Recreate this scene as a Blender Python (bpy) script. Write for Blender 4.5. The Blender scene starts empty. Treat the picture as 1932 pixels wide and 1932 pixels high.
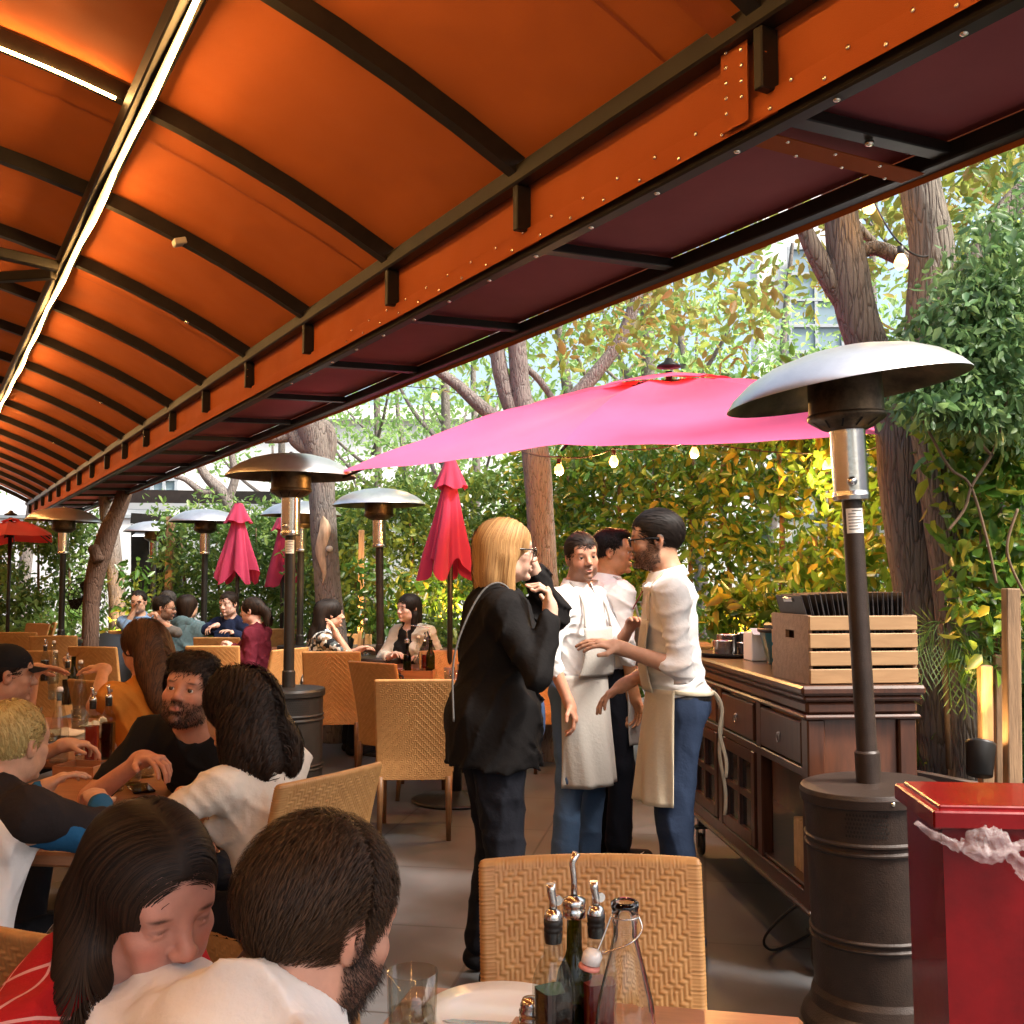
import bpy, math, random
import numpy as np
from mathutils import Vector, Matrix, noise

C = bpy.context.scene.collection
RAD = math.radians
PI = math.pi
# ---------------------------------------------------------------- camera, light, exposure
FOC = 2029.0            # focal length for a picture 1932 wide
HZ = 1090.0             # horizon row in that picture
PIT = math.atan((HZ - 966.0) / FOC)
cam_d = bpy.data.cameras.new('camera'); cam = bpy.data.objects.new('camera', cam_d); C.objects.link(cam)
cam_d.sensor_width = 36.0; cam_d.lens = 36.0 * FOC / 1932.0
cam_d.clip_start = 0.02; cam_d.clip_end = 600.0
CZ = 1.5
cam.location = (0, 0, CZ); cam.rotation_euler = (PI / 2 + PIT, 0, 0)
bpy.context.scene.camera = cam

SUN_EL, SUN_AZ = RAD(52), RAD(118)     # azimuth clockwise from +Y (ahead)
w = bpy.data.worlds.new('World'); bpy.context.scene.world = w; w.use_nodes = True
nt = w.node_tree; nt.nodes.clear()
sky = nt.nodes.new('ShaderNodeTexSky'); sky.sky_type = 'NISHITA'; sky.sun_disc = False
sky.sun_elevation = SUN_EL; sky.sun_rotation = SUN_AZ; sky.air_density = 1.2; sky.dust_density = 6.0; sky.ozone_density = 1.0
bg = nt.nodes.new('ShaderNodeBackground'); bg.inputs[1].default_value = 0.15
wo = nt.nodes.new('ShaderNodeOutputWorld')
nt.links.new(sky.outputs[0], bg.inputs[0]); nt.links.new(bg.outputs[0], wo.inputs[0])
sl = bpy.data.lights.new('sun', 'SUN'); sl.energy = 3.2; sl.angle = RAD(12); sl.color = (1.0, 0.95, 0.88)
so = bpy.data.objects.new('sun', sl); C.objects.link(so)
sd = Vector((math.sin(SUN_AZ) * math.cos(SUN_EL), math.cos(SUN_AZ) * math.cos(SUN_EL), math.sin(SUN_EL)))
so.rotation_euler = (-sd).to_track_quat('-Z', 'Y').to_euler(); so.location = sd * 30
vs = bpy.context.scene.view_settings
vs.view_transform = 'Standard'; vs.look = 'None'; vs.gamma = 1.0; vs.exposure = 1.42
sc = bpy.context.scene
sc.cycles.max_bounces = 14; sc.cycles.diffuse_bounces = 3; sc.cycles.glossy_bounces = 4
sc.cycles.transmission_bounces = 14; sc.cycles.transparent_max_bounces = 14
sc.cycles.caustics_reflective = False; sc.cycles.caustics_refractive = False
sc.cycles.sample_clamp_indirect = 6.0

# ---------------------------------------------------------------- helpers
def P(u, v, Y):
    """world point at depth Y seen at (u, v) of a 1932 px wide picture"""
    a = (u - 966.0) / FOC; b = (966.0 - v) / FOC
    dy = math.cos(PIT) - b * math.sin(PIT); dz = math.sin(PIT) + b * math.cos(PIT)
    return Vector((a / dy * Y, Y, CZ + dz / dy * Y))
def G(u, v, z=0.0):
    """world point at height z seen at (u, v)"""
    q = P(u, v, 1.0); t = (z - CZ) / (q.z - CZ)
    return Vector((q.x * t, t, z))
def put(o, label=None, cat=None, group=None, kind=None):
    if label: o['label'] = label
    if cat: o['category'] = cat
    if group: o['group'] = group
    if kind: o['kind'] = kind
    return o
def empty(name, loc=(0, 0, 0), rz=0.0, label=None, cat=None, group=None, rot=None):
    o = bpy.data.objects.new(name, None); C.objects.link(o)
    o.location = loc; o.rotation_euler = rot if rot else (0, 0, rz); o.empty_display_size = 0.1
    return put(o, label, cat, group)
def copy_tree(o, parent=None):
    c = o.copy(); C.objects.link(c); c.parent = parent
    for ch in list(o.children): copy_tree(ch, c)
    return c

def T(prof, e=.0018):
    o = []
    for (a, b) in zip(prof, prof[1:]):
        o.append(a); L_ = math.hypot(b[0] - a[0], b[1] - a[1])
        if L_ > 3 * e: t = e / L_; o += [(a[0] + (b[0] - a[0]) * t, a[1] + (b[1] - a[1]) * t), (b[0] + (a[0] - b[0]) * t, b[1] + (a[1] - b[1]) * t)]
    return o + [prof[-1]]
def CR(pts, n=8):
    pts = [Vector(p_) for p_ in pts]; o = []
    for i in range(len(pts) - 1):
        p0, p1, p2, p3 = pts[max(i - 1, 0)], pts[i], pts[i + 1], pts[min(i + 2, len(pts) - 1)]
        for j in range(n): t = j / n; o.append(.5 * ((2 * p1) + (p2 - p0) * t + (2 * p0 - 5 * p1 + 4 * p2 - p3) * t * t + (3 * p1 - p0 - 3 * p2 + p3) * t ** 3))
    return o + [pts[-1]]

class MB:
    """collects geometry for ONE mesh object"""
    def __init__(s): s.v = []; s.f = []; s.n = 0; s.smooth = []; s.m = []; s.uv = None
    def add(s, V, F, smooth=False, mi=0):
        V = np.asarray(V, float).reshape(-1, 3); s.v.append(V)
        for f in F: s.f.append([i + s.n for i in f]); s.smooth.append(smooth); s.m.append(mi)
        s.n += len(V); return s
    def box(s, c, d, M=None, mi=0, bev=0.0):
        x, y, z = [k / 2 for k in d]
        if bev > 0:
            b = min(bev, x * .9, y * .9, z * .9)
            V = []
            for sx in (-1, 1):
                for sy in (-1, 1):
                    for sz in (-1, 1):
                        V += [(sx * x, sy * (y - b), sz * (z - b)), (sx * (x - b), sy * y, sz * (z - b)), (sx * (x - b), sy * (y - b), sz * z)]
            I = lambda sx, sy, sz, k: ((sx > 0) * 4 + (sy > 0) * 2 + (sz > 0)) * 3 + k
            Fc = []
            for sx in (-1, 1): Fc.append([I(sx, -1, -1, 0), I(sx, 1, -1, 0), I(sx, 1, 1, 0), I(sx, -1, 1, 0)][::sx])
            for sy in (-1, 1): Fc.append([I(-1, sy, -1, 1), I(1, sy, -1, 1), I(1, sy, 1, 1), I(-1, sy, 1, 1)][::-sy])
            for sz in (-1, 1): Fc.append([I(-1, -1, sz, 2), I(1, -1, sz, 2), I(1, 1, sz, 2), I(-1, 1, sz, 2)][::sz])
            for a in (-1, 1):
                for c2 in (-1, 1):
                    Fc.append([I(a, c2, -1, 0), I(a, c2, 1, 0), I(a, c2, 1, 1), I(a, c2, -1, 1)][::(1 if a * c2 < 0 else -1) or 1])
                    Fc.append([I(a, -1, c2, 0), I(a, 1, c2, 0), I(a, 1, c2, 2), I(a, -1, c2, 2)][::(1 if a * c2 > 0 else -1)])
                    Fc.append([I(-1, a, c2, 1), I(1, a, c2, 1), I(1, a, c2, 2), I(-1, a, c2, 2)][::(1 if a * c2 < 0 else -1)])
                    for c3 in (-1, 1): Fc.append([I(a, c2, c3, 0), I(a, c2, c3, 1), I(a, c2, c3, 2)][::(1 if a * c2 * c3 > 0 else -1)])
        else:
            V = [(sx * x, sy * y, sz * z) for sx in (-1, 1) for sy in (-1, 1) for sz in (-1, 1)]
            Fc = [[0, 1, 3, 2], [4, 6, 7, 5], [0, 4, 5, 1], [2, 3, 7, 6], [0, 2, 6, 4], [1, 5, 7, 3]]
        V = [Vector(p) for p in V]
        if M is not None: V = [M @ p for p in V]
        c = Vector(c)
        return s.add([p + c for p in V], Fc, False, mi)
    def bar(s, a, b, wd, th=None, up=(0, 0, 1), mi=0, bev=0.0):
        """square bar from a to b"""
        a = Vector(a); b = Vector(b); th = th or wd
        x = (b - a); L = x.length; x.normalize(); up = Vector(up)
        y = up.cross(x)
        if y.length < 1e-4: y = Vector((0, 1, 0)).cross(x)
        y.normalize(); z = x.cross(y)
        M = Matrix((x, y, z)).transposed()
        return s.box((a + b) / 2, (L, wd, th), M, mi, bev)
    def tube(s, pts, r, n=10, smooth=True, mi=0, caps=True, flat=1.0, closed=False):
        pts = [Vector(p) for p in pts]; k = len(pts)
        rr = r if hasattr(r, '__len__') else [r] * k
        T = []
        for i in range(k):
            if closed: t = pts[(i + 1) % k] - pts[i - 1]
            else: t = pts[min(i + 1, k - 1)] - pts[max(i - 1, 0)]
            T.append(t.normalized())
        up = Vector((0, 0, 1)) if abs(T[0].z) < .9 else Vector((1, 0, 0))
        u = (up - T[0] * up.dot(T[0])).normalized(); V = []
        for i in range(k):
            u = (u - T[i] * u.dot(T[i])); u.normalize(); w_ = T[i].cross(u)
            for j in range(n):
                a = 2 * PI * j / n
                V.append(pts[i] + (u * math.cos(a) + w_ * math.sin(a) * flat) * rr[i])
        Fc = [[i * n + j, i * n + (j + 1) % n, (i + 1) * n + (j + 1) % n, (i + 1) * n + j] for i in range(k - 1) for j in range(n)]
        if closed: Fc += [[(k - 1) * n + j, (k - 1) * n + (j + 1) % n, (j + 1) % n, j] for j in range(n)]
        s.add(V, Fc, smooth, mi)
        if caps and not closed:
            b = s.n - k * n
            s.f.append([b + j for j in range(n)][::-1]); s.smooth.append(False); s.m.append(mi)
            s.f.append([b + (k - 1) * n + j for j in range(n)]); s.smooth.append(False); s.m.append(mi)
        return s
    def lathe(s, prof, n=32, c=(0, 0, 0), smooth=True, mi=0, M=None):
        """prof: list of (radius, z); r==0 closes"""
        V = []; idx = []
        for r, z in prof:
            if r < 1e-6: idx.append([len(V)] * n); V.append(Vector((0, 0, z)))
            else:
                idx.append(list(range(len(V), len(V) + n)))
                V += [Vector((r * math.cos(2 * PI * j / n), r * math.sin(2 * PI * j / n), z)) for j in range(n)]
        Fc = []
        for i in range(len(prof) - 1):
            A, B = idx[i], idx[i + 1]
            for j in range(n):
                q = [A[j], A[(j + 1) % n], B[(j + 1) % n], B[j]]; u = []
                for t in q:
                    if t not in u: u.append(t)
                if len(u) > 2: Fc.append(u)
        if M is not None: V = [M @ p for p in V]
        c = Vector(c)
        return s.add([p + c for p in V], Fc, smooth, mi)
    def grid(s, fn, nu, nv, smooth=True, mi=0, wrap=False):
        V = [fn(i / nu, j / nv) for j in range(nv + 1) for i in range(nu + 1)]
        Fc = [[j * (nu + 1) + i, j * (nu + 1) + i + 1, (j + 1) * (nu + 1) + i + 1, (j + 1) * (nu + 1) + i] for j in range(nv) for i in range(nu)]
        return s.add([tuple(p) for p in V], Fc, smooth, mi)
    def poly(s, pts, mi=0): return s.add(pts, [list(range(len(pts)))], False, mi)
    def prism(s, pts, off, mi=0):
        """flat polygon (3d points) extruded by off"""
        n = len(pts); off = Vector(off)
        V = [Vector(p) for p in pts] + [Vector(p) + off for p in pts]
        Fc = [list(range(n))[::-1], [n + i for i in range(n)]] + [[i, (i + 1) % n, n + (i + 1) % n, n + i] for i in range(n)]
        return s.add(V, Fc, False, mi)
    def build(s, name, mats, parent=None, loc=None):
        V = np.concatenate(s.v) if s.v else np.zeros((0, 3))
        me = bpy.data.meshes.new(name); me.from_pydata(V.tolist(), [], s.f)
        if not isinstance(mats, (list, tuple)): mats = [mats]
        for m in mats: me.materials.append(m)
        me.polygons.foreach_set('use_smooth', s.smooth)
        if len(mats) > 1: me.polygons.foreach_set('material_index', s.m)
        me.update()
        o = bpy.data.objects.new(name, me); C.objects.link(o)
        if parent is not None: o.parent = parent
        if loc is not None: o.location = loc
        return o

# ---------------------------------------------------------------- materials
def mat(name, col, rough=.6, metal=0.0, spec=.5, bump=0.0, bscale=40.0, var=0.0, vscale=6.0, transl=0.0, tcol=None, sheen=0.0,
        coat=0.0, emit=None, estr=0.0, trans=0.0, ior=1.45, alpha=1.0, stretch=None, col2=None, detail=6.0):
    m = bpy.data.materials.new(name); m.use_nodes = True; nt = m.node_tree; N = nt.nodes; L = nt.links
    b = N['Principled BSDF']; out = N['Material Output']
    b.inputs['Roughness'].default_value = rough; b.inputs['Metallic'].default_value = metal
    b.inputs['Specular IOR Level'].default_value = spec; b.inputs['Base Color'].default_value = (*col, 1)
    b.inputs['Sheen Weight'].default_value = sheen; b.inputs['Coat Weight'].default_value = coat
    b.inputs['Transmission Weight'].default_value = trans; b.inputs['IOR'].default_value = ior
    b.inputs['Alpha'].default_value = alpha
    if emit: b.inputs['Emission Color'].default_value = (*emit, 1); b.inputs['Emission Strength'].default_value = estr
    tc = N.new('ShaderNodeTexCoord'); vec = tc.outputs['Object']
    if stretch:
        mp = N.new('ShaderNodeMapping'); mp.inputs['Scale'].default_value = stretch; L.new(vec, mp.inputs[0]); vec = mp.outputs[0]
    if var > 0 or col2:
        n1 = N.new('ShaderNodeTexNoise'); n1.inputs['Scale'].default_value = vscale; n1.inputs['Detail'].default_value = detail; n1.inputs['Roughness'].default_value = .65
        L.new(vec, n1.inputs['Vector'])
        mx = N.new('ShaderNodeMix'); mx.data_type = 'RGBA'
        c2 = col2 or tuple(k * (1 - var) for k in col); c1 = tuple(min(1, k * (1 + var)) for k in col) if not col2 else col
        mx.inputs[6].default_value = (*c1, 1); mx.inputs[7].default_value = (*c2, 1)
        rp = N.new('ShaderNodeMapRange'); rp.inputs[1].default_value = .35; rp.inputs[2].default_value = .65
        L.new(n1.outputs[0], rp.inputs[0]); L.new(rp.outputs[0], mx.inputs[0]); L.new(mx.outputs[2], b.inputs['Base Color'])
    if bump > 0:
        n2 = N.new('ShaderNodeTexNoise'); n2.inputs['Scale'].default_value = bscale; n2.inputs['Detail'].default_value = 5
        L.new(vec, n2.inputs['Vector'])
        bp = N.new('ShaderNodeBump'); bp.inputs['Strength'].default_value = bump; bp.inputs['Distance'].default_value = .02
        L.new(n2.outputs[0], bp.inputs['Height']); L.new(bp.outputs[0], b.inputs['Normal'])
    if transl > 0:
        t = N.new('ShaderNodeBsdfTranslucent'); t.inputs[0].default_value = (*(tcol or col), 1)
        ms = N.new('ShaderNodeMixShader'); ms.inputs[0].default_value = transl
        L.new(b.outputs[0], ms.inputs[1]); L.new(t.outputs[0], ms.inputs[2]); L.new(ms.outputs[0], out.inputs[0])
    return m
def nd(m): return m.node_tree.nodes, m.node_tree.links, m.node_tree.nodes['Principled BSDF']

M = {}
M['black_metal'] = mat('black_metal', (.018, .016, .014), .42, spec=.4, var=.3, vscale=8)
M['awning_frame'] = mat('awning_frame', (.014, .0105, .007), .5, spec=.35, var=.3, vscale=10)
M['bronze'] = mat('bronze', (.030, .019, .014), .42, metal=.1, var=.25, vscale=14, bump=.15, bscale=220)
M['steel'] = mat('steel', (.62, .60, .57), .22, metal=1.0, var=.1, vscale=6, bump=.03, bscale=60)
M['heat_screen'] = mat('heat_screen', (.11, .075, .045), .45, metal=.8, var=.6, vscale=9)
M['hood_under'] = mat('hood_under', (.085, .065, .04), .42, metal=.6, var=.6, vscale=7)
M['hood'] = mat('hood', (.62, .60, .57), .34, metal=.85, var=.12, vscale=5, bump=.06, bscale=12)
M['stud'] = mat('stud', (.8, .74, .6), .25, metal=1.0)
M['white_plastic'] = mat('white_plastic', (.8, .79, .76), .35)
M['paper'] = mat('paper', (.82, .80, .76), .8, bump=.1, bscale=30)
M['ceramic'] = mat('ceramic', (.8, .79, .77), .15, coat=.5)
def leafmat(name, c1, c2, c3, tr=.45, rough=.45, tb=1.6):
    m = bpy.data.materials.new(name); m.use_nodes = True; N, L, b = nd(m)
    g = N.new('ShaderNodeNewGeometry'); r = N.new('ShaderNodeValToRGB'); L.new(g.outputs['Random Per Island'], r.inputs[0])
    e = r.color_ramp.elements; e[0].color = (*c1, 1); e[1].color = (*c3, 1); k = r.color_ramp.elements.new(.55); k.color = (*c2, 1)
    L.new(r.outputs[0], b.inputs['Base Color']); b.inputs['Roughness'].default_value = rough
    t = N.new('ShaderNodeBsdfTranslucent'); hs = N.new('ShaderNodeHueSaturation'); hs.inputs['Value'].default_value = tb; hs.inputs['Hue'].default_value = .485
    L.new(r.outputs[0], hs.inputs['Color']); L.new(hs.outputs[0], t.inputs[0])
    ms = N.new('ShaderNodeMixShader'); ms.inputs[0].default_value = tr
    L.new(b.outputs[0], ms.inputs[1]); L.new(t.outputs[0], ms.inputs[2]); L.new(ms.outputs[0], N['Material Output'].inputs[0])
    return m
M['leaf_hedge'] = leafmat('leaf_hedge', (.06, .13, .03), (.11, .20, .045), (.22, .31, .07), .4)
M['leaf_tree'] = leafmat('leaf_tree', (.16, .30, .08), (.22, .38, .11), (.30, .42, .15), .55)
M['leaf_yellow'] = leafmat('leaf_yellow', (.17, .25, .05), (.25, .31, .07), (.27, .22, .06), .6)
M['leaf_vine'] = leafmat('leaf_vine', (.06, .14, .045), (.11, .21, .075), (.20, .31, .10), .35)
M['leaf_big'] = leafmat('leaf_big', (.05, .12, .02), (.08, .20, .03), (.26, .24, .03), .4, .3)
def barkmat(name, c1, c2, sc_=(1, 1, .10), scale=44, bump=.7):
    m = bpy.data.materials.new(name); m.use_nodes = True; N, L, b = nd(m)
    tc = N.new('ShaderNodeTexCoord'); mp = N.new('ShaderNodeMapping'); mp.inputs['Scale'].default_value = sc_; L.new(tc.outputs['Object'], mp.inputs[0])
    n0 = N.new('ShaderNodeTexNoise'); n0.inputs['Scale'].default_value = scale * .4; n0.inputs['Detail'].default_value = 4; L.new(mp.outputs[0], n0.inputs['Vector'])
    vm = N.new('ShaderNodeMix'); vm.data_type = 'VECTOR'; vm.inputs[0].default_value = .05; L.new(mp.outputs[0], vm.inputs[4]); L.new(n0.outputs[1], vm.inputs[5])
    vo = N.new('ShaderNodeTexVoronoi'); vo.feature = 'DISTANCE_TO_EDGE'; vo.inputs['Scale'].default_value = scale; L.new(vm.outputs[1], vo.inputs['Vector'])
    n1 = N.new('ShaderNodeTexNoise'); n1.inputs['Scale'].default_value = scale * 1.3; n1.inputs['Detail'].default_value = 9; n1.inputs['Roughness'].default_value = .7; L.new(mp.outputs[0], n1.inputs['Vector'])
    mr = N.new('ShaderNodeMapRange'); mr.inputs[2].default_value = .15; L.new(vo.outputs['Distance'], mr.inputs[0])
    ad = N.new('ShaderNodeMath'); ad.operation = 'MULTIPLY_ADD'; ad.inputs[1].default_value = 1.0; L.new(n1.outputs[0], ad.inputs[0]); L.new(mr.outputs[0], ad.inputs[2])
    r = N.new('ShaderNodeValToRGB'); r.color_ramp.elements[0].position = .3; r.color_ramp.elements[1].position = 1.3 if False else 1.0
    r.color_ramp.elements[0].color = (*c2, 1); r.color_ramp.elements[1].color = (*c1, 1)
    L.new(ad.outputs[0], r.inputs[0]); L.new(r.outputs[0], b.inputs['Base Color']); b.inputs['Roughness'].default_value = .9
    bp = N.new('ShaderNodeBump'); bp.inputs['Strength'].default_value = bump; bp.inputs['Distance'].default_value = .03; L.new(ad.outputs[0], bp.inputs['Height']); L.new(bp.outputs[0], b.inputs['Normal'])
    return m
M['bark'] = barkmat('bark', (.19, .16, .125), (.058, .049, .039))
M['bark_grey'] = barkmat('bark_grey', (.22, .19, .17), (.07, .055, .05), (1, 1, .15), 50, .6)
M['bark_brown'] = barkmat('bark_brown', (.13, .07, .045), (.05, .028, .02), (1, 1, .15), 42, .5)
M['stem'] = mat('stem', (.16, .10, .055), .8, var=.3)

# glass by plain transparency so that light passes
def glassmat(name, tint=(1, 1, 1), rough=.02, ior=1.45, opac=.12):
    m = bpy.data.materials.new(name); m.use_nodes = True; N, L = m.node_tree.nodes, m.node_tree.links; N.clear()
    out = N.new('ShaderNodeOutputMaterial'); tr = N.new('ShaderNodeBsdfTransparent'); tr.inputs[0].default_value = (*tint, 1)
    gl = N.new('ShaderNodeBsdfGlossy'); gl.inputs['Roughness'].default_value = rough
    lw = N.new('ShaderNodeLayerWeight'); lw.inputs[0].default_value = .3
    mr = N.new('ShaderNodeMapRange'); mr.inputs[3].default_value = opac * .25; mr.inputs[4].default_value = .65; L.new(lw.outputs['Facing'], mr.inputs[0])
    pw = N.new('ShaderNodeMath'); pw.operation = 'POWER'; pw.inputs[1].default_value = 3.4; L.new(lw.outputs['Facing'], pw.inputs[0]); L.new(pw.outputs[0], mr.inputs[0])
    mx = N.new('ShaderNodeMixShader'); L.new(mr.outputs[0], mx.inputs[0]); L.new(tr.outputs[0], mx.inputs[1]); L.new(gl.outputs[0], mx.inputs[2]); L.new(mx.outputs[0], out.inputs[0])
    return m
M['glass'] = glassmat('glass', (.86, .88, .86), opac=.2)
M['real_glass'] = mat('real_glass', (.96, .98, .97), .0, trans=1.0, ior=1.46); M['real_water'] = mat('real_water', (.97, .99, .98), .0, trans=1.0, ior=1.33)
M['glass_green'] = glassmat('glass_green', (.18, .22, .05))
M['glass_teal'] = glassmat('glass_teal', (.05, .32, .18))
M['water'] = glassmat('water', (.88, .92, .90), .01, opac=.2)
M['vinegar'] = mat('vinegar', (.012, .006, .004), .06, spec=.6)
M['red_vinegar'] = mat('red_vinegar', (.22, .008, .005), .08, spec=.6)
M['oil'] = mat('oil', (.05, .05, .006), .1)
M['amber_drink'] = mat('amber_drink', (.55, .20, .04), .1, spec=.5)

# ---------------------------------------------------------------- ground
m = bpy.data.materials.new('patio_tiles'); m.use_nodes = True; N, L, b = nd(m)
tc = N.new('ShaderNodeTexCoord'); mp = N.new('ShaderNodeMapping'); mp.inputs['Rotation'].default_value = (0, 0, RAD(10)); L.new(tc.outputs['Object'], mp.inputs[0])
br = N.new('ShaderNodeTexBrick'); br.offset = 0.0; br.inputs['Scale'].default_value = 1.0; br.inputs['Brick Width'].default_value = .92; br.inputs['Row Height'].default_value = .92
br.inputs['Mortar Size'].default_value = .007; br.inputs['Mortar Smooth'].default_value = .3
br.inputs['Color1'].default_value = (.070, .071, .073, 1); br.inputs['Color2'].default_value = (.058, .059, .062, 1); br.inputs['Mortar'].default_value = (.022, .02, .019, 1)
L.new(mp.outputs[0], br.inputs['Vector'])
ns = N.new('ShaderNodeTexNoise'); ns.inputs['Scale'].default_value = 1.7; ns.inputs['Detail'].default_value = 9; ns.inputs['Roughness'].default_value = .7; L.new(tc.outputs['Object'], ns.inputs['Vector'])
mr = N.new('ShaderNodeMapRange'); mr.inputs[1].default_value = .3; mr.inputs[2].default_value = .7; mr.inputs[3].default_value = .5; mr.inputs[4].default_value = 1.35; L.new(ns.outputs[0], mr.inputs[0])
mx = N.new('ShaderNodeMix'); mx.data_type = 'RGBA'; mx.blend_type = 'MULTIPLY'; mx.inputs[0].default_value = 1; L.new(br.outputs[0], mx.inputs[6]); L.new(mr.outputs[0], mx.inputs[7]); L.new(mx.outputs[2], b.inputs['Base Color'])
mr2 = N.new('ShaderNodeMapRange'); mr2.inputs[3].default_value = .35; mr2.inputs[4].default_value = .65; L.new(ns.outputs[0], mr2.inputs[0]); L.new(mr2.outputs[0], b.inputs['Roughness'])
n3 = N.new('ShaderNodeTexNoise'); n3.inputs['Scale'].default_value = 160; bp = N.new('ShaderNodeBump'); bp.inputs['Strength'].default_value = .12; bp.inputs['Distance'].default_value = .01
L.new(n3.outputs[0], bp.inputs['Height']); L.new(bp.outputs[0], b.inputs['Normal'])
M['patio'] = m
q = MB(); q.poly([(-60, -20, 0), (60, -20, 0), (60, 120, 0), (-60, 120, 0)])
put(q.build('patio_floor', M['patio']), kind='structure')
# ================================================================ awning
D = Vector((-.483, .8756, 0)).normalized(); PP = Vector((.8756, .483, 0)).normalized()
EZ = 2.735; STEP = 1.04; J0 = Vector((.545, 2.35, 0))
VD = .215; SW = .59; VO = .20                     # valance drop, soffit width
K0, K1 = -3, 17
def cz(k, w_, z):                      # canopy coordinates -> world (w_ inward)
    q = J0 + D * (STEP * k) - PP * w_; return Vector((q.x, q.y, z))
def arc(w_): return EZ + .563 * w_ - .127 * w_ * w_
WT = 4.43
fab = bpy.data.materials.new('awning_fabric'); fab.use_nodes = True; N, L, b = nd(fab)
tc = N.new('ShaderNodeTexCoord')
n1 = N.new('ShaderNodeTexNoise'); n1.inputs['Scale'].default_value = 1.1; n1.inputs['Detail'].default_value = 9; L.new(tc.outputs['Object'], n1.inputs['Vector'])
rp = N.new('ShaderNodeValToRGB'); rp.color_ramp.elements[0].position = .3; rp.color_ramp.elements[1].position = .7
rp.color_ramp.elements[0].color = (.34, .078, .016, 1); rp.color_ramp.elements[1].color = (.42, .102, .022, 1)
L.new(n1.outputs[0], rp.inputs[0]); L.new(rp.outputs[0], b.inputs['Base Color']); b.inputs['Roughness'].default_value = .8; b.inputs['Specular IOR Level'].default_value = .2
tr = N.new('ShaderNodeBsdfTranslucent'); tr.inputs[0].default_value = (.40, .07, .008, 1)
ms = N.new('ShaderNodeMixShader'); ms.inputs[0].default_value = .035; L.new(b.outputs[0], ms.inputs[1]); L.new(tr.outputs[0], ms.inputs[2]); L.new(ms.outputs[0], N['Material Output'].inputs[0])
wv = N.new('ShaderNodeTexNoise'); wv.inputs['Scale'].default_value = 420; bp = N.new('ShaderNodeBump'); bp.inputs['Strength'].default_value = .25; bp.inputs['Distance'].default_value = .003
n4 = N.new('ShaderNodeTexNoise'); n4.inputs['Scale'].default_value = 2.2; bp2 = N.new('ShaderNodeBump'); bp2.inputs['Strength'].default_value = .6; bp2.inputs['Distance'].default_value = .06
L.new(tc.outputs['Object'], n4.inputs['Vector']); L.new(tc.outputs['Object'], wv.inputs['Vector'])
L.new(wv.outputs[0], bp.inputs['Height']); L.new(n4.outputs[0], bp2.inputs['Height']); L.new(bp.outputs[0], bp2.inputs['Normal']); L.new(bp2.outputs[0], b.inputs['Normal'])
M['fabric'] = fab
M['seam'] = mat('awning_seam', (.30, .06, .012), .8)
M['daylit_soffit'] = mat('soffit_fabric', (.34, .095, .10), .85, var=.12, vscale=1.5, transl=.1)  # same fabric as the roof; bluish daylight is put into its colour

aw = empty('awning', (0, 0, 0), label='long orange fabric awning on a black metal frame over the dining tables', cat='awning')
sag = lambda k, w_: -.02 * math.sin(PI * (k % 1.0)) * min(1, w_ * 2, (WT - w_) * 2)
q = MB(); NK = (K1 - K0) * 6
q.grid(lambda s, t: cz(K0 + s * (K1 - K0), t * WT, arc(t * WT) + .052 + sag(s * (K1 - K0), t * WT)), NK, 30)
q.build('roof_fabric', M['fabric'], aw)
# seams: sewn fabric strips near every second rib
q = MB()
for k in range(K0, K1):
    for dk in (.3,):
        if k % 2: continue
        q.grid(lambda s, t, k=k, dk=dk: cz(k + dk + (s - .5) * .012, t * WT, arc(t * WT) + .047 + sag(k + dk, t * WT)), 1, 30)
q.build('fabric_seam', M['seam'], aw)
q = MB()   # valance: hanging inside face on the post line
for side in (0, 1):
    w0 = -.012 if side == 0 else WT + .012
    q.grid(lambda s, t: cz(K0 + s * (K1 - K0), w0 - (.006 if side == 0 else -.006) * math.sin(s * (K1 - K0) * PI) ** 2, EZ + .05 - t * (VD + .05)), NK, 3)
q.build('valance', M['fabric'], aw)
q = MB()   # hem band standing proud of the valance's lower edge
q.grid(lambda s, t: cz(K0 + s * (K1 - K0), .002 + .006 * t, EZ - VD + .052 - t * .06), NK, 1)
q.build('valance_hem', M['fabric'], aw)
q = MB()   # soffit outward + outer sloping skin
q.grid(lambda s, t: cz(K0 + s * (K1 - K0), -.03 - t * (SW - .03), EZ - VD + (VD - VO) * t + .045 - .012 * math.sin(t * PI)), NK, 6)
q.build('soffit_fabric', M['daylit_soffit'], aw)
q = MB()
q.grid(lambda s, t: cz(K0 + s * (K1 - K0), -.02 - t * (SW - .015), EZ + .05 - t * VO), NK, 4)
q.build('outer_skirt', M['fabric'], aw)
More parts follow.
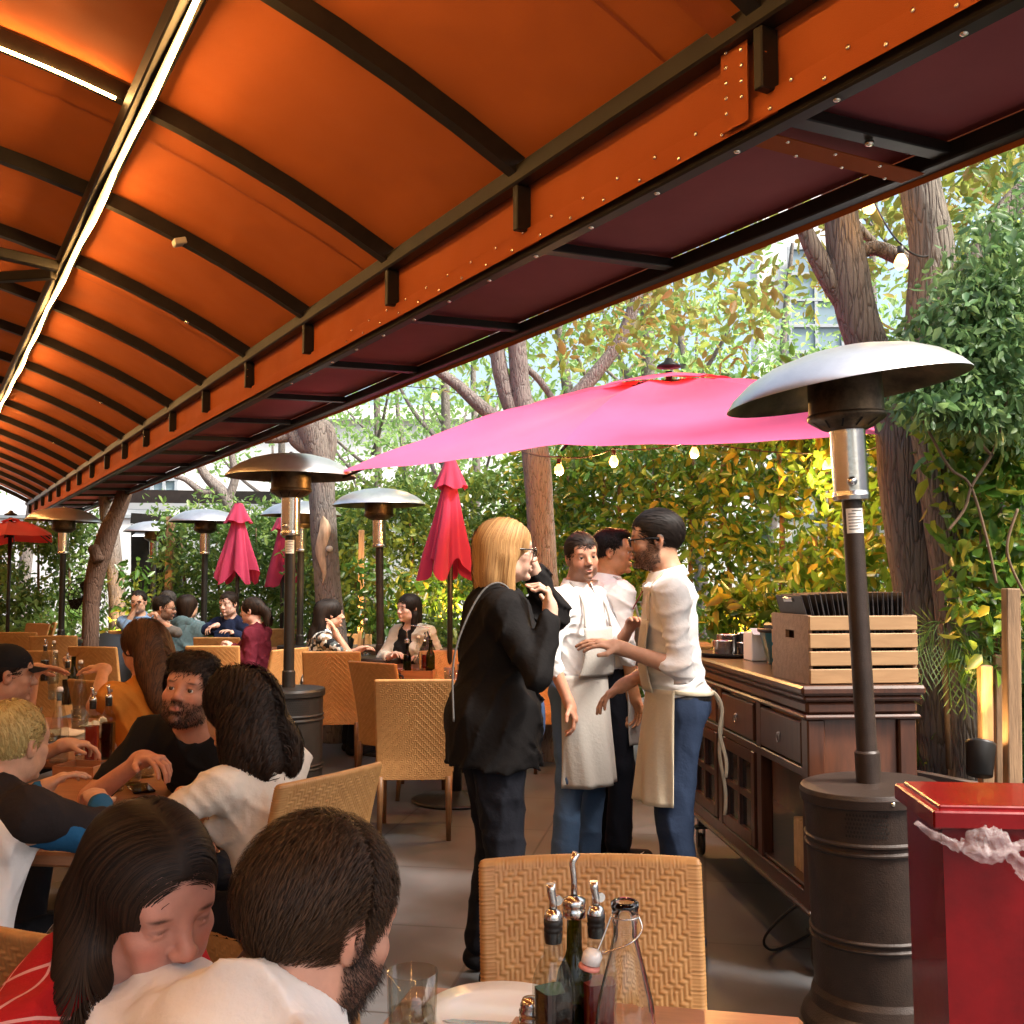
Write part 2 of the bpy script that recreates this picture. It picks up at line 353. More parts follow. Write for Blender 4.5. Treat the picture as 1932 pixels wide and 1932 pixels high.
# frame
def frame(name, fn):
    q = MB(); fn(q); return q.build(name, M['awning_frame'], aw)
frame('eave_beam', lambda q: q.bar(cz(K0, .02, EZ), cz(K1, .02, EZ), .055, .06, bev=.006))
frame('eave_beam', lambda q: q.bar(cz(K0, WT - .02, EZ), cz(K1, WT - .02, EZ), .055, .06, bev=.006))
frame('lower_rail', lambda q: q.bar(cz(K0, -.035, EZ - VD - .002), cz(K1, -.035, EZ - VD - .002), .045, .045, bev=.005))
frame('outer_rail', lambda q: q.bar(cz(K0, -SW + .02, EZ - VO), cz(K1, -SW + .02, EZ - VO), .046, .046, bev=.004))
q = MB(); q.grid(lambda s, t: cz(K0 + s * (K1 - K0), -SW - .012 - .004 * math.sin(s * 77), EZ - VO + .05 - t * .085), NK, 1); q.build('skirt_hem', M['fabric'], aw)
for k in range(K0, K1 + 1):
    if k == 0: k = -.05
    pts = [cz(k, .03 + (WT - .06) * t / 22, arc(.03 + (WT - .06) * t / 22) + .01) for t in range(23)]
    q = MB()
    for i in range(22): pass
    V = []; 
    for i, p_ in enumerate(pts):
        t = (pts[min(i + 1, 22)] - pts[max(i - 1, 0)]).normalized(); nrm = t.cross(D).normalized()
        if nrm.z < 0: nrm = -nrm
        for a, c_ in ((-.024, -.03), (.024, -.03), (.024, .03), (-.024, .03)): V.append(p_ + D * a + nrm * c_)
    Fc = [[i * 4 + j, i * 4 + (j + 1) % 4, (i + 1) * 4 + (j + 1) % 4, (i + 1) * 4 + j] for i in range(22) for j in range(4)] + [[3, 2, 1, 0], [88, 89, 90, 91]]
    q.add(V, Fc, False); q.build('rib', M['awning_frame'], aw)
    frame('post', lambda q: q.bar(cz(k, .014, EZ - .03), cz(k, .014, EZ - VD + .045), .05, .028, up=D, bev=.003))
    frame('soffit_bar', lambda q: q.bar(cz(k, -.06, EZ - VD + .006), cz(k, -SW + .04, EZ - VO + .006), .05, .03, bev=.003))
BW = 1.0
frame('purlin', lambda q: q.bar(cz(K0, BW, arc(BW) - .06), cz(8, BW, arc(BW) - .06), .075, .075, bev=.006))
frame('purlin', lambda q: q.bar(cz(8, BW, arc(BW) - .055), cz(K1, BW, arc(BW) - .055), .075, .07, bev=.006))
frame('purlin', lambda q: q.bar(cz(K0, WT - BW, arc(BW) - .06), cz(K1, WT - BW, arc(BW) - .06), .075, .075, bev=.006))
frame('cross_brace', lambda q: q.bar(cz(4, BW + .04, arc(BW) - .1), cz(5.6, 3.0, arc(BW) - .1), .05, .05, bev=.004))
frame('cross_brace', lambda q: q.bar(cz(3.85, BW + .04, arc(BW) - .1), cz(3.1, 3.0, arc(BW) - .1), .05, .05, bev=.004))
# fabric strap on the joint at k=0
q = MB(); q.box((0, 0, 0), (.055, .004, VD + .02)); q0 = q
q = MB(); a0 = cz(.09, .02, EZ - VD / 2 - .01)
q.bar(cz(.045, .0185, EZ - VD + .0), cz(.045, .0185, EZ + .02), .09, .003, up=PP); q.build('fabric_strap', M['fabric'], aw)
q = MB(); q.bar(cz(.045, -.06, EZ - VD - .012), cz(.045, -SW + .03, EZ - VD - .012), .07, .003); q.build('fabric_strap', M['fabric'], aw)
q = MB()
V = [cz(.045 - .04, .03 + .6 * t / 8, arc(.03 + .6 * t / 8) - .022) for t in range(9)] + [cz(.045 + .04, .03 + .6 * t / 8, arc(.03 + .6 * t / 8) - .022) for t in range(9)]
q.add(V, [[i, i + 1, i + 10, i + 9] for i in range(8)]); q.build('fabric_strap', M['fabric'], aw)
# studs
stud = MB(); stud.lathe([(0, .004), (.004, .0035), (.0065, .002), (.007, 0), (.007, -.003), (0, -.003)], 10)
st0 = stud.build('stud', M['stud'], aw); first = [1]
def studs(pos, nrm, sz=1.0):
    o = st0 if first else st0.copy()
    if first: first.pop()
    else: C.objects.link(o); o.parent = aw
    o.location = pos; o.rotation_euler = Vector(nrm).to_track_quat('Z', 'Y').to_euler(); o.scale = (sz * .8,) * 3
ns_ = 0
kk = -1.2
while kk < 3.4 and ns_ < 46:
    studs(cz(kk, .006, EZ - VD + .045), -PP); studs(cz(kk + .06, .009, EZ - VD + .006), -PP); ns_ += 2; kk += .155 + .05 * max(0, kk) * .3
kk = -1.1
for i in range(16): studs(cz(kk, -.036, EZ - VD - .025), (0, 0, -1), 1.5); kk += .3
for i in range(5):
    studs(cz(.02, .021, EZ - .01 - i * .036), -PP); studs(cz(.07, .021, EZ - .03 - i * .036), -PP)
for i in range(6): studs(cz(.025 + .05 * (i % 2), -.12 - i * .075, EZ - VD - .014), (0, 0, -1))
studs(cz(-.05, .03, EZ - .09), -PP, 2.6); studs(cz(4, .03, EZ - .07), -PP, 2.6); studs(cz(4, .03, EZ - .11), -PP, 2.6); studs(cz(7, .03, EZ - .09), -PP, 2.6)
studs(cz(-.05, -.3, EZ - VD - .01), (0, 0, -1), 2)
for k, w_ in ((4, .36), (7, .36), (10, .4)):
    studs(cz(k, w_, arc(w_) - .022), (0, 0, -1), 2.6)
q = MB(); p_ = cz(3, .62, arc(.62) - .02); q.box(p_, (.055, .06, .03), Matrix.Rotation(.5, 3, 'Z') @ Matrix.Rotation(-.3, 3, 'Y'), bev=.004)
put(q.build('sensor_box', mat('grey_plastic', (.42, .41, .36), .5)), 'small grey plastic box clipped to the fourth awning rib', 'sensor')
rw = empty('unseen_wall', cz(7, WT + .35, 0), label='unseen plastered wall added along the far side of the awning', cat='wall')  # unseen wall, added to cut the sky fill from the open side
q = MB(); q.bar(cz(K0, WT + .35, 1.6), cz(K1, WT + .35, 1.6), .2, 3.2); q.build('wall', mat('warm_plaster', (.35, .22, .13), .9, var=.1, vscale=2), rw).location = -rw.location
# LED strips
ledm = mat('led_strip', (1, .8, .5), emit=(1.0, .54, .17), estr=37.0)
for w_, lab in ((BW - .005, 'glowing warm light strip running along the near awning beam'), (WT - BW, 'glowing warm light strip along the far side awning beam')):
    q = MB(); n = 60
    q.tube([cz(K0 + (K1 - K0) * i / n, w_ + .006 * math.sin(i * 1.7) + .004 * math.sin(i * .6), arc(BW) - .127) for i in range(n + 1)], .0075, 6)
    o = q.build('light_strip', ledm); put(o, lab, 'light strip')
    q = MB(); q.bar(cz(K0, w_, arc(BW) - .113), cz(K1, w_, arc(BW) - .113), .026, .004); q.bar(cz(K0, w_, arc(BW) - .106), cz(K1, w_, arc(BW) - .106), .008, .012); q.build('light_shield', M['awning_frame'], o)  # dark shield over the strip, added to keep its light off the beam
q = MB(); pts = [cz(2, BW + .06 + .9 * i / 8, arc(BW + .06 + .9 * i / 8) - .03) for i in range(9)]; q.tube([p_ - D * .028 for p_ in pts], .006, 6)
put(q.build('light_strip', ledm), 'short warm light strip on a rib beside the long strip', 'light strip')
# ================================================================ backdrop buildings
M['white_wall'] = mat('white_wall', (.80, .80, .79), .9, var=.05, vscale=2)
M['window_glass'] = mat('window_glass', (.22, .30, .34), .1, spec=.6)
M['grey_trim'] = mat('grey_trim', (.35, .38, .40), .6)
bl = empty('building', (0, 24, 0), label='tall white building with gridded windows behind the trees', cat='building')
q = MB(); q.box((-5.5, 24.5, 2.6), (27, .8, 5.2)); q.box((6.8, 24.52, 5.5), (2.4, .78, 11)); q.box((12, 24.5, 2.6), (7.9, .8, 5.2)); q.build('wall', M['white_wall'], bl).location = (0, -24, 0)
def win(u0, v0, u1, v1, Yw, par, nx=2, nz=3, gm='window_glass'):
    a = P(u0, v1, Yw); c = P(u1, v0, Yw); W_, H_ = c.x - a.x, c.z - a.z
    q = MB(); q.box((a.x + W_ / 2, Yw - .02, a.z + H_ / 2), (W_, .04, H_)); o = q.build('window', M[gm], par); o.location = -par.location
    q = MB()
    for i in range(nx + 1): q.box((a.x + W_ * i / nx, Yw - .07, a.z + H_ / 2), (.07, .06, H_ + .07))
    for i in range(nz + 1): q.box((a.x + W_ / 2, Yw - .075, a.z + H_ * i / nz), (W_ + .07, .06, .07))
    q.build('frame', M['grey_trim'], o)
win(1490, 470, 1585, 665, 24.0, bl, 2, 4)
win(265, 905, 335, 940, 24.0, bl, 3, 1)
for v in (780,):
    z = P(900, v, 24).z; q = MB(); q.box((-5.5, 23.95, z), (26, .3, .3)); q.build('cornice', M['white_wall'], bl).location = (0, -24, 0)
bw = empty('boundary_wall', (6, 12, 0), label='white rendered wall glimpsed through the hedge beyond the sideboard', cat='wall')
q = MB(); q.box((0, -2, 1.6), (.3, 24, 3.2)); q.build('render_coat', M['white_wall'], bw)
q = MB(); q.box((0, -2, 3.24), (.4, 24.1, .08)); q.build('coping', M['grey_trim'], bw)
b2 = empty('boundary_wall', (-12, 20, 0), label='long pale wall behind the far hedge and the red umbrella', cat='wall')
q = MB(); q.box((6, 0, 1.3), (24, .25, 2.6)); q.build('render_coat', M['white_wall'], b2)
q = MB(); q.box((6, 0, 2.63), (24.1, .35, .06)); q.build('coping', M['grey_trim'], b2)
# black pavilion at the back
pv = empty('pavilion', (-5.5, 17, 0), label='black framed pavilion with white roof panels behind the far diners', cat='pavilion')
def pbar(u0, v0, u1, v1, Yw, th, m_='black_metal', nm='beam'):
    q = MB(); q.bar(P(u0, v0, Yw) - pv.location, P(u1, v1, Yw) - pv.location, th, th); q.build(nm, M[m_], pv)
pbar(236, 940, 600, 945, 17, .26); pbar(240, 955, 560, 958, 16.7, .10, 'grey_trim'); pbar(250, 978, 360, 985, 16.5, .16)
for u in (268, 332): pbar(u, 990, u, 1215, 17, .26, nm='post')
for (u0, u1, v0, v1) in ((248, 330, 975, 1012), (335, 450, 962, 985)):
    q = MB(); a = P(u0, v1, 16.4) - pv.location; c = P(u1, v0, 17.4) - pv.location
    q.poly([(a.x, a.y, a.z), (c.x, a.y, a.z), (c.x, c.y, c.z), (a.x, c.y, c.z)]); q.build('roof_panel', M['white_wall'], pv)
q = MB()
for i in range(12):
    a = P(276 + i * 4.6, 1010, 17.1) - pv.location; c = P(276 + i * 4.6, 1215, 17.1) - pv.location; q.bar(a, c, .02, .02)
for i in range(16):
    a = P(272, 1012 + i * 13, 17.12) - pv.location; c = P(330, 1012 + i * 13, 17.12) - pv.location; q.bar(a, c, .025, .02)
q.build('lattice', M['black_metal'], pv)
q = MB(); a = P(300, 1110, 17.3) - pv.location; q.box(a, (.6, .03, 2.0)); q.build('screen', mat('dark_screen', (.05, .06, .06), .4), pv)

# ================================================================ foliage
rng = np.random.default_rng(11)
def leaves_mesh(name, pts, nrm, size, m_, parent, droop=.4, aspect=.5, jitter=.9, loc=None):
    n = len(pts); pts = np.asarray(pts, float); size = np.broadcast_to(size, n) * rng.uniform(.45, 1.5, n)
    d = nrm * .6 + rng.normal(0, jitter, (n, 3)); d[:, 2] -= droop; d /= np.linalg.norm(d, axis=1)[:, None]
    h = rng.normal(0, 1, (n, 3)) + nrm * .8; s = np.cross(d, h); s /= np.linalg.norm(s, axis=1)[:, None] + 1e-9
    up = np.cross(s, d); w_ = size * aspect * .5
    def pt(a, b, c): return pts + d * (size * a)[:, None] + s * (w_ * b)[:, None] + up * (size * c)[:, None]
    o_ = np.ones(n)
    V = np.stack([pt(0, 0, 0), pt(.28, .85, .06), pt(.66, .75, .04), pt(1, 0, -.1), pt(.66, -.75, .04), pt(.28, -.85, .06)], 1)
    b = np.arange(n)[:, None] * 6
    F_ = np.stack([b + [0, 1, 2, 3], b + [3, 4, 5, 0]], 1).reshape(-1, 4)
    me = bpy.data.meshes.new(name); me.vertices.add(n * 6); me.vertices.foreach_set('co', V.reshape(-1))
    me.loops.add(n * 8); me.loops.foreach_set('vertex_index', F_.reshape(-1).astype(np.int32))
    me.polygons.add(n * 2); me.polygons.foreach_set('loop_start', (np.arange(n * 2) * 4).astype(np.int32))
    me.update(calc_edges=True); me.validate(); me.materials.append(m_)
    o = bpy.data.objects.new(name, me); C.objects.link(o)
    if parent is not None: o.parent = parent
    if loc is not None: o.location = loc
    return o
def clumps(centres, rad, per, squash=.8):
    """leaf points scattered in uneven clumps"""
    c = np.asarray(centres); n = len(c)
    per_ = np.maximum(1, rng.poisson(per, n)); idx = np.repeat(np.arange(n), per_)
    off = rng.normal(0, 1, (len(idx), 3)); off /= np.linalg.norm(off, axis=1)[:, None]
    rr = (rad * rng.uniform(.6, 1.4, n))[idx] * rng.uniform(.35, 1, len(idx)) ** .6
    return c[idx] + off * rr[:, None] * [1, 1, squash], off
def trunk(name, branches, m_, parent, n=14, rough=.035):
    q = MB()
    for pts, rad in branches:
        pts = [Vector(p_) for p_ in pts]; P2, R2 = [], []
        for i in range(len(pts) - 1):
            p0, p1, p2, p3 = pts[max(i - 1, 0)], pts[i], pts[i + 1], pts[min(i + 2, len(pts) - 1)]
            st = max(3, int((p2 - p1).length / .07))
            for j in range(st):
                t = j / st; t2, t3 = t * t, t * t * t
                P2.append(.5 * ((2 * p1) + (p2 - p0) * t + (2 * p0 - 5 * p1 + 4 * p2 - p3) * t2 + (3 * p1 - p0 - 3 * p2 + p3) * t3)); R2.append(rad[i] * (1 - t) + rad[i + 1] * t)
        P2.append(pts[-1]); R2.append(rad[-1]); b0 = q.n
        q.tube(P2, R2, n)
        A = q.v[-1]
        for k in range(len(A)):
            c_ = P2[k // n]; v = Vector(A[k]); f = 1 + rough * noise.noise(v * 9) + rough * 1.3 * noise.noise(v * 3) + rough * .6 * noise.noise(Vector((v.x * 30, v.y * 30, v.z * 5)))
            A[k] = c_ + (v - c_) * f
    o = q.build(name, m_, parent); o.location = -parent.location; return o
def px(w_, Y): return w_ / 2 / FOC * Y
def path(pl, Y, Y2=None):
    k = len(pl); Y2 = Y2 or Y
    pts = [P(u, v, Y + (Y2 - Y) * i / max(1, k - 1)) for i, (u, v, w_) in enumerate(pl)]
    return pts, [px(w_, Y) for u, v, w_ in pl]
def grounded(pl, Y):
    pts, r = path(pl, Y)
    if pts[0].z > .02:
        g = pts[0] + (pts[0] - pts[1]).normalized() * .2; pts = [Vector((g.x, g.y, -.02))] + pts; r = [r[0] * 1.15] + r
    return pts, r
def tree(label, branches, m_, crowns, group=None, n=14):
    """crowns: list of (centre, radii, nclumps, clump radius, leaves per clump, leaf size, material)"""
    b0 = branches[0][0][0]; t = empty('tree', (b0.x, b0.y, 0), label=label, cat='tree', group=group)
    trunk('trunk', branches, m_, t, n)
    for c_, r_, nc, cr, per, ls, lm in crowns:
        u = rng.normal(0, 1, (nc, 3)); u /= np.linalg.norm(u, axis=1)[:, None]; u *= (rng.uniform(0, 1, nc) ** .45)[:, None]
        pc = np.array(c_) + u * np.array(r_)
        pts, nr = clumps(pc, cr, per)
        leaves_mesh('crown', pts, nr, ls, M[lm], t).location = -t.location
    return t
# near big tree with two trunks of bark behind the bronze heater
tree('rough-barked leaning tree whose trunk rises behind the bronze heater', [
    grounded([(1792, 1452, 112), (1775, 1330, 102), (1752, 1200, 96), (1725, 1060, 92), (1706, 930, 90), (1692, 800, 84), (1655, 700, 78), (1622, 610, 76), (1602, 520, 76), (1588, 420, 66), (1575, 300, 60), (1570, 150, 55)], 5.2),
    path([(1618, 600, 50), (1575, 540, 44), (1540, 480, 38), (1512, 420, 30), (1480, 340, 24)], 5.2),
    path([(1610, 480, 26), (1650, 468, 28), (1690, 482, 30), (1730, 500, 28)], 5.2),
    path([(1595, 400, 20), (1640, 450, 16), (1670, 470, 12), (1700, 480, 8)], 5.25)], M['bark'],
    [((2.2, 6.6, 3.75), (1.9, 1.2, .75), 85, .20, 15, .085, 'leaf_yellow'), ((1.0, 7.2, 3.35), (1.0, .7, .45), 40, .16, 14, .085, 'leaf_yellow'), ((2.2, 6.5, 4.6), (2.4, 2.0, .9), 110, .25, 16, .10, 'leaf_yellow')], n=28)
tree('forked rough-barked tree with a thick limb rising over the creeper', [
    grounded([(1830, 1400, 80), (1800, 1100, 80), (1765, 850, 80), (1748, 720, 84), (1752, 640, 92), (1757, 560, 90), (1758, 460, 82), (1740, 370, 76), (1722, 250, 70), (1715, 120, 60)], 5.0),
    path([(1775, 640, 66), (1805, 570, 60), (1850, 480, 54), (1895, 405, 50), (1950, 345, 44), (2010, 280, 40)], 5.0)], M['bark'],
    [((2.9, 6.2, 3.9), (1.3, .9, 1.0), 70, .22, 16, .085, 'leaf_yellow'), ((3.2, 6.0, 4.4), (1.6, 1.2, .6), 50, .25, 14, .09, 'leaf_tree')], n=28)
tree('tree with a two-stemmed trunk standing behind the waiters', [
    grounded([(1046, 1400, 60), (1036, 1200, 54), (1026, 1080, 52), (1018, 950, 52), (1012, 870, 54), (1000, 800, 48), (984, 750, 40), (978, 680, 36), (972, 600, 34), (968, 480, 30)], 9.0),
    path([(1004, 830, 34), (965, 770, 32), (944, 700, 30), (936, 630, 26), (930, 520, 22)], 9.0),
    path([(985, 810, 30), (950, 798, 28), (905, 765, 26), (865, 728, 22), (825, 700, 18), (790, 680, 14)], 9.0),
    path([(1010, 840, 26), (1070, 765, 28), (1115, 715, 27), (1165, 650, 25), (1192, 590, 24), (1210, 520, 22), (1225, 430, 20)], 9.0),
    path([(1060, 780, 12), (1020, 720, 14), (990, 690, 12), (975, 660, 10)], 9.1)], M['bark_grey'],
    [((.2, 10.0, 4.2), (2.6, 1.3, 1.0), 110, .24, 18, .085, 'leaf_tree'), ((1.2, 9.5, 3.7), (1.2, .8, .6), 40, .2, 14, .085, 'leaf_yellow'), ((.0, 9.5, 5.4), (3.4, 2.0, 1.0), 100, .3, 18, .1, 'leaf_tree')])
t4 = tree('grey tree trunk with a torn pale wound behind the black heater', [
    grounded([(630, 1230, 56), (620, 1120, 50), (612, 1020, 50), (608, 940, 50), (604, 870, 50), (590, 810, 58), (572, 740, 48), (560, 640, 40)], 10.0),
    path([(608, 900, 30), (622, 850, 26), (620, 815, 26), (605, 800, 22), (580, 812, 18), (540, 825, 20), (500, 828, 18)], 10.0),
    path([(590, 850, 34), (560, 830, 30), (545, 800, 24), (560, 760, 14)], 10.0)], M['bark_grey'],
    [((-1.6, 11.5, 4.6), (2.2, 1.4, 1.2), 90, .28, 18, .09, 'leaf_tree')])
q = MB()
def wound(s, t):
    v = 975 + t * 125; u = 614 - 2 * t + (s - .5) * (20 * math.sin(PI * min(1, max(0, t)) ** .6) + 2) + 4 * math.sin(t * 9); p_ = P(u, v, 10)
    c_ = P(611, v, 10); dx = p_.x - c_.x; p_.y = 10 - math.sqrt(max(.0, (.131) ** 2 - dx * dx)) - .004 - .01 * math.sin(PI * s); return p_
q.grid(wound, 8, 14); o = q.build('bark_wound', mat('raw_wood', (.48, .36, .25), .8, var=.4, vscale=20, stretch=(1, 1, .2)), t4); o.location = -t4.location
q = MB(); c_ = P(620, 1035, 9.84); q.lathe([(0, 0), (.024, 0), (.028, -.05), (.028, -.1)], 14, (0, 0, 0), M=Matrix.Rotation(PI / 2, 4, 'X')); o = q.build('cut_stub', mat('cut_wood', (.6, .58, .52), .8), t4, ); o.location = c_ - t4.location
tree('crooked brown tree leaning below the far end of the awning', [
    grounded([(170, 1230, 32), (172, 1140, 30), (180, 1085, 36), (190, 1050, 38), (204, 1005, 36), (224, 960, 30), (244, 900, 26), (260, 820, 24)], 13.0),
    path([(186, 1060, 22), (178, 1035, 24), (176, 1028, 12)], 12.9)], M['bark_brown'], [((-6.0, 14, 5.2), (1.6, 1.2, .8), 25, .3, 14, .1, 'leaf_tree')])
tree('straight grey tree beside the crooked brown one', [grounded([(220, 1230, 32), (222, 1140, 32), (214, 1050, 30), (206, 980, 32), (200, 925, 28), (196, 840, 24)], 14.2)], M['bark_grey'], [((-5.5, 15, 5.0), (1.6, 1.2, .8), 20, .3, 14, .1, 'leaf_tree')])
tree('bare grey branching tree in front of the pavilion', [
    grounded([(450, 1200, 24), (448, 1080, 22), (440, 980, 22), (420, 930, 24), (395, 905, 20), (378, 880, 16), (368, 850, 12)], 15.0),
    path([(430, 945, 18), (444, 900, 16), (438, 860, 12), (446, 820, 10)], 15.0), path([(410, 925, 20), (385, 930, 14), (350, 905, 10), (330, 900, 8)], 15.0)], M['bark_grey'],
    [((-4.4, 15.5, 3.3), (1.0, .6, .5), 26, .2, 12, .08, 'leaf_tree')])
# trees further off
far = [(822, 15.5, 22, 3), (700, 18, 16, 0), (1082, 14, 26, -8), (1205, 13, 34, 4), (885, 19, 18, 2), (1330, 16, 26, -10), (1440, 17, 22, 14), (1240, 19, 20, 10), (1640, 15, 26, 6), (765, 20, 14, -6), (40, 19, 24, 6), (1880, 12, 30, 10), (510, 19, 16, 4)]
far_lab = ['slim grey tree between the black and the pale heaters', 'slender tree above the hedge near the torn trunk', 'leafy tree rising just over the pink umbrella\'s pale slope', 'thick straight tree right behind the umbrella tip cap', 'thin far tree near the two-stemmed trunk',
           'far leafy tree beyond the umbrella towards the white building', 'far tree before the gridded window', 'thin far tree seen past the umbrella\'s cap', 'far tree between the two rough-barked trunks', 'thinnest far tree over the far hedge', 'far tree seen past the open end of the awning', 'far tree behind the creeper covered limb', 'far tree behind the bare branching one']
for (u, Y, w_, dx), lab in zip(far, far_lab):
    b = P(u, 1200, Y); h = rng.uniform(4.6, 6.2); lx = dx / 100
    pts = [Vector((b.x, Y, -.02)), Vector((b.x + lx * .5, Y, 1.6)), Vector((b.x + lx * 1.2 + .1, Y, 3.2)), Vector((b.x + lx * 3, Y + .1, h)), Vector((b.x + lx * 4, Y, h + 1.5))]
    r = px(w_, Y); br = [(pts, [r * 1.15, r, r * .9, r * .6, r * .3])]
    for k in range(4):
        z0 = rng.uniform(2.4, 4.4); a = rng.uniform(0, 2 * PI); L_ = rng.uniform(1.0, 1.8); p0 = Vector((b.x + lx, Y, z0))
        br.append(([p0, p0 + Vector((math.cos(a) * L_ * .5, math.sin(a) * L_ * .3, .5)), p0 + Vector((math.cos(a) * L_, math.sin(a) * L_ * .6, 1.3))], [r * .5, r * .35, r * .15]))
    tree(lab, br, M['bark_grey'], [((b.x, Y, h - .6), (1.9, 1.4, 1.5), 58, .28, 17, .10, 'leaf_tree'), ((b.x + rng.uniform(-.5, .5), Y, h - 2.0), (1.6, 1.2, .9), 34, .22, 17, .09, 'leaf_tree')], n=10)

def hedge(label, pts, h, thick, per_m, leaf, lm, top_noise=.25, gap=.35, low=.25, stems=6, smat='stem', cr=.16, wisps=0, per=16):
    pts = [Vector((a, b, 0)) for a, b in pts]
    t = empty('hedge', pts[0], label=label, cat='hedge'); cs = []; seg = [(pts[i], pts[i + 1]) for i in range(len(pts) - 1)]
    L_ = sum((b - a).length for a, b in seg)
    for a, b in seg:
        d = b - a; nn = Vector((-d.y, d.x, 0)).normalized(); l = d.length
        for i in range(int(l * per_m)):
            s = rng.uniform(0, 1); c0 = a + d * s
            hh = (h[0] + (h[1] - h[0]) * ((a - pts[0]).length + s * l) / L_) * (1 + top_noise * .5 * noise.noise(Vector((c0.x * 1.3, c0.y * 1.3, 3))))
            z = low + (hh - low) * rng.uniform(0, 1) ** .8
            off = rng.uniform(-.5, .5) * thick
            if noise.noise(Vector((c0.x * 1.7, c0.y * 1.7, z * 1.7 + 9))) < -gap + .22 * (1 - z / hh) * 1.6 - .1: continue
            cs.append((c0.x + nn.x * off, c0.y + nn.y * off, z))
    p_, nr = clumps(cs, cr, per); leaves_mesh('foliage', p_, nr, leaf, M[lm], t).location = -t.location
    for i in range(stems):
        s = (i + .5 + rng.uniform(-.3, .3)) / stems; acc = s * L_
        for a, b in seg:
            l = (b - a).length
            if acc <= l: break
            acc -= l
        c0 = a + (b - a) * (acc / l); r = rng.uniform(.018, .035); hh = min(h) * .93
        q = MB(); q.tube([c0 + Vector((rng.uniform(-.05, .05), rng.uniform(-.05, .05), hh * k / 5)) for k in range(6)], [r * (1 - .1 * k) for k in range(6)], 7)
        q.build('stem', M[smat], t).location = -t.location
    return t
hedge('dark leafy hedge at the far end beneath the red umbrella', [(-9.5, 15.5), (-5.9, 15.6)], (2.3, 2.4), .9, 330, .085, 'leaf_hedge', gap=.42, stems=9)
hedge('clipped green hedge behind the far diners and the closed red umbrellas', [(-4.6, 14.6), (-2.2, 13.2)], (2.5, 2.45), .8, 330, .08, 'leaf_hedge', gap=.5, stems=6)
hedge('tall green hedge behind the women and the pale heater', [(-2.3, 12.6), (-1.2, 11.6), (.35, 11.2)], (2.4, 2.65), .8, 380, .08, 'leaf_hedge', gap=.42, stems=7)
hedge('thick broadleaf hedge behind the waiters and the sideboard', [(.15, 11.0), (1.3, 9.3), (2.35, 7.7), (2.75, 6.3)], (2.85, 3.05), .7, 300, .09, 'leaf_big', gap=.40, stems=12, low=.5, cr=.19)
hedge('broadleaf shrub screen beside the rough-barked trunk', [(2.45, 6.0), (2.9, 5.3), (3.1, 4.2)], (2.35, 2.35), .5, 200, .09, 'leaf_big', gap=.32, stems=5, low=.7, cr=.17)
cr_ = hedge('silvery green creeper spilling over the screen beside the bronze heater', [(2.1, 4.55), (2.55, 4.7), (3.0, 4.4), (3.2, 3.6)], (2.6, 3.2), .5, 10, .05, 'leaf_vine', stems=0)
for ch in list(cr_.children): bpy.data.objects.remove(ch)
cs = []
for i in range(520):
    u = rng.uniform(1725, 2020); top = 690 - (u - 1725) * 1.75 + rng.normal(0, 40); bot = 760 + (u - 1725) * .28
    if top > bot: continue
    v = top + (bot - top) * rng.uniform(0, 1) ** .85; Y = 4.35 + rng.uniform(-.25, .3)
    if noise.noise(Vector((u * .012, v * .012, 5))) > -.22: cs.append(tuple(P(u, v, Y)))
p_, nr = clumps(cs, .13, 26); leaves_mesh('foliage', p_, nr, .046, M['leaf_vine'], cr_, droop=.9).location = -cr_.location
for pl in ([(1740, 790), (1790, 880), (1830, 915), (1860, 1010), (1880, 1100)], [(1905, 690), (1895, 780), (1875, 850), (1835, 915), (1820, 960), (1790, 1000)], [(1830, 700), (1842, 760), (1850, 830), (1872, 860)], [(1920, 960), (1900, 1040), (1932, 1120)]):
    q = MB(); pts = CR([P(u, v, 4.25) for u, v in pl]); q.tube(pts, .006, 6); q.build('vine_stem', M['stem'], cr_).location = -cr_.location
# palm fronds in the planter
pm = empty('palm', P(1790, 1200, 4.7), label='small palm with narrow fronds hanging beside the crate', cat='plant')
for k, (du, dv, ex, ez) in enumerate(((0, 0, -70, 55), (0, -5, -40, 130), (5, 0, 20, 160), (10, -5, 75, 120), (0, 0, 95, 60), (-5, 0, -60, 100), (10, 10, 50, 170))):
    a = P(1775 + du, 1175 + dv, 4.7); tip = P(1775 + ex, 1175 + ez, 4.55); q = MB(); md = (a + tip) / 2 + Vector((0, 0, .09)); sp = []
    for i in range(13):
        t = i / 12; sp.append(a * (1 - t) ** 2 + md * 2 * t * (1 - t) + tip * t * t)
    q.tube(sp, .003, 4)
    for i in range(2, 13):
        d = (sp[i] - sp[i - 1]).normalized(); s = d.cross(Vector((0, 1, 0))).normalized()
        for sg in (-1, 1):
            l = .13 * math.sin(PI * (i / 13) ** .7) + .02; e = sp[i] + (d * .7 + s * sg * .7 + Vector((0, -.15, -.15))).normalized() * l; wv_ = Vector((0, 0, 1)).cross(s) * .0
            q.poly([sp[i], sp[i] * .5 + e * .5 + d * .005, e, sp[i] * .5 + e * .5 - d * .005])
    q.build('frond', M['leaf_hedge'], pm).location = -pm.location
q = MB(); q.tube([P(1780, 1175, 4.72), P(1785, 1300, 4.75), P(1790, 1450, 4.8)], .012, 6); q.build('stalk', M['stem'], pm).location = -pm.location
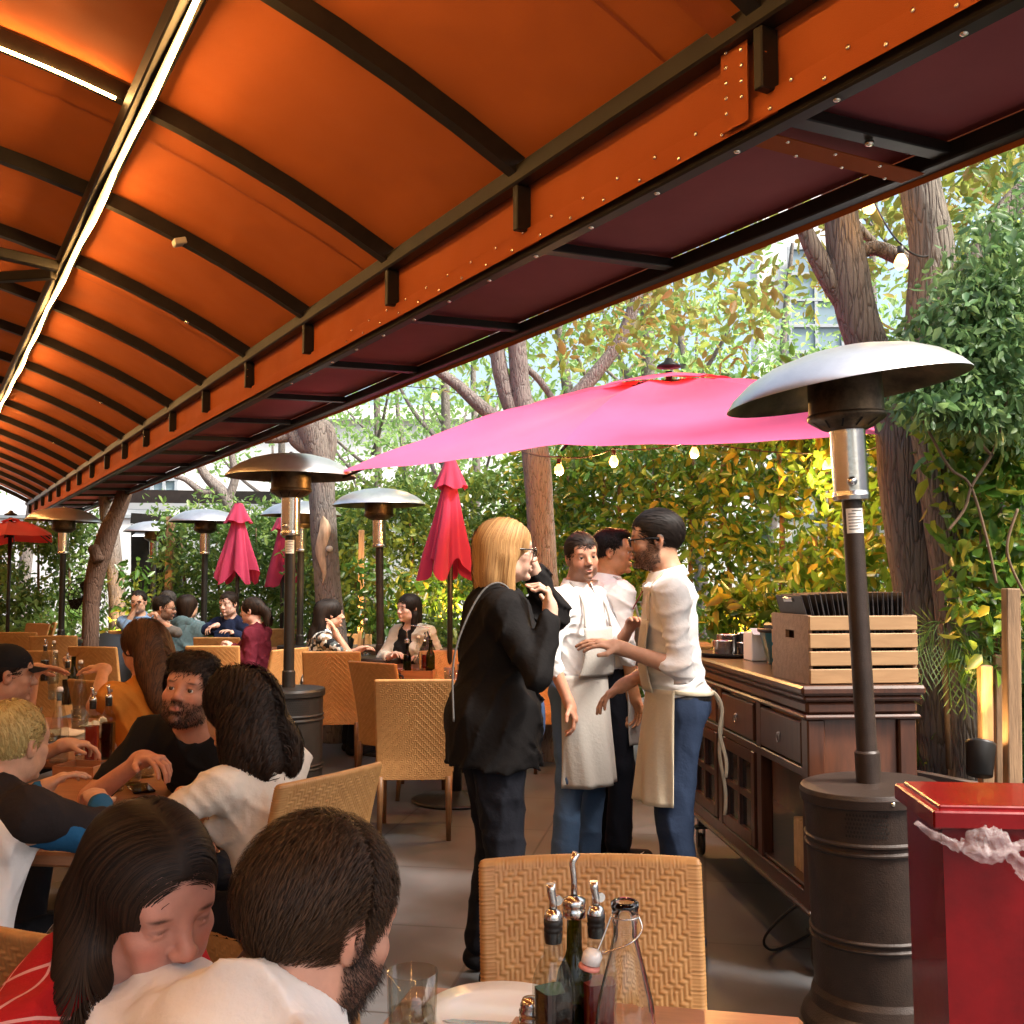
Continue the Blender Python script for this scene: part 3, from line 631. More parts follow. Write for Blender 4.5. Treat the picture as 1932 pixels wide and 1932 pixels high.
# lower shrub leaves by the posts
def shrub(label, boxes, leaf, lm, per=16, cr=.1, Y=4.6, name='shrub', stem=True):
    c0 = G(boxes[0][0], boxes[0][1] + 100, 0); t = empty(name, (P(boxes[0][0], boxes[0][1], Y).x, Y, 0), label=label, cat='plant'); cs = []
    for (u, v, du, dv, n) in boxes:
        for i in range(n): cs.append(tuple(P(u + rng.uniform(-du, du), v + rng.uniform(-dv, dv), Y + rng.uniform(-.12, .12))))
    p_, nr = clumps(cs, cr, per); leaves_mesh('foliage', p_, nr, leaf, M[lm], t).location = -t.location
    if stem:
        for (u, v, du, dv, n) in boxes[:2]:
            q = MB(); b = P(u, v, Y); q.tube([Vector((b.x + .05, Y, 0)), Vector((b.x - .02, Y, b.z * .5)), b], .008, 6); q.build('stem', M['stem'], t).location = -t.location
    return t
shrub('young bright-leaved shrub beside the lit post', [(1850, 1235, 34, 26, 10), (1890, 1160, 60, 50, 22), (1860, 1090, 70, 60, 26)], .075, 'leaf_big', 9, .08, 4.62)
shrub('dense broadleaf bush filling in below the silvery creeper', [(1850, 880, 80, 90, 48), (1880, 1030, 60, 80, 40), (1900, 820, 60, 60, 24)], .085, 'leaf_big', 10, .12, 4.75)
shrub('grassy dark green planting behind the planter edge', [(1850, 1380, 90, 60, 40), (1900, 1300, 40, 60, 20), (1750, 1380, 30, 40, 8)], .12, 'leaf_hedge', 14, .12, 5.3)
shrub('bright shrub glowing behind the tray on the sideboard', [(1430, 1180, 70, 40, 46), (1390, 1130, 60, 30, 24)], .09, 'leaf_big', 10, .12, 6.9)
shrub('low leafy planting behind the standing group', [(900, 1240, 40, 60, 30), (960, 1200, 40, 60, 20), (850, 1200, 40, 30, 16)], .08, 'leaf_hedge', 14, .12, 9.6)
shrub('leafy spray growing at the hedge foot by the far woman', [(770, 1120, 60, 40, 30), (690, 1120, 40, 60, 26), (850, 1120, 50, 40, 24)], .08, 'leaf_big', 12, .12, 10.4)
shrub('low plant with pale leaves between the two far trunks', [(250, 1120, 20, 60, 22), (200, 1190, 14, 20, 8), (255, 1190, 16, 20, 10)], .1, 'leaf_big', 10, .12, 13.6)
shrub('leafy plant at the foot of the far left hedge', [(60, 1180, 60, 20, 26), (140, 1160, 20, 30, 14), (20, 1100, 30, 40, 14)], .1, 'leaf_tree', 12, .14, 14.2)

# posts, planters, garden lamps
M['post_wood'] = mat('post_wood', (.28, .17, .09), .75, var=.3, vscale=8, stretch=(6, 6, .6), bump=.2, bscale=30)
M['planter_wood'] = mat('planter_wood', (.13, .10, .08), .85, var=.3, vscale=5, bump=.2)
def post(u, v0, v1, w_, Y, label):
    a = P(u, v1, Y); b = P(u + 2, v0, Y); q = MB(); q.bar((a.x, Y, 0), b, w_ / FOC * Y, w_ / FOC * Y, up=(0, 1, 0), bev=.004)
    put(q.build('stake', M['post_wood']), label, 'stake')
post(1856, 1255, 1470, 22, 4.5, 'wooden stake brightly lit by the ground lamp'); post(1880, 1235, 1470, 14, 4.62, 'slim wooden stake just beside the brightly lit one')
post(1905, 1110, 1500, 26, 4.35, 'tall wooden stake nearest the red bin'); post(1700, 900, 1100, 18, 6.6, 'reddish stake in the hedge behind the heater pole')
post(1532, 1010, 1200, 14, 7.9, 'warm lit stake in the hedge above the crate'); post(1590, 1060, 1180, 12, 7.7, 'short stake in the hedge nearer the trunk')
post(680, 1000, 1280, 10, 10.8, 'thin pale stake in the hedge past the torn trunk'); post(320, 975, 1110, 14, 14.3, 'tan stake beside the pavilion post')
pl = empty('planter', (2.0, 4.75, 0), label='low dark timber planter edge behind the red bin', cat='planter')
a = P(1670, 1440, 5.3); 
q = MB(); q.bar((1.75, 4.95, .58), (2.05, 4.42, .58), .05, .12); q.bar((1.75, 4.95, .40), (2.05, 4.42, .40), .05, .2); q.build('side_board', M['planter_wood'], pl).location = -pl.location
q = MB(); q.bar((2.0, 4.45, .58), (3.6, 4.5, .58), .05, .12); q.bar((2.0, 4.45, .3), (3.6, 4.5, .3), .05, .4); q.build('front_board', M['planter_wood'], pl).location = -pl.location
q = MB(); q.box((2.75, 5.0, .26), (1.5, 1.0, .45)); put(q.build('soil', mat('soil', (.06, .045, .03), .95, bump=.5)), kind='structure')
for i, (u0, u1, v, Y, lab) in enumerate(((835, 900, 1232, 9.4, 'dark planter behind the black-haired woman\'s bag'), (600, 760, 1225, 10.9, 'long low dark planter below the hedge by the women'), (1310, 1560, 1225, 7.4, 'dark planter trough behind the sideboard'))):
    a, b = P(u0, v, Y), P(u1, v, Y); p0 = empty('planter', ((a.x + b.x) / 2, Y, 0), label=lab, cat='planter')
    q = MB(); q.box((0, 0, a.z / 2), (b.x - a.x, .4, a.z), bev=.01); q.build('box', M['planter_wood'], p0)
    q = MB(); q.box((0, 0, a.z + .02), (b.x - a.x + .05, .46, .035), bev=.008); q.build('rim', M['planter_wood'], p0)
wm = (1.0, .52, .16)
M['lamp_glow'] = mat('lamp_glow', (1, .8, .5), emit=(1.0, .62, .25), estr=30)
def uplight(loc, power, tgt, label, spread=70):
    t = empty('garden_lamp', loc, label=label, cat='lamp'); d = (Vector(tgt) - Vector(loc)).normalized(); Mr = d.to_track_quat('Z', 'Y').to_matrix().to_4x4()
    q = MB(); q.lathe([(0, 0), (.05, 0), (.058, .12), (.06, .13), (.052, .13), (.050, .115), (0, .115)], 20, M=Mr); q.build('housing', M['black_metal'], t)
    q = MB(); q.lathe([(.049, .118), (0, .120)], 20, M=Mr); q.build('lens', M['lamp_glow'], t)
    l = bpy.data.lights.new('lamp_beam', 'SPOT'); l.energy = power; l.color = wm; l.spot_size = RAD(spread); l.spot_blend = .6; l.shadow_soft_size = .04
    o = bpy.data.objects.new('lamp_beam', l); C.objects.link(o); o.parent = t; o.location = d * .16; o.rotation_euler = (-d).to_track_quat('Z', 'Y').to_euler()
p_ = P(1848, 1462, 4.32); uplight(p_, 30, (P(1858, 1300, 4.5).x, 4.5, 1.15), 'round garden lamp lighting the wooden stake', 38)
p_ = P(1440, 1240, 6.3); uplight((p_.x, 6.9, .9), 30, (p_.x + .1, 7.6, 2.6), 'garden lamp glowing under the bright shrub', 120)
uplight((2.1, 6.3, .8), 9, (2.5, 7.3, 2.6), 'garden lamp behind the wooden crate', 110)
uplight((P(850, 1200, 10).x, 10.0, .85), 60, (P(860, 1100, 11).x, 11, 2.2), 'garden lamp behind the woman with the slung bag', 100)
uplight((P(655, 1200, 10.4).x, 10.4, .8), 45, (P(670, 1100, 11.4).x, 11.6, 2.2), 'garden lamp beside the torn trunk', 90)
uplight((P(760, 1200, 10.2).x, 10.4, .9), 50, (P(770, 1100, 11.4).x, 11.2, 2.0), 'garden lamp near the seated woman in the jacket', 90)
uplight((P(1100, 1250, 9).x, 9.0, .4), 60, (P(1130, 1000, 9.6).x, 9.9, 2.2), 'garden lamp behind the smiling waiter', 100)
uplight((P(250, 1180, 14).x, 13.4, .6), 50, (P(250, 1120, 14).x, 14.4, 1.8), 'garden lamp by the far trunks', 90)
# string of bulbs
M['bulb_glass'] = mat('bulb_glass', (1, .85, .6), emit=(1.0, .46, .08), estr=2.4)
bg_ = 'bulbs of the festoon string'
def bulb(u, v, Y, lab, pw=9, r=.032):
    p_ = P(u, v, Y); t = empty('light_bulb', p_, label=lab, cat='light bulb', group=bg_)
    q = MB(); q.lathe([(0, -r), (r * .5, -r * .87), (r * .87, -r * .5), (r, 0), (r * .9, r * .5), (r * .6, r * 1.05), (r * .42, r * 1.4)], 16); q.build('glass', M['bulb_glass'], t)
    q = MB(); q.lathe([(r * .45, r * 1.35), (r * .5, r * 1.4), (r * .5, r * 2.5), (0, r * 2.6)], 12); q.build('socket', M['black_metal'], t)
    l = bpy.data.lights.new('bulb_light', 'POINT'); l.energy = pw; l.color = wm; l.shadow_soft_size = r * 1.2
    o = bpy.data.objects.new('bulb_light', l); C.objects.link(o); o.parent = t; o.location = (0, -.0, -r * 1.6)
bb = [(1055, 888, 6.9), (1158, 872, 7.0), (1310, 856, 7.1), (1700, 497, 4.75), (1640, 392, 5.0), (820, 748, 11), (985, 762, 10.5), (1560, 880, 7.2)]
for (u, v, Y), lab in zip(bb, ('glowing bulb under the umbrella tip, closest to the trunk', 'glowing bulb between the two other bulbs under the umbrella', 'glowing bulb under the middle of the umbrella\'s edge', 'glowing bulb hanging against the forked trunk', 'bulb hanging just below the awning edge', 'small bulb hanging above the far heater', 'small bulb beside the twin stems', 'bulb under the umbrella beside the heater pole')):
    bulb(u, v, Y, lab, (26 if Y > 6 else .4) if Y < 8 else 5, .031 if Y < 8 else .036)
q = MB()
def cable(pts, s=.12):
    for a, b in zip(pts, pts[1:]):
        q.tube([a.lerp(b, i / 10) - Vector((0, 0, s * 4 * (i / 10) * (1 - i / 10))) for i in range(11)], .005, 5)
up_ = Vector((0, 0, .09))
cable([P(960, 840, 8.5)] + [P(*b) + up_ for b in bb[:3]] + [P(*bb[7]) + up_, P(1690, 830, 5.6)], .03)
put(q.build('festoon_cable', M['black_metal']), 'thin black cable carrying the bulbs beneath the pink umbrella', 'cable')
q = MB(); cable([P(1500, 300, 5.2), P(*bb[4]) + up_, P(*bb[3]) + up_, P(1760, 480, 4.95)], .03)
put(q.build('festoon_cable', M['black_metal']), 'black cable with bulbs strung past the forked trunk', 'cable')
q = MB(); cable([P(650, 700, 12), P(*bb[5]) + up_, P(*bb[6]) + up_, P(1090, 770, 10)], .05)
put(q.build('festoon_cable', M['black_metal']), 'thin black cable crossing above the far heaters', 'cable')
# speaker on the right
sp = empty('speaker', P(1892, 540, 4.5), label='small black loudspeaker mounted above the creeper', cat='speaker')
q = MB(); q.box((0, 0, 0), (.16, .12, .085), Matrix.Rotation(.5, 3, 'Z'), bev=.006); q.build('cabinet', M['black_metal'], sp)
q = MB(); q.box((0, 0, 0), (.008, .10, .07), Matrix.Rotation(.5, 3, 'Z')); o = q.build('grille', mat('grille', (.04, .035, .03), .8), sp); o.location = Matrix.Rotation(.5, 3, 'Z') @ Vector((-.083, 0, 0))
q = MB(); q.bar((.06, .03, 0), (.4, .3, -.02), .03); q.build('bracket', M['black_metal'], sp)
# wall fan in the far hedge
fn = empty('fan', P(162, 1128, 13.3), label='black caged fan in front of the far hedge', cat='fan')
q = MB()
for r in (.25, .2, .14, .08): q.tube([(math.cos(a * PI / 12) * r, -.06 + .1 * r, math.sin(a * PI / 12) * r) for a in range(24)], .005, 4, closed=True)
for k in range(20):
    a = k * PI / 10; q.tube([(0, -.09, 0), (math.cos(a) * .15, -.07, math.sin(a) * .15), (math.cos(a) * .25, 0, math.sin(a) * .25)], .004, 4)
q.build('cage', M['black_metal'], fn)
for k in range(3):
    q = MB(); q.poly([(0, -.03, 0), (.08, -.05, .18), (-.02, -.02, .22), (-.08, 0, .16)]); q.build('blade', M['black_metal'], fn).rotation_euler = (0, k * 2.094, 0)
q = MB(); q.tube([(0, .05, 0), (0, .06, -.5), (0, .06, -fn.location.z)], .02, 8); q.lathe([(0, .03), (.25, .02), (.26, 0)], 20, (0, .06, -fn.location.z)); q.build('stand', M['black_metal'], fn)
# ================================================================ patio heaters
M['sticker'] = mat('sticker', (.75, .74, .70), .5); M['sticker_ink'] = mat('sticker_ink', (.06, .06, .06), .6)
def perf(name, base):
    m = mat(name, base, .42, metal=.2, var=.25, vscale=12); N, L, b = nd(m)
    tc = N.new('ShaderNodeTexCoord'); mp = N.new('ShaderNodeMapping'); mp.inputs['Scale'].default_value = (1, 1, 1); L.new(tc.outputs['UV'], mp.inputs[0])
    return m
def heater(u, Y, lab, body='black_metal', tilt=0.0, hood_tilt=0.0, x=None, hoodR=.415, glow=False, detail=True, s=1.0):
    bp_ = P(u, 1090, Y) if x is None else Vector((x, Y, 0))
    t = empty('patio_heater', (bp_.x, Y, 0), rot=(0, tilt, 0), label=lab, cat='patio heater', group='patio heaters'); t.scale = (s, s, s)
    q = MB(); n = 40
    q.lathe(T([(0, .01), (.262, .01), (.27, .03), (.262, .05), (.235, .085), (.228, .12), (.218, .14), (.218, .296), (.225, .301), (.225, .306), (.218, .311), (.218, .320), (.225, .325), (.225, .330), (.218, .335), (.218, .600), (.2255, .605), (.2255, .612), (.218, .617), (.218, .628), (.2255, .633), (.2255, .640), (.218, .645), (.218, .752), (.230, .756), (.232, .785), (.226, .80), (.06, .806), (0, .806)]), n)
    q.build('tank_cover', M[body], t)
    if detail:
        for base in ((-2.25,), (-1.35,)):
          hq = MB()
          for zz in range(6):
            for k in range(13):
              if 1:
                    a = base[0] + (k + .5 * (zz % 2)) * .048; z = .67 + zz * .0135; r = .2192
                    hq.add([(r * math.cos(a + .016 * math.cos(j * PI / 3)), r * math.sin(a + .016 * math.cos(j * PI / 3)), z + .0048 * math.sin(j * PI / 3)) for j in range(6)], [[0, 1, 2, 3, 4, 5]])
          hq.build('vent_panel', M['hole'], t)
        q = MB(); q.lathe([(0, .004), (.006, .003), (.007, 0)], 10, M=Matrix.Translation((.0, -.231, .777)) @ Matrix.Rotation(PI / 2, 4, 'X')); q.build('screw', M['stud'], t)
    q = MB(); q.lathe(T([(.042, .80), (.042, .905), (.039, .91), (.0345, .912), (.0345, 1.78), (0, 1.78)]), 24); q.build('pole', M[body], t)
    q = MB(); q.lathe(T([(.036, 1.765), (.062, 1.77), (.064, 1.785), (.062, 1.79), (.060, 1.80), (.060, 2.01), (.062, 2.02), (0, 2.02)]), 28); hs = q.build('control_housing', M['steel'], t)
    if detail:
        q = MB(); q.lathe([(0, -.012), (.012, -.012), (.014, 0), (.016, .02), (0, .022)], 14, M=Matrix.Translation((-.02, -.068, 1.83)) @ Matrix.Rotation(PI / 2, 4, 'X')); q.build('knob', M['steel'], hs)
        q = MB(); q.grid(lambda a, b: (.0352 * math.sin((a - .5) * 1.9), -.0352 * math.cos((a - .5) * 1.9), 1.655 + b * .085), 10, 1); stk = q.build('label_sticker', M['sticker'], t)
        q = MB()
        for i, (w0, w1) in enumerate(((.3, .9), (.1, .5), (.1, .95), (.1, .8), (.1, .9), (.1, .6), (.1, .75))):
            z = 1.73 - i * .0105; q.grid(lambda a, b: (.0356 * math.sin((w0 + a * (w1 - w0) - .5) * 1.8), -.0356 * math.cos((w0 + a * (w1 - w0) - .5) * 1.8), z + b * .003), 10, 1)
        q.build('print_lines', M['sticker_ink'], stk)
    q = MB(); q.lathe([(.062, 2.012), (.085, 2.02), (.128, 2.048), (.134, 2.055), (.134, 2.066), (.130, 2.07)], 36); bt = q.build('burner_base', M['heat_screen'], t)
    q = MB(); q.lathe(T([(.128, 2.068), (.126, 2.19), (.122, 2.215), (0, 2.216)]), 36); q.build('burner_screen', M['heat_screen'], t)
    if detail:
        q = MB()
        for k in range(12):
            a = k * PI / 6; r1, z1, r2, z2 = .088, 2.0195, .122, 2.0425; a2 = a + .1
            q.poly([(r1 * math.cos(a), r1 * math.sin(a), z1), (r2 * math.cos(a2), r2 * math.sin(a2), z2), (r2 * math.cos(a2 + .06), r2 * math.sin(a2 + .06), z2), (r1 * math.cos(a + .07), r1 * math.sin(a + .07), z1)])
        q.build('slots', M['hole'], bt)
    prof = [(0, 2.300), (.05, 2.299), (.15, 2.287), (.25, 2.262), (.33, 2.225), (.39, 2.180), (hoodR, 2.150), (hoodR + .001, 2.146), (hoodR - .004, 2.147), (.385, 2.172), (.325, 2.217), (.25, 2.253), (.15, 2.279), (.05, 2.291), (0, 2.292)]
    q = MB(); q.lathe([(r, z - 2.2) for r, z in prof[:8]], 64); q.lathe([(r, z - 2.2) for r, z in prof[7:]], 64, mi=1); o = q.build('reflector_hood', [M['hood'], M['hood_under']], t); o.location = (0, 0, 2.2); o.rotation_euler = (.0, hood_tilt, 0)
    q = MB(); q.lathe([(0, .012), (.012, .01), (.015, 0)], 12, (0, 0, .1)); q.build('wing_nut', M['steel'], o)
    return t
M['hole'] = mat('hole', (.006, .005, .004), .9)
heater(1650, 3.72, 'bronze patio heater standing between the sideboard and the red bin', 'bronze', tilt=RAD(-2.4), hood_tilt=RAD(-6.5))
heater(547, 6.9, 'black patio heater with its tank behind the woman in the white top', 'black_metal')
heater(567, 11.2, 'patio heater half hidden behind the black one', 'black_metal', detail=False)
heater(722, 9.6, 'patio heater with a white hood and dark bronze pole beside the torn trunk', 'bronze', tilt=RAD(-1.0), detail=False)
heater(386, 12.5, 'patio heater with a pale hood beside the closed red umbrella', 'black_metal', detail=False)
heater(289, 15.2, 'far patio heater standing before the black lattice', 'black_metal', detail=False)
heater(118, 12.3, 'patio heater under the far end of the awning beside the red umbrella', 'black_metal', detail=False, hood_tilt=RAD(2))

# ================================================================ umbrellas
def cloth(name, col, t=.35, tc_=None):
    m = mat(name, col, .8, spec=.15, sheen=.2, transl=t, tcol=tc_, var=.06, vscale=2)
    return m
M['pink_cloth'] = cloth('pink_cloth', (.78, .115, .27), .22, (.9, .05, .05))
M['red_cloth'] = cloth('red_cloth', (.62, .03, .05), .3, (.7, .03, .03))
M['crimson_cloth'] = cloth('crimson_cloth', (.52, .05, .115), .3, (.7, .03, .05))
def open_umbrella(L0, R0, hub, zr, mat_, label, pole_to=0.0, vent=True, sagz=.10, lift=(0, 0), mast=None):
    """square market umbrella; L0->R0 is one lower side, hub the top point"""
    t = empty('umbrella', (hub.x, hub.y, 0), label=label, cat='umbrella')
    L0 = Vector(L0); R0 = Vector(R0); c = Vector((hub.x, hub.y, 0)); e1 = c + (c - Vector((R0.x, R0.y, 0))); e2 = c + (c - Vector((L0.x, L0.y, 0)))
    cor = [L0, R0, Vector((e2.x, e2.y, R0.z + lift[1])), Vector((e1.x, e1.y, L0.z + lift[0]))]; rimp = []
    for i in range(4):
        a, b = cor[i], cor[(i + 1) % 4]; rimp += [a, (a + b) / 2 + Vector((0, 0, .07))]
    q = MB(); NS, NR = 12, 14
    for i in range(8):
        a, b = rimp[i], rimp[(i + 1) % 8]
        def f(s, r):
            e = a.lerp(b, s); e = e + Vector((0, 0, -.012 * math.sin(PI * s)))
            rr = .13 + (1 - .13) * r; p_ = Vector((hub.x, hub.y, hub.z)).lerp(e, rr); p_.z += sagz * math.sin(PI * rr) * .9 * (1 - .62 * math.sin(PI * s)) + .014 * noise.noise(p_ * 3) + .005 * noise.noise(p_ * 11)
            return p_
        q.grid(f, NS, NR)
    q.build('canopy', M[mat_], t).location = -t.location
    if vent:
        q = MB()
        for i in range(8):
            a, b = rimp[i], rimp[(i + 1) % 8]
            def f(s, r):
                e = a.lerp(b, s); rr = .21 * r; p_ = Vector(hub).lerp(e, rr); p_.z += .035 + sagz * math.sin(PI * rr) * .8 - .018 * r + .012 * math.sin(PI * s) * r; return p_
            q.grid(f, 10, 4)
        q.build('top_flap', M[mat_], t).location = -t.location
    q = MB(); q.lathe([(0, .10), (.02, .095), (.035, .07), (.075, .05), (.08, .035), (0, .03)], 20, (0, 0, hub.z + .03)); q.build('finial', M['black_metal'], t)
    for i in range(8):
        q = MB(); e = rimp[i] - Vector((0, 0, .02)); pts = []
        for k in range(9):
            rr = .04 + .95 * k / 8; p_ = Vector(hub).lerp(e, rr); p_.z += sagz * math.sin(PI * rr) * .9 - .02; pts.append(p_)
        q.tube(pts, .009, 6); r_ = q.build('rib', M['black_metal'], t); r_.location = -t.location
        q = MB(); q.tube([Vector((hub.x, hub.y, zr + .05)), pts[4]], .007, 6); q.build('strut', M['black_metal'], t).location = -t.location
    if mast:
        mx = Vector(mast); q = MB(); q.tube([mx, mx + Vector((0, 0, zr + .25))], .035, 14); q.build('mast', M['black_metal'], t).location = -t.location
        q = MB(); q.tube([mx + Vector((0, 0, zr + .1)), Vector((hub.x, hub.y, zr + .03))], .022, 12); q.build('arm', M['black_metal'], t).location = -t.location
        q = MB(); q.box(mx + Vector((0, 0, .04)), (.7, .7, .08), bev=.02); q.build('base', M['black_metal'], t).location = -t.location
    q = MB(); q.tube([(0, 0, zr if mast else 0), (0, 0, hub.z + .04)], .022, 14); q.build('pole', M['black_metal'], t)
    q = MB(); q.lathe([(.05, -.04), (.05, .04), (.03, .05)], 16, (0, 0, zr + .05)); q.build('runner', M['black_metal'], t)
    if not mast: q = MB(); q.lathe([(0, .0), (.25, .0), (.25, .05), (.05, .08), (.03, .3)], 24); q.build('base', M['black_metal'], t)
    return t
open_umbrella(P(640, 892, 6.75), P(1625, 822, 4.95), P(1262, 712, 6.95), 2.45, 'pink_cloth', 'large open pink umbrella whose pale slope faces the awning', lift=(.65, .28), mast=(2.45, 6.6, 0))
u2 = open_umbrella(P(95, 1010, 12.6), P(-80, 1030, 12.2), P(20, 982, 13.6), 2.0, 'red_cloth', 'open red umbrella under the far end of the awning', sagz=.05)
def closed_umbrella(u, Y, vt, vb, wpx, mat_, lab, flap=.23, seed=0, skew=0):
    top = P(u, vt, Y); bot = P(u, vb, Y); H_ = top.z - bot.z; R_ = wpx / 2 / FOC * Y
    t = empty('umbrella', (top.x, Y, 0), label=lab, cat='umbrella', group='closed umbrellas')
    n = 120; rs = random.Random(seed); ph = [rs.uniform(0, 6.28) for _ in range(3)]
    def R0(a, f): return 1 + .34 * f * math.sin(4 * a + ph[0]) + .16 * f * math.sin(8 * a + ph[1] + f) + .06 * f * math.sin(15 * a + ph[2])
    q = MB()
    def g(s, t_):
        a = s * 2 * PI; f = t_; r = (.16 + .84 * f ** .85) * R_ * R0(a, min(1, f * 1.3)) * .82
        z = top.z - .07 - (H_ - .07) * f * (1 - .10 * (1 + math.sin(4 * a + ph[0] + 2.2)) * f)
        return (r * math.cos(a) + skew * f, r * math.sin(a) * .75, z)
    q.grid(g, n, 26); q.build('folded_canopy', M[mat_], t)
    q = MB()
    def g2(s, t_):
        a = s * 2 * PI; r = (.12 + .34 * t_) * R_ * 1.25 * (1 + .12 * t_ * math.sin(8 * a + ph[1])) + .012; return (r * math.cos(a), r * math.sin(a) * .8, top.z - H_ * flap * t_ * (1 + .08 * math.sin(4 * a)))
    q.grid(g2, n, 6); q.lathe([(0, .01), (.14 * R_ + .01, 0)], 20, (0, 0, top.z)); q.build('top_flap', M[mat_], t)
    q = MB(); q.tube([(0, 0, 0), (0, 0, top.z + .02)], .022, 12); q.build('pole', M['black_metal'], t)
    q = MB(); q.lathe([(0, 0), (.24, 0), (.24, .05), (.05, .09), (.03, .25)], 24); q.build('base', M['black_metal'], t)
    return t
closed_umbrella(450, 12.0, 950, 1103, 80, 'crimson_cloth', 'closed red umbrella beside the patio heater with the pale hood', seed=2)
closed_umbrella(534, 12.6, 968, 1108, 66, 'crimson_cloth', 'closed red umbrella mostly hidden behind the black heater pole', seed=5)
closed_umbrella(850, 8.6, 868, 1096, 96, 'crimson_cloth', 'closed crimson umbrella directly behind the blonde woman', seed=9, skew=-.03)

# ================================================================ chairs
wk = bpy.data.materials.new('wicker'); wk.use_nodes = True; N, L, b = nd(wk)
tc = N.new('ShaderNodeTexCoord'); n1 = N.new('ShaderNodeTexNoise'); n1.inputs['Scale'].default_value = 30; n1.inputs['Detail'].default_value = 5; L.new(tc.outputs['Object'], n1.inputs['Vector'])
r = N.new('ShaderNodeValToRGB'); r.color_ramp.elements[0].position = .35; r.color_ramp.elements[1].position = .68; r.color_ramp.elements[0].color = (.38, .19, .065, 1); r.color_ramp.elements[1].color = (.45, .24, .085, 1)
L.new(n1.outputs[0], r.inputs[0]); L.new(r.outputs[0], b.inputs['Base Color']); b.inputs['Roughness'].default_value = .45; b.inputs['Specular IOR Level'].default_value = .4
M['wicker'] = wk
M['chair_leg'] = mat('chair_leg', (.17, .08, .03), .5, var=.25, vscale=12)
CELL = .0100
def weave(x, y, chev=True):
    i = x / CELL; j = y / CELL; fi, fj = i - math.floor(i), j - math.floor(j); I, J = math.floor(i), math.floor(j)
    k = (abs(I) + J) % 4 if chev else (I + J + 2 * ((I // 4) % 2)) % 4
    if k < 2:
        e = (k + fi) / 2 if not (chev and I < 0) else (k + 1 - fi) / 2
        return .0038 * (1 - abs(2 * fj - 1) ** 3) * (.35 + .65 * math.sin(PI * min(1, max(0, e))))
    return .0038 * (1 - abs(2 * fi - 1) ** 3) * .62
def back_mesh(chev, W_=.43, z0=.34, z1=.925, th=.026, S=4):
    na = int(W_ / CELL * S); ne = 8; nz = int((z1 - z0) / CELL * S); V = []
    loop = [(-W_ / 2 + W_ * k / na, -1, None) for k in range(na + 1)] + [(W_ / 2, None, -PI / 2 + PI * k / ne) for k in range(1, ne)] + \
           [(W_ / 2 - W_ * k / na, 1, None) for k in range(na + 1)] + [(-W_ / 2, None, PI / 2 + PI * k / ne) for k in range(1, ne)]
    for jz in range(nz + 1):
        t = jz / nz; z = z0 + (z1 - z0) * t; wsc = .96 + .05 * t; te = th / 2 * (1 if t < .975 else max(.05, math.sqrt(max(0, 1 - ((t - .975) / .025) ** 2))))
        lean = -.10 * max(0, (z - .45) / .47) ** 1.3
        for (x, side, a) in loop:
            d = 0
            if side is not None:
                edge = min((W_ / 2 - abs(x)) / .018, 1); et = min((1 - t) / .035, 1)
                if edge >= 1 and et >= 1: d = weave(x, z, chev)
                elif edge < 1: f = (z / .007) % 1; d = .0022 * (1 - abs(2 * f - 1) ** 3)
                else: f = (x / .007) % 1; d = .0022 * (1 - abs(2 * f - 1) ** 3)
                X, Yy = x, side * (te + d)
            else:
                f = (z / .007) % 1; r_ = te + .0022 * (1 - abs(2 * f - 1) ** 3); X = x + math.cos(a) * r_ * .9; Yy = math.sin(a) * r_
            X *= wsc; bow = .024 * (1 - (2 * X / W_) ** 2) * (.4 + .6 * t)
            V.append((X, Yy - bow + lean, z - .003 * (2 * X / W_) ** 2 * t))
    n = len(loop)
    V = np.array(V); k = np.arange(nz)[:, None] * n + np.arange(n)[None]; k2 = np.arange(nz)[:, None] * n + (np.arange(n)[None] + 1) % n
    F_ = np.stack([k, k2, k2 + n, k + n], -1).reshape(-1, 4)
    top = np.arange(n) + nz * n
    q = MB(); q.v.append(V); q.n = len(V); q.f = F_.tolist(); q.f += [[int(top[i]), int(top[i + 1]), int(top[n - 2 - i]) if True else 0] for i in range(0, 0)]
    half = n // 2
    for i in range(half - 1):      # close the top and the bottom
        a, b, c, d = i, i + 1, n - 1 - i - ne + 1 if False else (n - i - 1), (n - i) % n
    q.f.append([int(x) for x in top]); q.f.append([int(x) for x in np.arange(n)[::-1]])
    q.smooth = [True] * (len(q.f) - 2) + [False] * 2; q.m = [0] * len(q.f)
    return q
def seat_mesh():
    q = MB(); S = 3; W_, D_ = .44, .45; n = int(W_ / .0105 * S)
    q.grid(lambda a, b: ((a - .5) * (W_), b * D_ - .005, .462 + 1.2 * weave((a - .5) * W_, b * D_) - .004 * math.sin(PI * a) * math.sin(PI * b)), n, n)
    for (p0, p1) in (((-.22, -.005), (-.22, .445)), ((-.22, .445), (.22, .445)), ((.22, .445), (.22, -.005)), ((.22, -.005), (-.22, -.005))):
        dx, dy = p1[0] - p0[0], p1[1] - p0[1]; l = math.hypot(dx, dy); nx, ny = -dy / l, dx / l
        def g(a, b): h = 1.2 * weave(a * l, b * .1) if .05 < b < .95 else .001; return (p0[0] + dx * a + nx * h, p0[1] + dy * a + ny * h, .375 + .087 * b)
        q.grid(g, int(l / CELL * 3), 24)
    return q
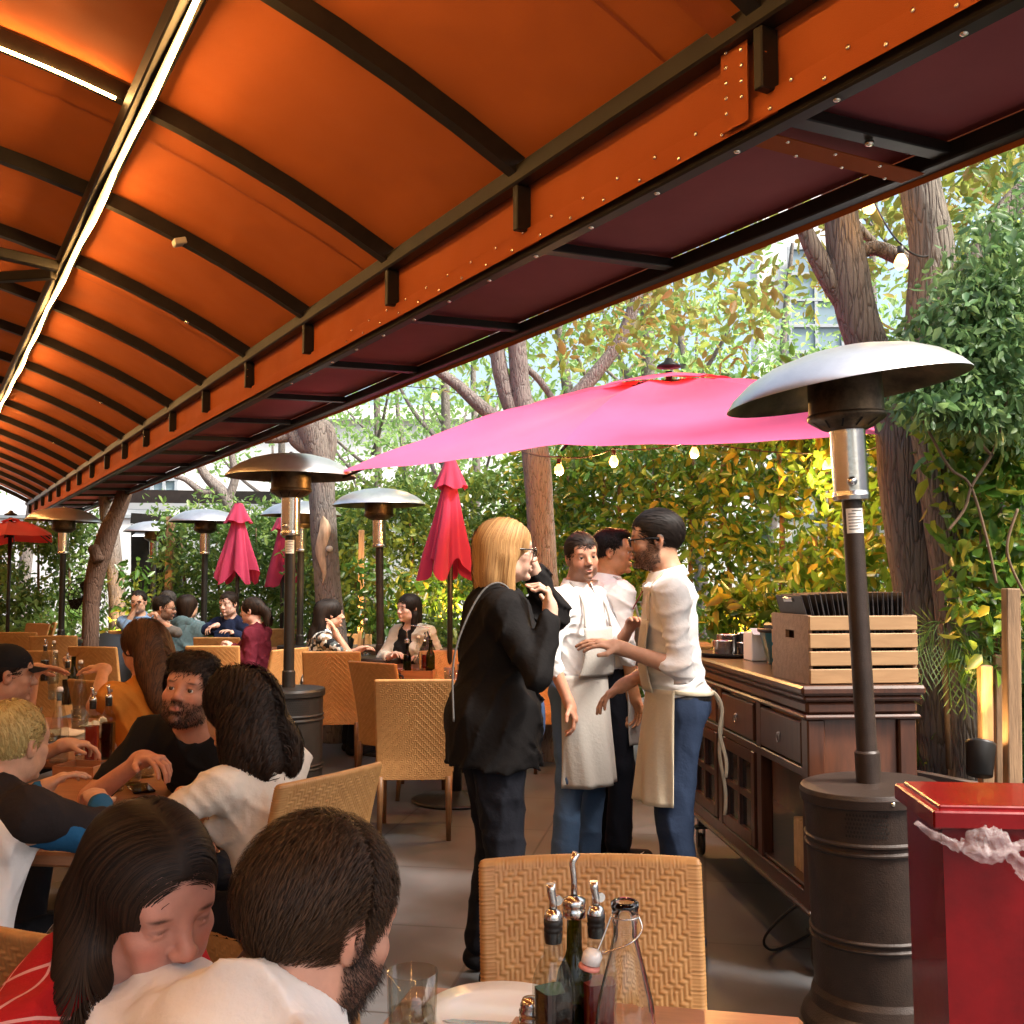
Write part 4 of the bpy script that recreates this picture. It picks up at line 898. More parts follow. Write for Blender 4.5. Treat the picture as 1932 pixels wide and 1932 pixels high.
def make_chair(name, chev=True):
    t = empty(name, (0, 0, 0)); back_mesh(chev).build('backrest', M['wicker'], t); seat_mesh().build('seat', M['wicker'], t)
    for sx in (-1, 1):
        q = MB(); q.tube([(sx * .195, -.012, .36), (sx * .195, -.015, .25), (sx * .198, -.045, 0)], [.019, .018, .014], 8); q.build('leg', M['chair_leg'], t)
        q = MB(); q.tube([(sx * .20, .42, .38), (sx * .20, .42, 0)], [.019, .014], 8); q.build('leg', M['chair_leg'], t)
    return t
ch0 = make_chair('wicker_chair', False); ch1 = make_chair('wicker_chair', True); used = set()
def chair(x, y, rz, lab, proto=ch1):
    if proto.name not in used: t = proto; used.add(proto.name)
    else: t = copy_tree(proto)
    t.location = (x, y, 0); t.rotation_euler = (0, 0, RAD(rz)); put(t, lab, 'chair', 'woven wicker dining chairs'); return t
def chp(u, Y, rz, lab, proto=ch1): return chair(P(u, 1090, Y).x, Y, rz, lab, proto)
chp(1121, 2.16, 182, 'empty wicker chair at the near table facing the oil bottles', ch0)
chp(784, 6.28, 3, 'wicker chair with its back turned at the middle table, nearest the blonde woman')
chp(722, 7.5, -38, 'wicker chair turned sideways with a black handbag on its seat')
chp(629, 8.6, 4, 'wicker chair with its back turned just right of the black heater')
chp(584, 3.30, 58, 'angled wicker chair of the woman in the white top')
chp(408, 9.3, 3, 'wicker chair behind the bearded man, nearer of the overlapping pair')
chp(416, 10.6, 0, 'wicker chair peeking above the nearer one of the overlapping pair')
chp(343, 11.2, 3, 'wicker chair of the person in the teal hoodie')
chp(190, 9.2, -12, 'empty wicker chair in front of the crooked brown trunk')
chp(160, 7.9, -70, 'wicker chair seen edge-on behind the bottles of the long table')
chp(212, 6.2, -28, 'greyish shaded wicker chair at the long table beside the reaching arm')
chp(40, 11.6, 0, 'wicker chair at the napkin set table by the far hedge')
chp(108, 10.9, 10, 'wicker chair on the near side of the napkin set table')
chp(62, 8.7, 0, 'wicker chair with a pale top edge behind the capped person')
chp(62, 13.6, 150, 'wicker chair turned towards us across the napkin set table')
chp(88, 13.9, 120, 'folded looking wicker chair nearest the patio heater by the red umbrella')
chp(532, 8.9, 62, 'wicker chair seen edge-on behind the black heater pole')
chp(660, 11.0, 188, 'wicker chair behind the long-haired woman in the floral blouse')
chp(532, 12.4, 20, 'wicker chair by the closed red umbrella behind the heater pole')
chp(846, 8.5, 185, 'cream looking wicker chair across the middle table below its edge')
chair(-.93, 1.52, -14, 'wicker chair of the woman in the red plaid shirt')
chair(-.86, 1.96, -28, 'wicker chair with a strap hanging over it behind the red plaid shirt')
chp(250, 12.0, 10, 'wicker chair of the man in the light blue shirt')
chp(1018, 8.8, 200, 'wicker chair glimpsed between the blonde woman and the smiling waiter')

# ================================================================ tables
def woodmat(name, c1, c2, rough=.3, sc_=(1, 9, 9), coat=.3, scale=3.5):
    m = bpy.data.materials.new(name); m.use_nodes = True; N, L, b = nd(m)
    tc = N.new('ShaderNodeTexCoord'); mp = N.new('ShaderNodeMapping'); mp.inputs['Scale'].default_value = sc_; L.new(tc.outputs['Object'], mp.inputs[0])
    n1 = N.new('ShaderNodeTexNoise'); n1.inputs['Scale'].default_value = scale; n1.inputs['Detail'].default_value = 9; n1.inputs['Roughness'].default_value = .6; n1.inputs['Distortion'].default_value = .8; L.new(mp.outputs[0], n1.inputs['Vector'])
    r = N.new('ShaderNodeValToRGB'); r.color_ramp.elements[0].position = .32; r.color_ramp.elements[1].position = .68; r.color_ramp.elements[0].color = (*c2, 1); r.color_ramp.elements[1].color = (*c1, 1)
    L.new(n1.outputs[0], r.inputs[0]); L.new(r.outputs[0], b.inputs['Base Color']); b.inputs['Roughness'].default_value = rough; b.inputs['Coat Weight'].default_value = coat; b.inputs['Coat Roughness'].default_value = .2
    bp = N.new('ShaderNodeBump'); bp.inputs['Strength'].default_value = .08; bp.inputs['Distance'].default_value = .005; L.new(n1.outputs[0], bp.inputs['Height']); L.new(bp.outputs[0], b.inputs['Normal'])
    return m
M['table_wood'] = woodmat('table_wood', (.40, .17, .07), (.25, .09, .035))
M['red_wood'] = woodmat('red_wood', (.30, .10, .055), (.19, .06, .035), .3)
M['dark_wood'] = woodmat('dark_wood', (.078, .026, .012), (.034, .012, .006), .32, (9, 9, 1), .4)
M['crate_wood'] = woodmat('crate_wood', (.38, .22, .10), (.27, .15, .065), .65, (1, 1, 7), 0)
M['crate_end'] = mat('crate_end', (.26, .16, .10), .8, var=.15, vscale=40, bump=.2, bscale=120)
TZ = .75
def table(cx, cy, wx, wy, rz, lab, wood='red_wood', th=.04):
    t = empty('table', (cx, cy, 0), RAD(rz), lab, 'table', 'wooden dining tables')
    q = MB(); q.box((0, 0, TZ - th / 2), (wx, wy, th), bev=.008); q.build('tabletop', M[wood], t)
    q = MB(); q.box((0, 0, TZ - th - .03), (wx * .7, .07, .06)); q.box((0, 0, TZ - th - .032), (.07, wy * .7, .056)); q.build('bracket', M['black_metal'], t)
    q = MB(); q.tube([(0, 0, .04), (0, 0, TZ - th - .06)], .04, 16); q.build('pedestal', M['black_metal'], t)
    q = MB(); q.lathe([(0, .0), (.29, .0), (.30, .012), (.28, .022), (.08, .045), (.05, .07), (0, .07)], 36); q.build('base', M['black_metal'], t)
    return t
table(.075, 1.585, .70, .78, -12, 'wooden table in front with the oil bottles on it', 'table_wood')
table(-1.43, 3.70, .76, 1.36, -8, 'wooden table between the blond child and the bearded man', 'table_wood')
table(-2.02, 5.15, 1.2, 1.25, -8, 'long busy wooden table with plates before the capped person', 'table_wood')
table(-.38, 7.35, .86, .85, -3, 'reddish table between the empty wicker chairs')
table(-1.05, 9.4, 1.3, .8, -2, 'table between the two dark-haired women')
table(-2.40, 10.2, .6, .8, 12, 'small reddish table beside the woman in the maroon jacket')
table(-2.95, 11.3, .95, .8, 5, 'table with a ketchup coloured bottle before the woman in the navy cardigan')
table(-3.9, 12.5, .8, .8, 0, 'table of the four far diners')
table(-6.2, 13.2, 1.6, .8, 0, 'unoccupied table set with white napkins by the far hedge')
# ================================================================ sideboard
sb = empty('sideboard', (1.12, 4.12, 0), rot=(0, 0, RAD(4.8)), label='dark carved wooden sideboard carrying the crate', cat='sideboard')
LW, DW, CH_ = 1.85, .43, 1.09      # length (back, +y), depth (right, +x), height
dk = M['dark_wood']
def sbx(name, c, d, m_=dk, par=sb, bev=.004): q = MB(); q.box(c, d, bev=bev); return q.build(name, m_, par)
sbx('top', (DW / 2, LW / 2, CH_ - .018), (DW + .06, LW + .06, .036), bev=.01)
q = MB(); q.box((DW / 2, LW / 2, CH_ - .048), (DW + .035, LW + .035, .022), bev=.008); q.box((DW / 2, LW / 2, CH_ - .085), (DW + .01, LW + .01, .05), bev=.012); q.box((DW / 2, LW / 2, CH_ - .119), (DW + .03, LW + .03, .018), bev=.007); q.build('cornice_moulding', dk, sb)
zb = .24; ch_top = CH_ - .128
for (x, y) in ((.035, .035), (DW - .035, .035), (.035, LW - .035), (DW - .035, LW - .035), (.03, LW * .333), (.03, LW * .667)): sbx('stile', (x, y, (zb + ch_top) / 2), (.07 if x != .03 else .05, .07, ch_top - zb), bev=.006)
sbx('end_panel', (DW / 2, .030, (zb + ch_top) / 2), (DW - .14, .016, ch_top - zb - .002), woodmat('panel_wood', (.12, .040, .018), (.06, .024, .012), .35, (7, 7, .8), .4))
sbx('back_panel', (DW - .012, LW / 2, (zb + ch_top) / 2), (.015, LW - .14, ch_top - zb - .004))
sbx('bottom_rail', (DW / 2, LW / 2, zb + .035), (DW - .006, LW - .006, .062)); sbx('bottom_trim', (DW / 2, LW / 2, zb - .002), (DW + .02, LW + .02, .022), bev=.007)
sbx('shelf', (DW / 2, LW / 2, zb + .075), (DW - .03, LW - .03, .014))
rail = CH_ - .128 - .21
q = MB(); q.box((.024, LW / 2, rail), (.04, LW - .142, .035), bev=.004); q.build('middle_rail', dk, sb)
M['dull_ring'] = mat('dull_ring', (.35, .33, .30), .35, metal=.9)
for i in range(3):
    y = LW * (.175 + .325 * i); d = sbx('drawer', (.012, y, CH_ - .128 - .10), (.024, LW * .27, .165), bev=.006)
    q = MB(); q.tube([(math.cos(a * PI / 8) * .016 - .0 * a, math.sin(a * PI / 8) * .016, 0) for a in range(16)], .0025, 6, closed=True)
    h = q.build('ring_handle', M['dull_ring'], d); h.rotation_euler = (0, PI / 2, 0); h.location = (-.008, y, CH_ - .243)
    q = MB(); q.lathe([(0, .01), (.008, .009), (.01, 0)], 12); p_ = q.build('knob_plate', M['dull_ring'], d); p_.rotation_euler = (0, -PI / 2, 0); p_.location = (-.001, y, CH_ - .227)
for i in (1, 2):
    y = LW * (.175 + .325 * i); dr = MB(); h0, h1 = zb + .075, rail - .02; zc = (h0 + h1) / 2; w_ = LW * .27
    for s in (-1, 1): dr.box((.014, y + s * (w_ / 2 - .025), zc), (.026, .05, h1 - h0), bev=.004); dr.box((.0141, y, zc + s * ((h1 - h0) / 2 - .027)), (.0258, w_ - .1, .054))
    dr.box((.014, y, zc), (.018, .028, h1 - h0 - .108)); 
    for s in (-1, 1): dr.box((.0142, y + s * (w_ / 4 - .018), zc), (.017, w_ / 2 - .064, .028))
    d = dr.build('door', dk, sb); q = MB(); q.box((.024, y, zc), (.004, w_ - .09, h1 - h0 - .1)); q.build('pane', mat('dark_glass', (.02, .015, .012), .1, spec=.5), d)
for (x, y) in ((.05, .06), (DW - .05, .06), (.05, LW - .06), (DW - .05, LW - .06)):
    q = MB(); q.lathe([(.0, -.012), (.055, -.012), (.062, 0), (.055, .012), (0, .012)], 20, (0, 0, .065), M=Matrix.Rotation(PI / 2, 4, 'Y')); 
    for s in (-1, 1): q.box((s * .018, 0, .10), (.004, .04, .10))
    q.box((0, 0, .155), (.07, .06, .012)); q.box((0, 0, .195), (.03, .03, .09)); o = q.build('caster', M['black_metal'], sb); o.location = (x, y, 0)
# stuff inside the open bay
mm = mat('tan_paper', (.50, .36, .22), .8, var=.1, vscale=20)
def world_of(t, p_): return Matrix.Translation(t.location) @ t.rotation_euler.to_matrix().to_4x4() @ Vector(p_)
q = MB()
for i in range(16): q.box((0, i * .011 - .09, .0 + .10 + .004 * math.sin(i * 2.3)), (.19, .007, .20), Matrix.Rotation(.05 * math.sin(i * 1.7), 3, 'X'), bev=.002)
o = q.build('paper_bag_stack', mm); o.location = world_of(sb, (.16, .28, zb + .082)); o.rotation_euler = (0, 0, RAD(4.8)); put(o, 'row of folded tan paper bags inside the open sideboard bay', 'paper bags')
q = MB(); q.tube(CR([world_of(sb, (.1, .05, .32)), world_of(sb, (-.02, .14, .22)), world_of(sb, (-.10, .24, .08)), world_of(sb, (-.04, .3, .01)), world_of(sb, (.2, .5, .01))]), .006, 6)
put(q.build('power_cord', M['black_metal']), 'black cord looping down under the sideboard corner', 'cord')
# crate of menus
cr = empty('crate', world_of(sb, (.235, .235, CH_)), RAD(7.5), 'slatted wooden crate holding dark menus on the sideboard', 'crate')
CX, CY, CZh = .44, .40, .265
for s in (-1, 1):
    q = MB(); x = s * (CX / 2 - .008)
    zh = .185; hw, hh = .045, .016
    q.box((x, 0, (zh - hh) / 2), (.016, CY - .03, zh - hh)); q.box((x, 0, (zh + hh + CZh) / 2), (.016, CY - .03, CZh - zh - hh))
    for sy in (-1, 1): q.box((x, sy * ((CY - .03) / 4 + hw / 2), zh), (.016, (CY - .03) / 2 - hw, 2 * hh))
    q.build('end_panel', M['crate_end'], cr)
for s in (-1, 1):
    for i in range(4): q = MB(); q.box((0, s * (CY / 2 - .008), .031 + i * .068), (CX, .014, .056), bev=.003); q.build('slat', M['crate_wood'], cr)
q = MB(); q.box((0, 0, .006), (CX - .036, CY - .036, .01)); q.build('floor_board', M['crate_wood'], cr)
M['menu'] = mat('menu_cover', (.022, .018, .018), .55, var=.3, vscale=20); M['menu_clip'] = mat('menu_clip', (.5, .5, .5), .3, metal=1)
mn = None
for i in range(30):
    if mn is None:
        t = mn = empty('menu_board', (0, 0, 0)); q = MB(); q.box((0, 0, .17), (.0035, .27, .34), bev=.001); bd = q.build('board', M['menu'], t)
        q = MB(); q.box((-.005, 0, .322), (.006, .09, .018), bev=.002); q.tube([(-.008, -.03, .325), (-.010, -.015, .335), (-.010, .015, .335), (-.008, .03, .325)], .002, 5); q.build('clip', M['menu_clip'], t)
    else: t = copy_tree(mn)
    x = -.150 + i * .0112; a = -.27 + .30 * (i / 29) ** .7 + .02 * math.sin(i * 2.1)
    t.matrix_world = cr.matrix_world if False else Matrix.Identity(4)
    wl = world_of(cr, (x + .02, .01 + .004 * math.sin(i * 1.3), .012)); t.location = wl; t.rotation_euler = Matrix.Rotation(cr.rotation_euler.z, 3, 'Z').to_quaternion().to_matrix().to_4x4().to_3x3().to_euler() if False else (0, a, cr.rotation_euler.z)
    if i == 0: put(t, 'front menu clipboard leaning out of the crate with its clip showing', 'menu', 'dark menu clipboards in the crate')
    else: put(t, 'dark menu clipboard packed upright in the row inside the crate', 'menu', 'dark menu clipboards in the crate')
mn.children
# things on the sideboard
def onsb(x, y): return world_of(sb, (x, y, CH_))
M['teal'] = mat('teal_plastic', (.01, .16, .26), .3)
bk = empty('bucket', onsb(.27, 1.02), 0, 'dark teal bucket behind the crate on the sideboard', 'bucket')
q = MB(); q.lathe([(0, .0), (.085, 0), (.12, .155), (.126, .16), (.120, .165), (.115, .155), (.08, .01), (0, .01)], 32); q.build('pail', M['teal'], bk)
q = MB(); q.lathe([(.124, .150), (.130, .155), (.130, .168), (.122, .17)], 32); q.build('rim', M['black_metal'], bk)
q = MB(); q.box((0, 0, .17), (.16, .14, .05), Matrix.Rotation(.3, 3, 'Z'), bev=.01); q.build('folded_cloth', M['black_metal'], bk)
bx = empty('box', onsb(.22, 1.25), RAD(8), 'white cardboard box behind the teal bucket', 'box')
q = MB(); q.box((0, 0, .07), (.13, .12, .14), bev=.004); q.build('carton', M['paper'], bx); q = MB(); q.box((0, -.06, .145), (.13, .06, .004), Matrix.Rotation(.5, 3, 'X')); q.build('flap', M['paper'], bx)
ty = empty('tray', onsb(.17, 1.55), 0, 'black round tray with steel pots on the sideboard', 'tray')
q = MB(); q.lathe([(0, .004), (.17, .004), (.185, .022), (.19, .022), (.175, 0), (0, 0)], 36); q.build('dish', M['black_metal'], ty)
for i, (dx, dy, r, h) in enumerate(((-.07, -.05, .05, .075), (.05, -.06, .045, .065), (-.01, .07, .055, .10), (.09, .05, .05, .11))):
    t = empty('steel_pot', onsb(.17 + dx, 1.55 + dy) + Vector((0, 0, .006)), 0, ('lowest steel pot at the front of the black tray', 'small steel pot beside the white box on the tray', 'taller steel pot at the back of the tray', 'tallest steel pot next to the hedge on the tray')[i], 'pot', 'steel pots on the tray')
    q = MB(); q.lathe([(0, 0), (r * .92, 0), (r, h * .2), (r, h), (r * 1.05, h + .004), (r * .95, h), (r * .94, .006), (0, .005)], 24); q.build('pot', M['steel'], t)
q = MB(); q.grid(lambda a, b: onsb(.06 + .12 * a, .42 + .18 * b) + Vector((0, 0, .008 + .006 * math.sin(a * 5 + b * 3))), 10, 10); q.grid(lambda a, b: onsb(.07 + .11 * a, .43 + .15 * b) + Vector((0, 0, .003)), 2, 2)
put(q.build('napkin', M['paper']), 'white folded napkin near the sideboard\'s front edge', 'napkin')
t = empty('ashtray_dish', onsb(.12, .33), 0, 'small glossy dark dish with coins beside the crate', 'dish')
q = MB(); q.lathe([(0, .004), (.05, .004), (.068, .022), (.072, .022), (.055, 0), (0, 0)], 28); q.build('dish', M['vinegar'], t)
q = MB(); [q.lathe([(0, .003), (.011, .003), (.011, 0)], 12, (.02 * math.cos(k * 2.4), .02 * math.sin(k * 2.4), .006 + k * .002)) for k in range(5)]; q.build('coins', M['stud'], t)
for k, (x, y, h) in enumerate(((.20, .03, .09), (.13, -.0, .05))):
    pass
t = empty('small_bottle', onsb(.055, .205) + Vector((0, 0, 0)), 0, 'tiny glass bottle standing in front of the crate end', 'bottle')
q = MB(); q.lathe([(0, 0), (.014, 0), (.015, .05), (.007, .065), (.007, .085)], 16); q.build('glass', M['glass'], t); q = MB(); q.lathe([(0, .1), (.009, .098), (.009, .082)], 12); q.build('cap', M['stud'], t)

# ================================================================ red bin
M['red_paint'] = mat('red_paint', (.14, .002, .003), .24, spec=.35, coat=.15, var=.25, vscale=4, bump=.04, bscale=30)
M['bag_plastic'] = mat('bag_plastic', (.62, .5, .5), .25, alpha=.2, bump=.8, bscale=35)
bn = empty('bin', (.968, 2.46, 0), RAD(-5), 'glossy red bin with a knotted clear plastic liner', 'bin')
BH = .985
def tap(z): return .012 * (1 - z / BH)
q = MB(); V = []
for z in (0.03, BH - .05):
    e = tap(z); V += [(0 + e, 0, z), (.66, 0, z), (.66, .29, z), (0.0 + e, .29, z)]
q.add(V, [[0, 1, 5, 4], [1, 2, 6, 5], [2, 3, 7, 6], [3, 0, 4, 7], [3, 2, 1, 0], [4, 5, 6, 7]]); q.build('body', M['red_paint'], bn)
q = MB(); q.box((.325, .14, BH - .025), (.70, .33, .04), bev=.004); q.box((.325, .145, BH - .003), (.66, .29, .012), bev=.003); q.build('lid', M['red_paint'], bn)
q = MB(); q.box((.33, .145, .015), (.6, .25, .03)); q.build('foot', M['black_metal'], bn)
q = MB()
def crum(pts, rr, n=14):
    P2 = []; R2 = []
    for i in range(len(pts) - 1):
        for j in range(8): t = j / 8; P2.append(Vector(pts[i]).lerp(Vector(pts[i + 1]), t)); R2.append(rr[i] * (1 - t) + rr[i + 1] * t)
    P2.append(Vector(pts[-1])); R2.append(rr[-1]); q.tube(P2, R2, n); A = q.v[-1]
    for k in range(len(A)): c_ = P2[k // n]; v = Vector(A[k]); A[k] = c_ + (v - c_) * (1 + .5 * noise.noise(v * 60) + .3 * noise.noise(v * 140))
crum([(.0, -.014, .862), (.03, -.02, .835), (.07, -.026, .815), (.10, -.034, .80)], [.006, .010, .012, .016])
crum([(.10, -.032, .80), (.13, -.05, .82), (.165, -.055, .825), (.19, -.05, .815), (.21, -.04, .80)], [.014, .032, .036, .028, .012])
crum([(.105, -.035, .795), (.135, -.05, .79), (.17, -.052, .785), (.205, -.04, .795)], [.010, .018, .018, .010])
crum([(.205, -.036, .80), (.225, -.04, .775), (.25, -.042, .745), (.275, -.040, .715)], [.012, .018, .022, .016])
crum([(.205, -.036, .802), (.25, -.03, .81), (.32, -.022, .805), (.45, -.016, .80), (.66, -.012, .80)], [.012, .013, .009, .008, .007])
o = q.build('liner_knot', M['bag_plastic'], bn); o.location = (-.06, 0, .10); o.scale = (.92, .8, .85); o.location.z += .12

# ================================================================ table ware
def glass_tumbler(name='tumbler', h=.10, r=.042, fill=.45, drink='water', gm='glass'):
    t = empty(name); q = MB(); n = 32
    q.lathe([(0, 0), (r * .86, 0), (r * .9, .004), (r, h), (r * .95, h), (r * .85, .012), (0, .012)], n); q.build('glass', M[gm], t)
    q = MB(); f = h * fill; rr = r * (.86 + .1 * fill) * .985; q.lathe([(0, .0135), (r * .845, .0135), (rr, f), (0, f)], n); q.build('drink', M[drink], t)
    return t
def square_bottle(liquid='vinegar', lvl=.62, spout=True):
    t = empty('oil_bottle'); q = MB(); w_ = .052; prof = [(0, .0), (w_ / 2, .0), (w_ / 2, .158), (w_ / 2 * .92, .172), (.018, .195), (.0145, .200), (.0145, .235)]
    def sq(prof, n=32, e=.22):
        V = []; Fc = []
        for (r, z) in prof:
            k = min(1, max(0, (r - .0145) / (w_ / 2 - .0145))) if r > 0 else 1
            for j in range(n):
                a = 2 * PI * j / n + PI / 4; c, s = math.cos(a), math.sin(a); m = max(abs(c), abs(s)); f = (1 - k) + k * min(1 / m, 1.32) * .97
                V.append((r * c * f, r * s * f, z))
        for i in range(len(prof) - 1):
            for j in range(n): Fc.append([i * n + j, i * n + (j + 1) % n, (i + 1) * n + (j + 1) % n, (i + 1) * n + j])
        return V, Fc
    V, F_ = sq(prof); q.add(V, F_, False); q.build('glass', M['glass'], t)
    q = MB(); V, F_ = sq([(0, .004), (w_ / 2 - .002, .004), (w_ / 2 - .002, .150), (0, .150)]); q.add(V, F_, False); q.build('liquid', M[liquid], t)
    if spout: pourer(t, .228)
    return t
def pourer(t, z):
    q = MB(); q.lathe([(.0125, z - .010), (.0138, z), (.0138, z + .004), (.0130, z + .006), (.0145, z + .008), (.0145, z + .012), (.0132, z + .014), (.0145, z + .016), (.0145, z + .026), (0, z + .026)], 20); q.build('stopper', M['black_metal'], t)
    q = MB(); q.lathe([(.0140, z + .025), (.0140, z + .030), (.011, z + .037), (.0065, z + .040)], 18); q.tube([(0, 0, z + .037), (0, 0, z + .052), (-.003, 0, z + .066), (-.004, 0, z + .078)], [.0062, .0060, .0065, .0070], 14); q.tube([(.007, -.004, z + .052), (.007, .004, z + .052)], .0075, 14); q.build('pour_spout', M['steel'], t)
def round_bottle(gl='glass_green', h=.30, r=.031, spout=False, liquid=None, cork=False):
    t = empty('wine_bottle'); q = MB(); q.lathe([(0, .0), (r, 0), (r, h * .55), (r * .9, h * .62), (r * .5, h * .72), (r * .42, h * .76), (r * .40, h * .97), (r * .47, h * .975), (r * .47, h)], 28); q.build('glass', M[gl], t)
    if liquid: q = MB(); q.lathe([(0, .004), (r * .94, .004), (r * .94, h * .42), (0, h * .42)], 24); q.build('liquid', M[liquid], t)
    if spout:
        q = MB(); q.lathe([(r * .5, h - .012), (r * .62, h - .01), (r * .62, h + .002), (r * .55, h + .004), (r * .62, h + .007), (r * .62, h + .018), (.006, h + .024)], 20); q.tube([(0, 0, h + .02), (0, 0, h + .05), (-.003, 0, h + .075), (.004, 0, h + .092)], [.0055, .005, .005, .007], 12); q.build('pour_spout', M['steel'], t)
    return t
def swing_bottle(detail=False):
    t = empty('water_bottle'); n = 48; q = MB(); b0 = q
    prof = [(0, .0), (.034, 0), (.038, .008), (.038, .10), (.0375, .12), (.034, .15), (.027, .185), (.020, .215), (.0155, .24), (.0150, .255), (.0165, .258), (.0165, .275), (.0175, .278), (.0175, .284), (.0155, .286), (.0125, .284), (.012, .25)]
    q.lathe(prof, n); A = q.v[-1]
    for k in range(len(A)):
        x, y, z = A[k]; r = math.hypot(x, y)
        if .02 < z < .20 and r > .01: f = 1 + .022 * abs(math.sin(4 * math.atan2(y, x))) - .01; A[k] = (x * f, y * f, z)
    if detail:
        inn = [(max(0, r - .0030), z) for r, z in [(.012 + .003, .2855), (.0145, .24), (.020, .215), (.027, .185), (.034, .15), (.0375, .12), (.038, .10), (.038, .012)]] + [(0, .010)]
        prof2 = [(r, z) for r, z in prof if z < .285 and not (r == .012)]
        q = MB(); q.lathe(prof2 + [(.0150, .2865)] + inn, n); A = q.v[-1]
        for k in range(len(A)):
            x, y, z = A[k]; r = math.hypot(x, y)
            if .015 < z < .21 and r > .01: f = 1 + .05 * abs(math.sin(5 * math.atan2(y, x))) * min(1, (.21 - z) / .05) - .02; A[k] = (x * f, y * f, z)
    q.build('glass', M['real_glass' if detail else 'glass'], t)
    q = MB(); q.lathe([(0, .0105), (.0352, .0125), (.0352, .085), (0, .085)] if detail else [(0, .006), (.035, .006), (.0355, .055), (0, .055)], 32); q.build('water', M['real_water' if detail else 'water'], t)
    if detail:
        fc = bpy.data.curves.new('t', 'FONT'); fc.body = 'Giara'; fc.size = .024; fc.shear = .35; fc.extrude = .0004; fo = bpy.data.objects.new('t', fc); C.objects.link(fo); me = bpy.data.meshes.new_from_object(fo.evaluated_get(bpy.context.evaluated_depsgraph_get())); bpy.data.objects.remove(fo)
        xs = [v.co.x for v in me.vertices]; xm = (min(xs) + max(xs)) / 2
        for v in me.vertices: a = (v.co.x - xm) / .039 - .15; rr = .0392 + v.co.z; v.co = (rr * math.sin(a), -rr * math.cos(a), .096 + v.co.y)
        me.name = 'embossed_script'; me.materials.clear(); me.materials.append(mat('script_print', (.45, .28, .28), .4)); o = bpy.data.objects.new('embossed_script', me); C.objects.link(o); o.parent = t
    if detail:
        q = MB(); q.tube(CR([(-.017, 0, .266), (-.026, -.006, .24), (-.034, -.012, .22)]), .0013, 6); q.tube(CR([(.017, 0, .266), (.021, -.006, .250), (.006, -.022, .236), (-.036, -.016, .215)]), .0013, 6); q.tube([(.0172 * math.cos(a * PI / 8), .0172 * math.sin(a * PI / 8), .266) for a in range(16)], .0012, 5, closed=True); w_ = q.build('wire_bail', M['steel'], t)
        q = MB(); q.lathe([(0, .012), (.009, .010), (.0125, .004), (.0125, -.008), (.008, -.010), (0, -.010)], 20, M=Matrix.Translation((-.040, -.016, .213)) @ Matrix.Rotation(.25, 4, 'Y')); q.build('ceramic_stopper', M['ceramic'], w_)
        q = MB(); q.lathe([(.009, -.010), (.0135, -.012), (.0135, -.016), (.008, -.018), (0, -.018)], 20, M=Matrix.Translation((-.040, -.016, .213)) @ Matrix.Rotation(.25, 4, 'Y')); q.build('seal', mat('pink_rubber', (.7, .25, .2), .5), w_)
    else:
        q = MB(); q.lathe([(0, .306), (.010, .304), (.013, .296), (.012, .286), (0, .286)], 16); q.build('ceramic_stopper', M['ceramic'], t)
    return t
def shaker():
    t = empty('salt_shaker'); q = MB(); q.lathe([(0, 0), (.019, 0), (.020, .01), (.017, .05), (.016, .058)], 20); q.build('glass', M['glass'], t)
    q = MB(); q.lathe([(0, .003), (.0175, .003), (.0155, .035), (0, .036)], 16); q.build('salt', M['paper'], t)
    q = MB(); q.lathe([(.017, .055), (.0195, .058), (.0195, .064), (.0175, .066), (.0195, .069), (.0195, .075), (.017, .078), (.018, .082), (.014, .092), (0, .095)], 20); q.build('cap', M['steel'], t)
    return t
def caddy(w_=.17, d=.13, h=.05):
    t = empty('condiment_caddy'); q = MB()
    for s in (-1, 1): q.box((s * (w_ / 2 - .005), 0, h / 2), (.01, d, h), bev=.002); q.box((0, s * (d / 2 - .005), h / 2), (w_ - .021, .0098, h - .002))
    q.build('sides', M['table_wood'], t); q = MB(); q.box((0, 0, .005), (w_ - .022, d - .022, .008)); q.build('base', M['table_wood'], t); return t
def plate(r=.13):
    t = empty('plate'); q = MB(); q.lathe([(0, .006), (r * .62, .006), (r * .72, .010), (r, .020), (r * 1.005, .018), (r * .7, .004), (r * .6, 0), (0, 0)], 40); q.build('dish', M['ceramic'], t); return t
PR = {}
def item(kind, fn, x, y, lab, cat, z=TZ, rz=0, sc_=1.0, group=None, tilt=None):
    if kind not in PR: t = PR[kind] = fn()
    else: t = copy_tree(PR[kind])
    t.location = (x, y, z); t.rotation_euler = (tilt or 0, 0, RAD(rz)); t.scale = (sc_,) * 3
    put(t, lab, cat, group or ({'t': 'glasses and bottles on the tables'}['t'])); return t
def at(u, v, z=TZ): g = G(u, v, z); return g.x, g.y
TM = lambda: glass_tumbler(); LOW = lambda: glass_tumbler(h=.085, r=.042, fill=.3)
# near table
x0, y0 = .285, 1.60
item('caddy', lambda: caddy(.21, .19, .055), .080, 1.635, 'wooden caddy in front holding the oil bottles and sugar', 'caddy', rz=-16)
cz_ = TZ + .011
item('vin', lambda: square_bottle('vinegar'), .060, 1.60, 'square bottle of black vinegar in front with a steel pourer', 'bottle', z=cz_, rz=28, sc_=.96)
item('rvin', lambda: square_bottle('red_vinegar'), .126, 1.645, 'square bottle of red vinegar behind the clear water bottle in front', 'bottle', z=cz_, rz=20, sc_=.93)
item('oil', lambda: round_bottle('glass_green', .255, .030, spout=True, liquid='oil'), .094, 1.66, 'green olive oil bottle between the black and red vinegar in front', 'bottle', z=cz_, sc_=.93)
item('swd', lambda: swing_bottle(True), .160, 1.555, 'clear swing-top water bottle in front, closest of all bottles', 'bottle', z=TZ + .001, rz=-10).scale = (1.13, 1.13, 1.02)
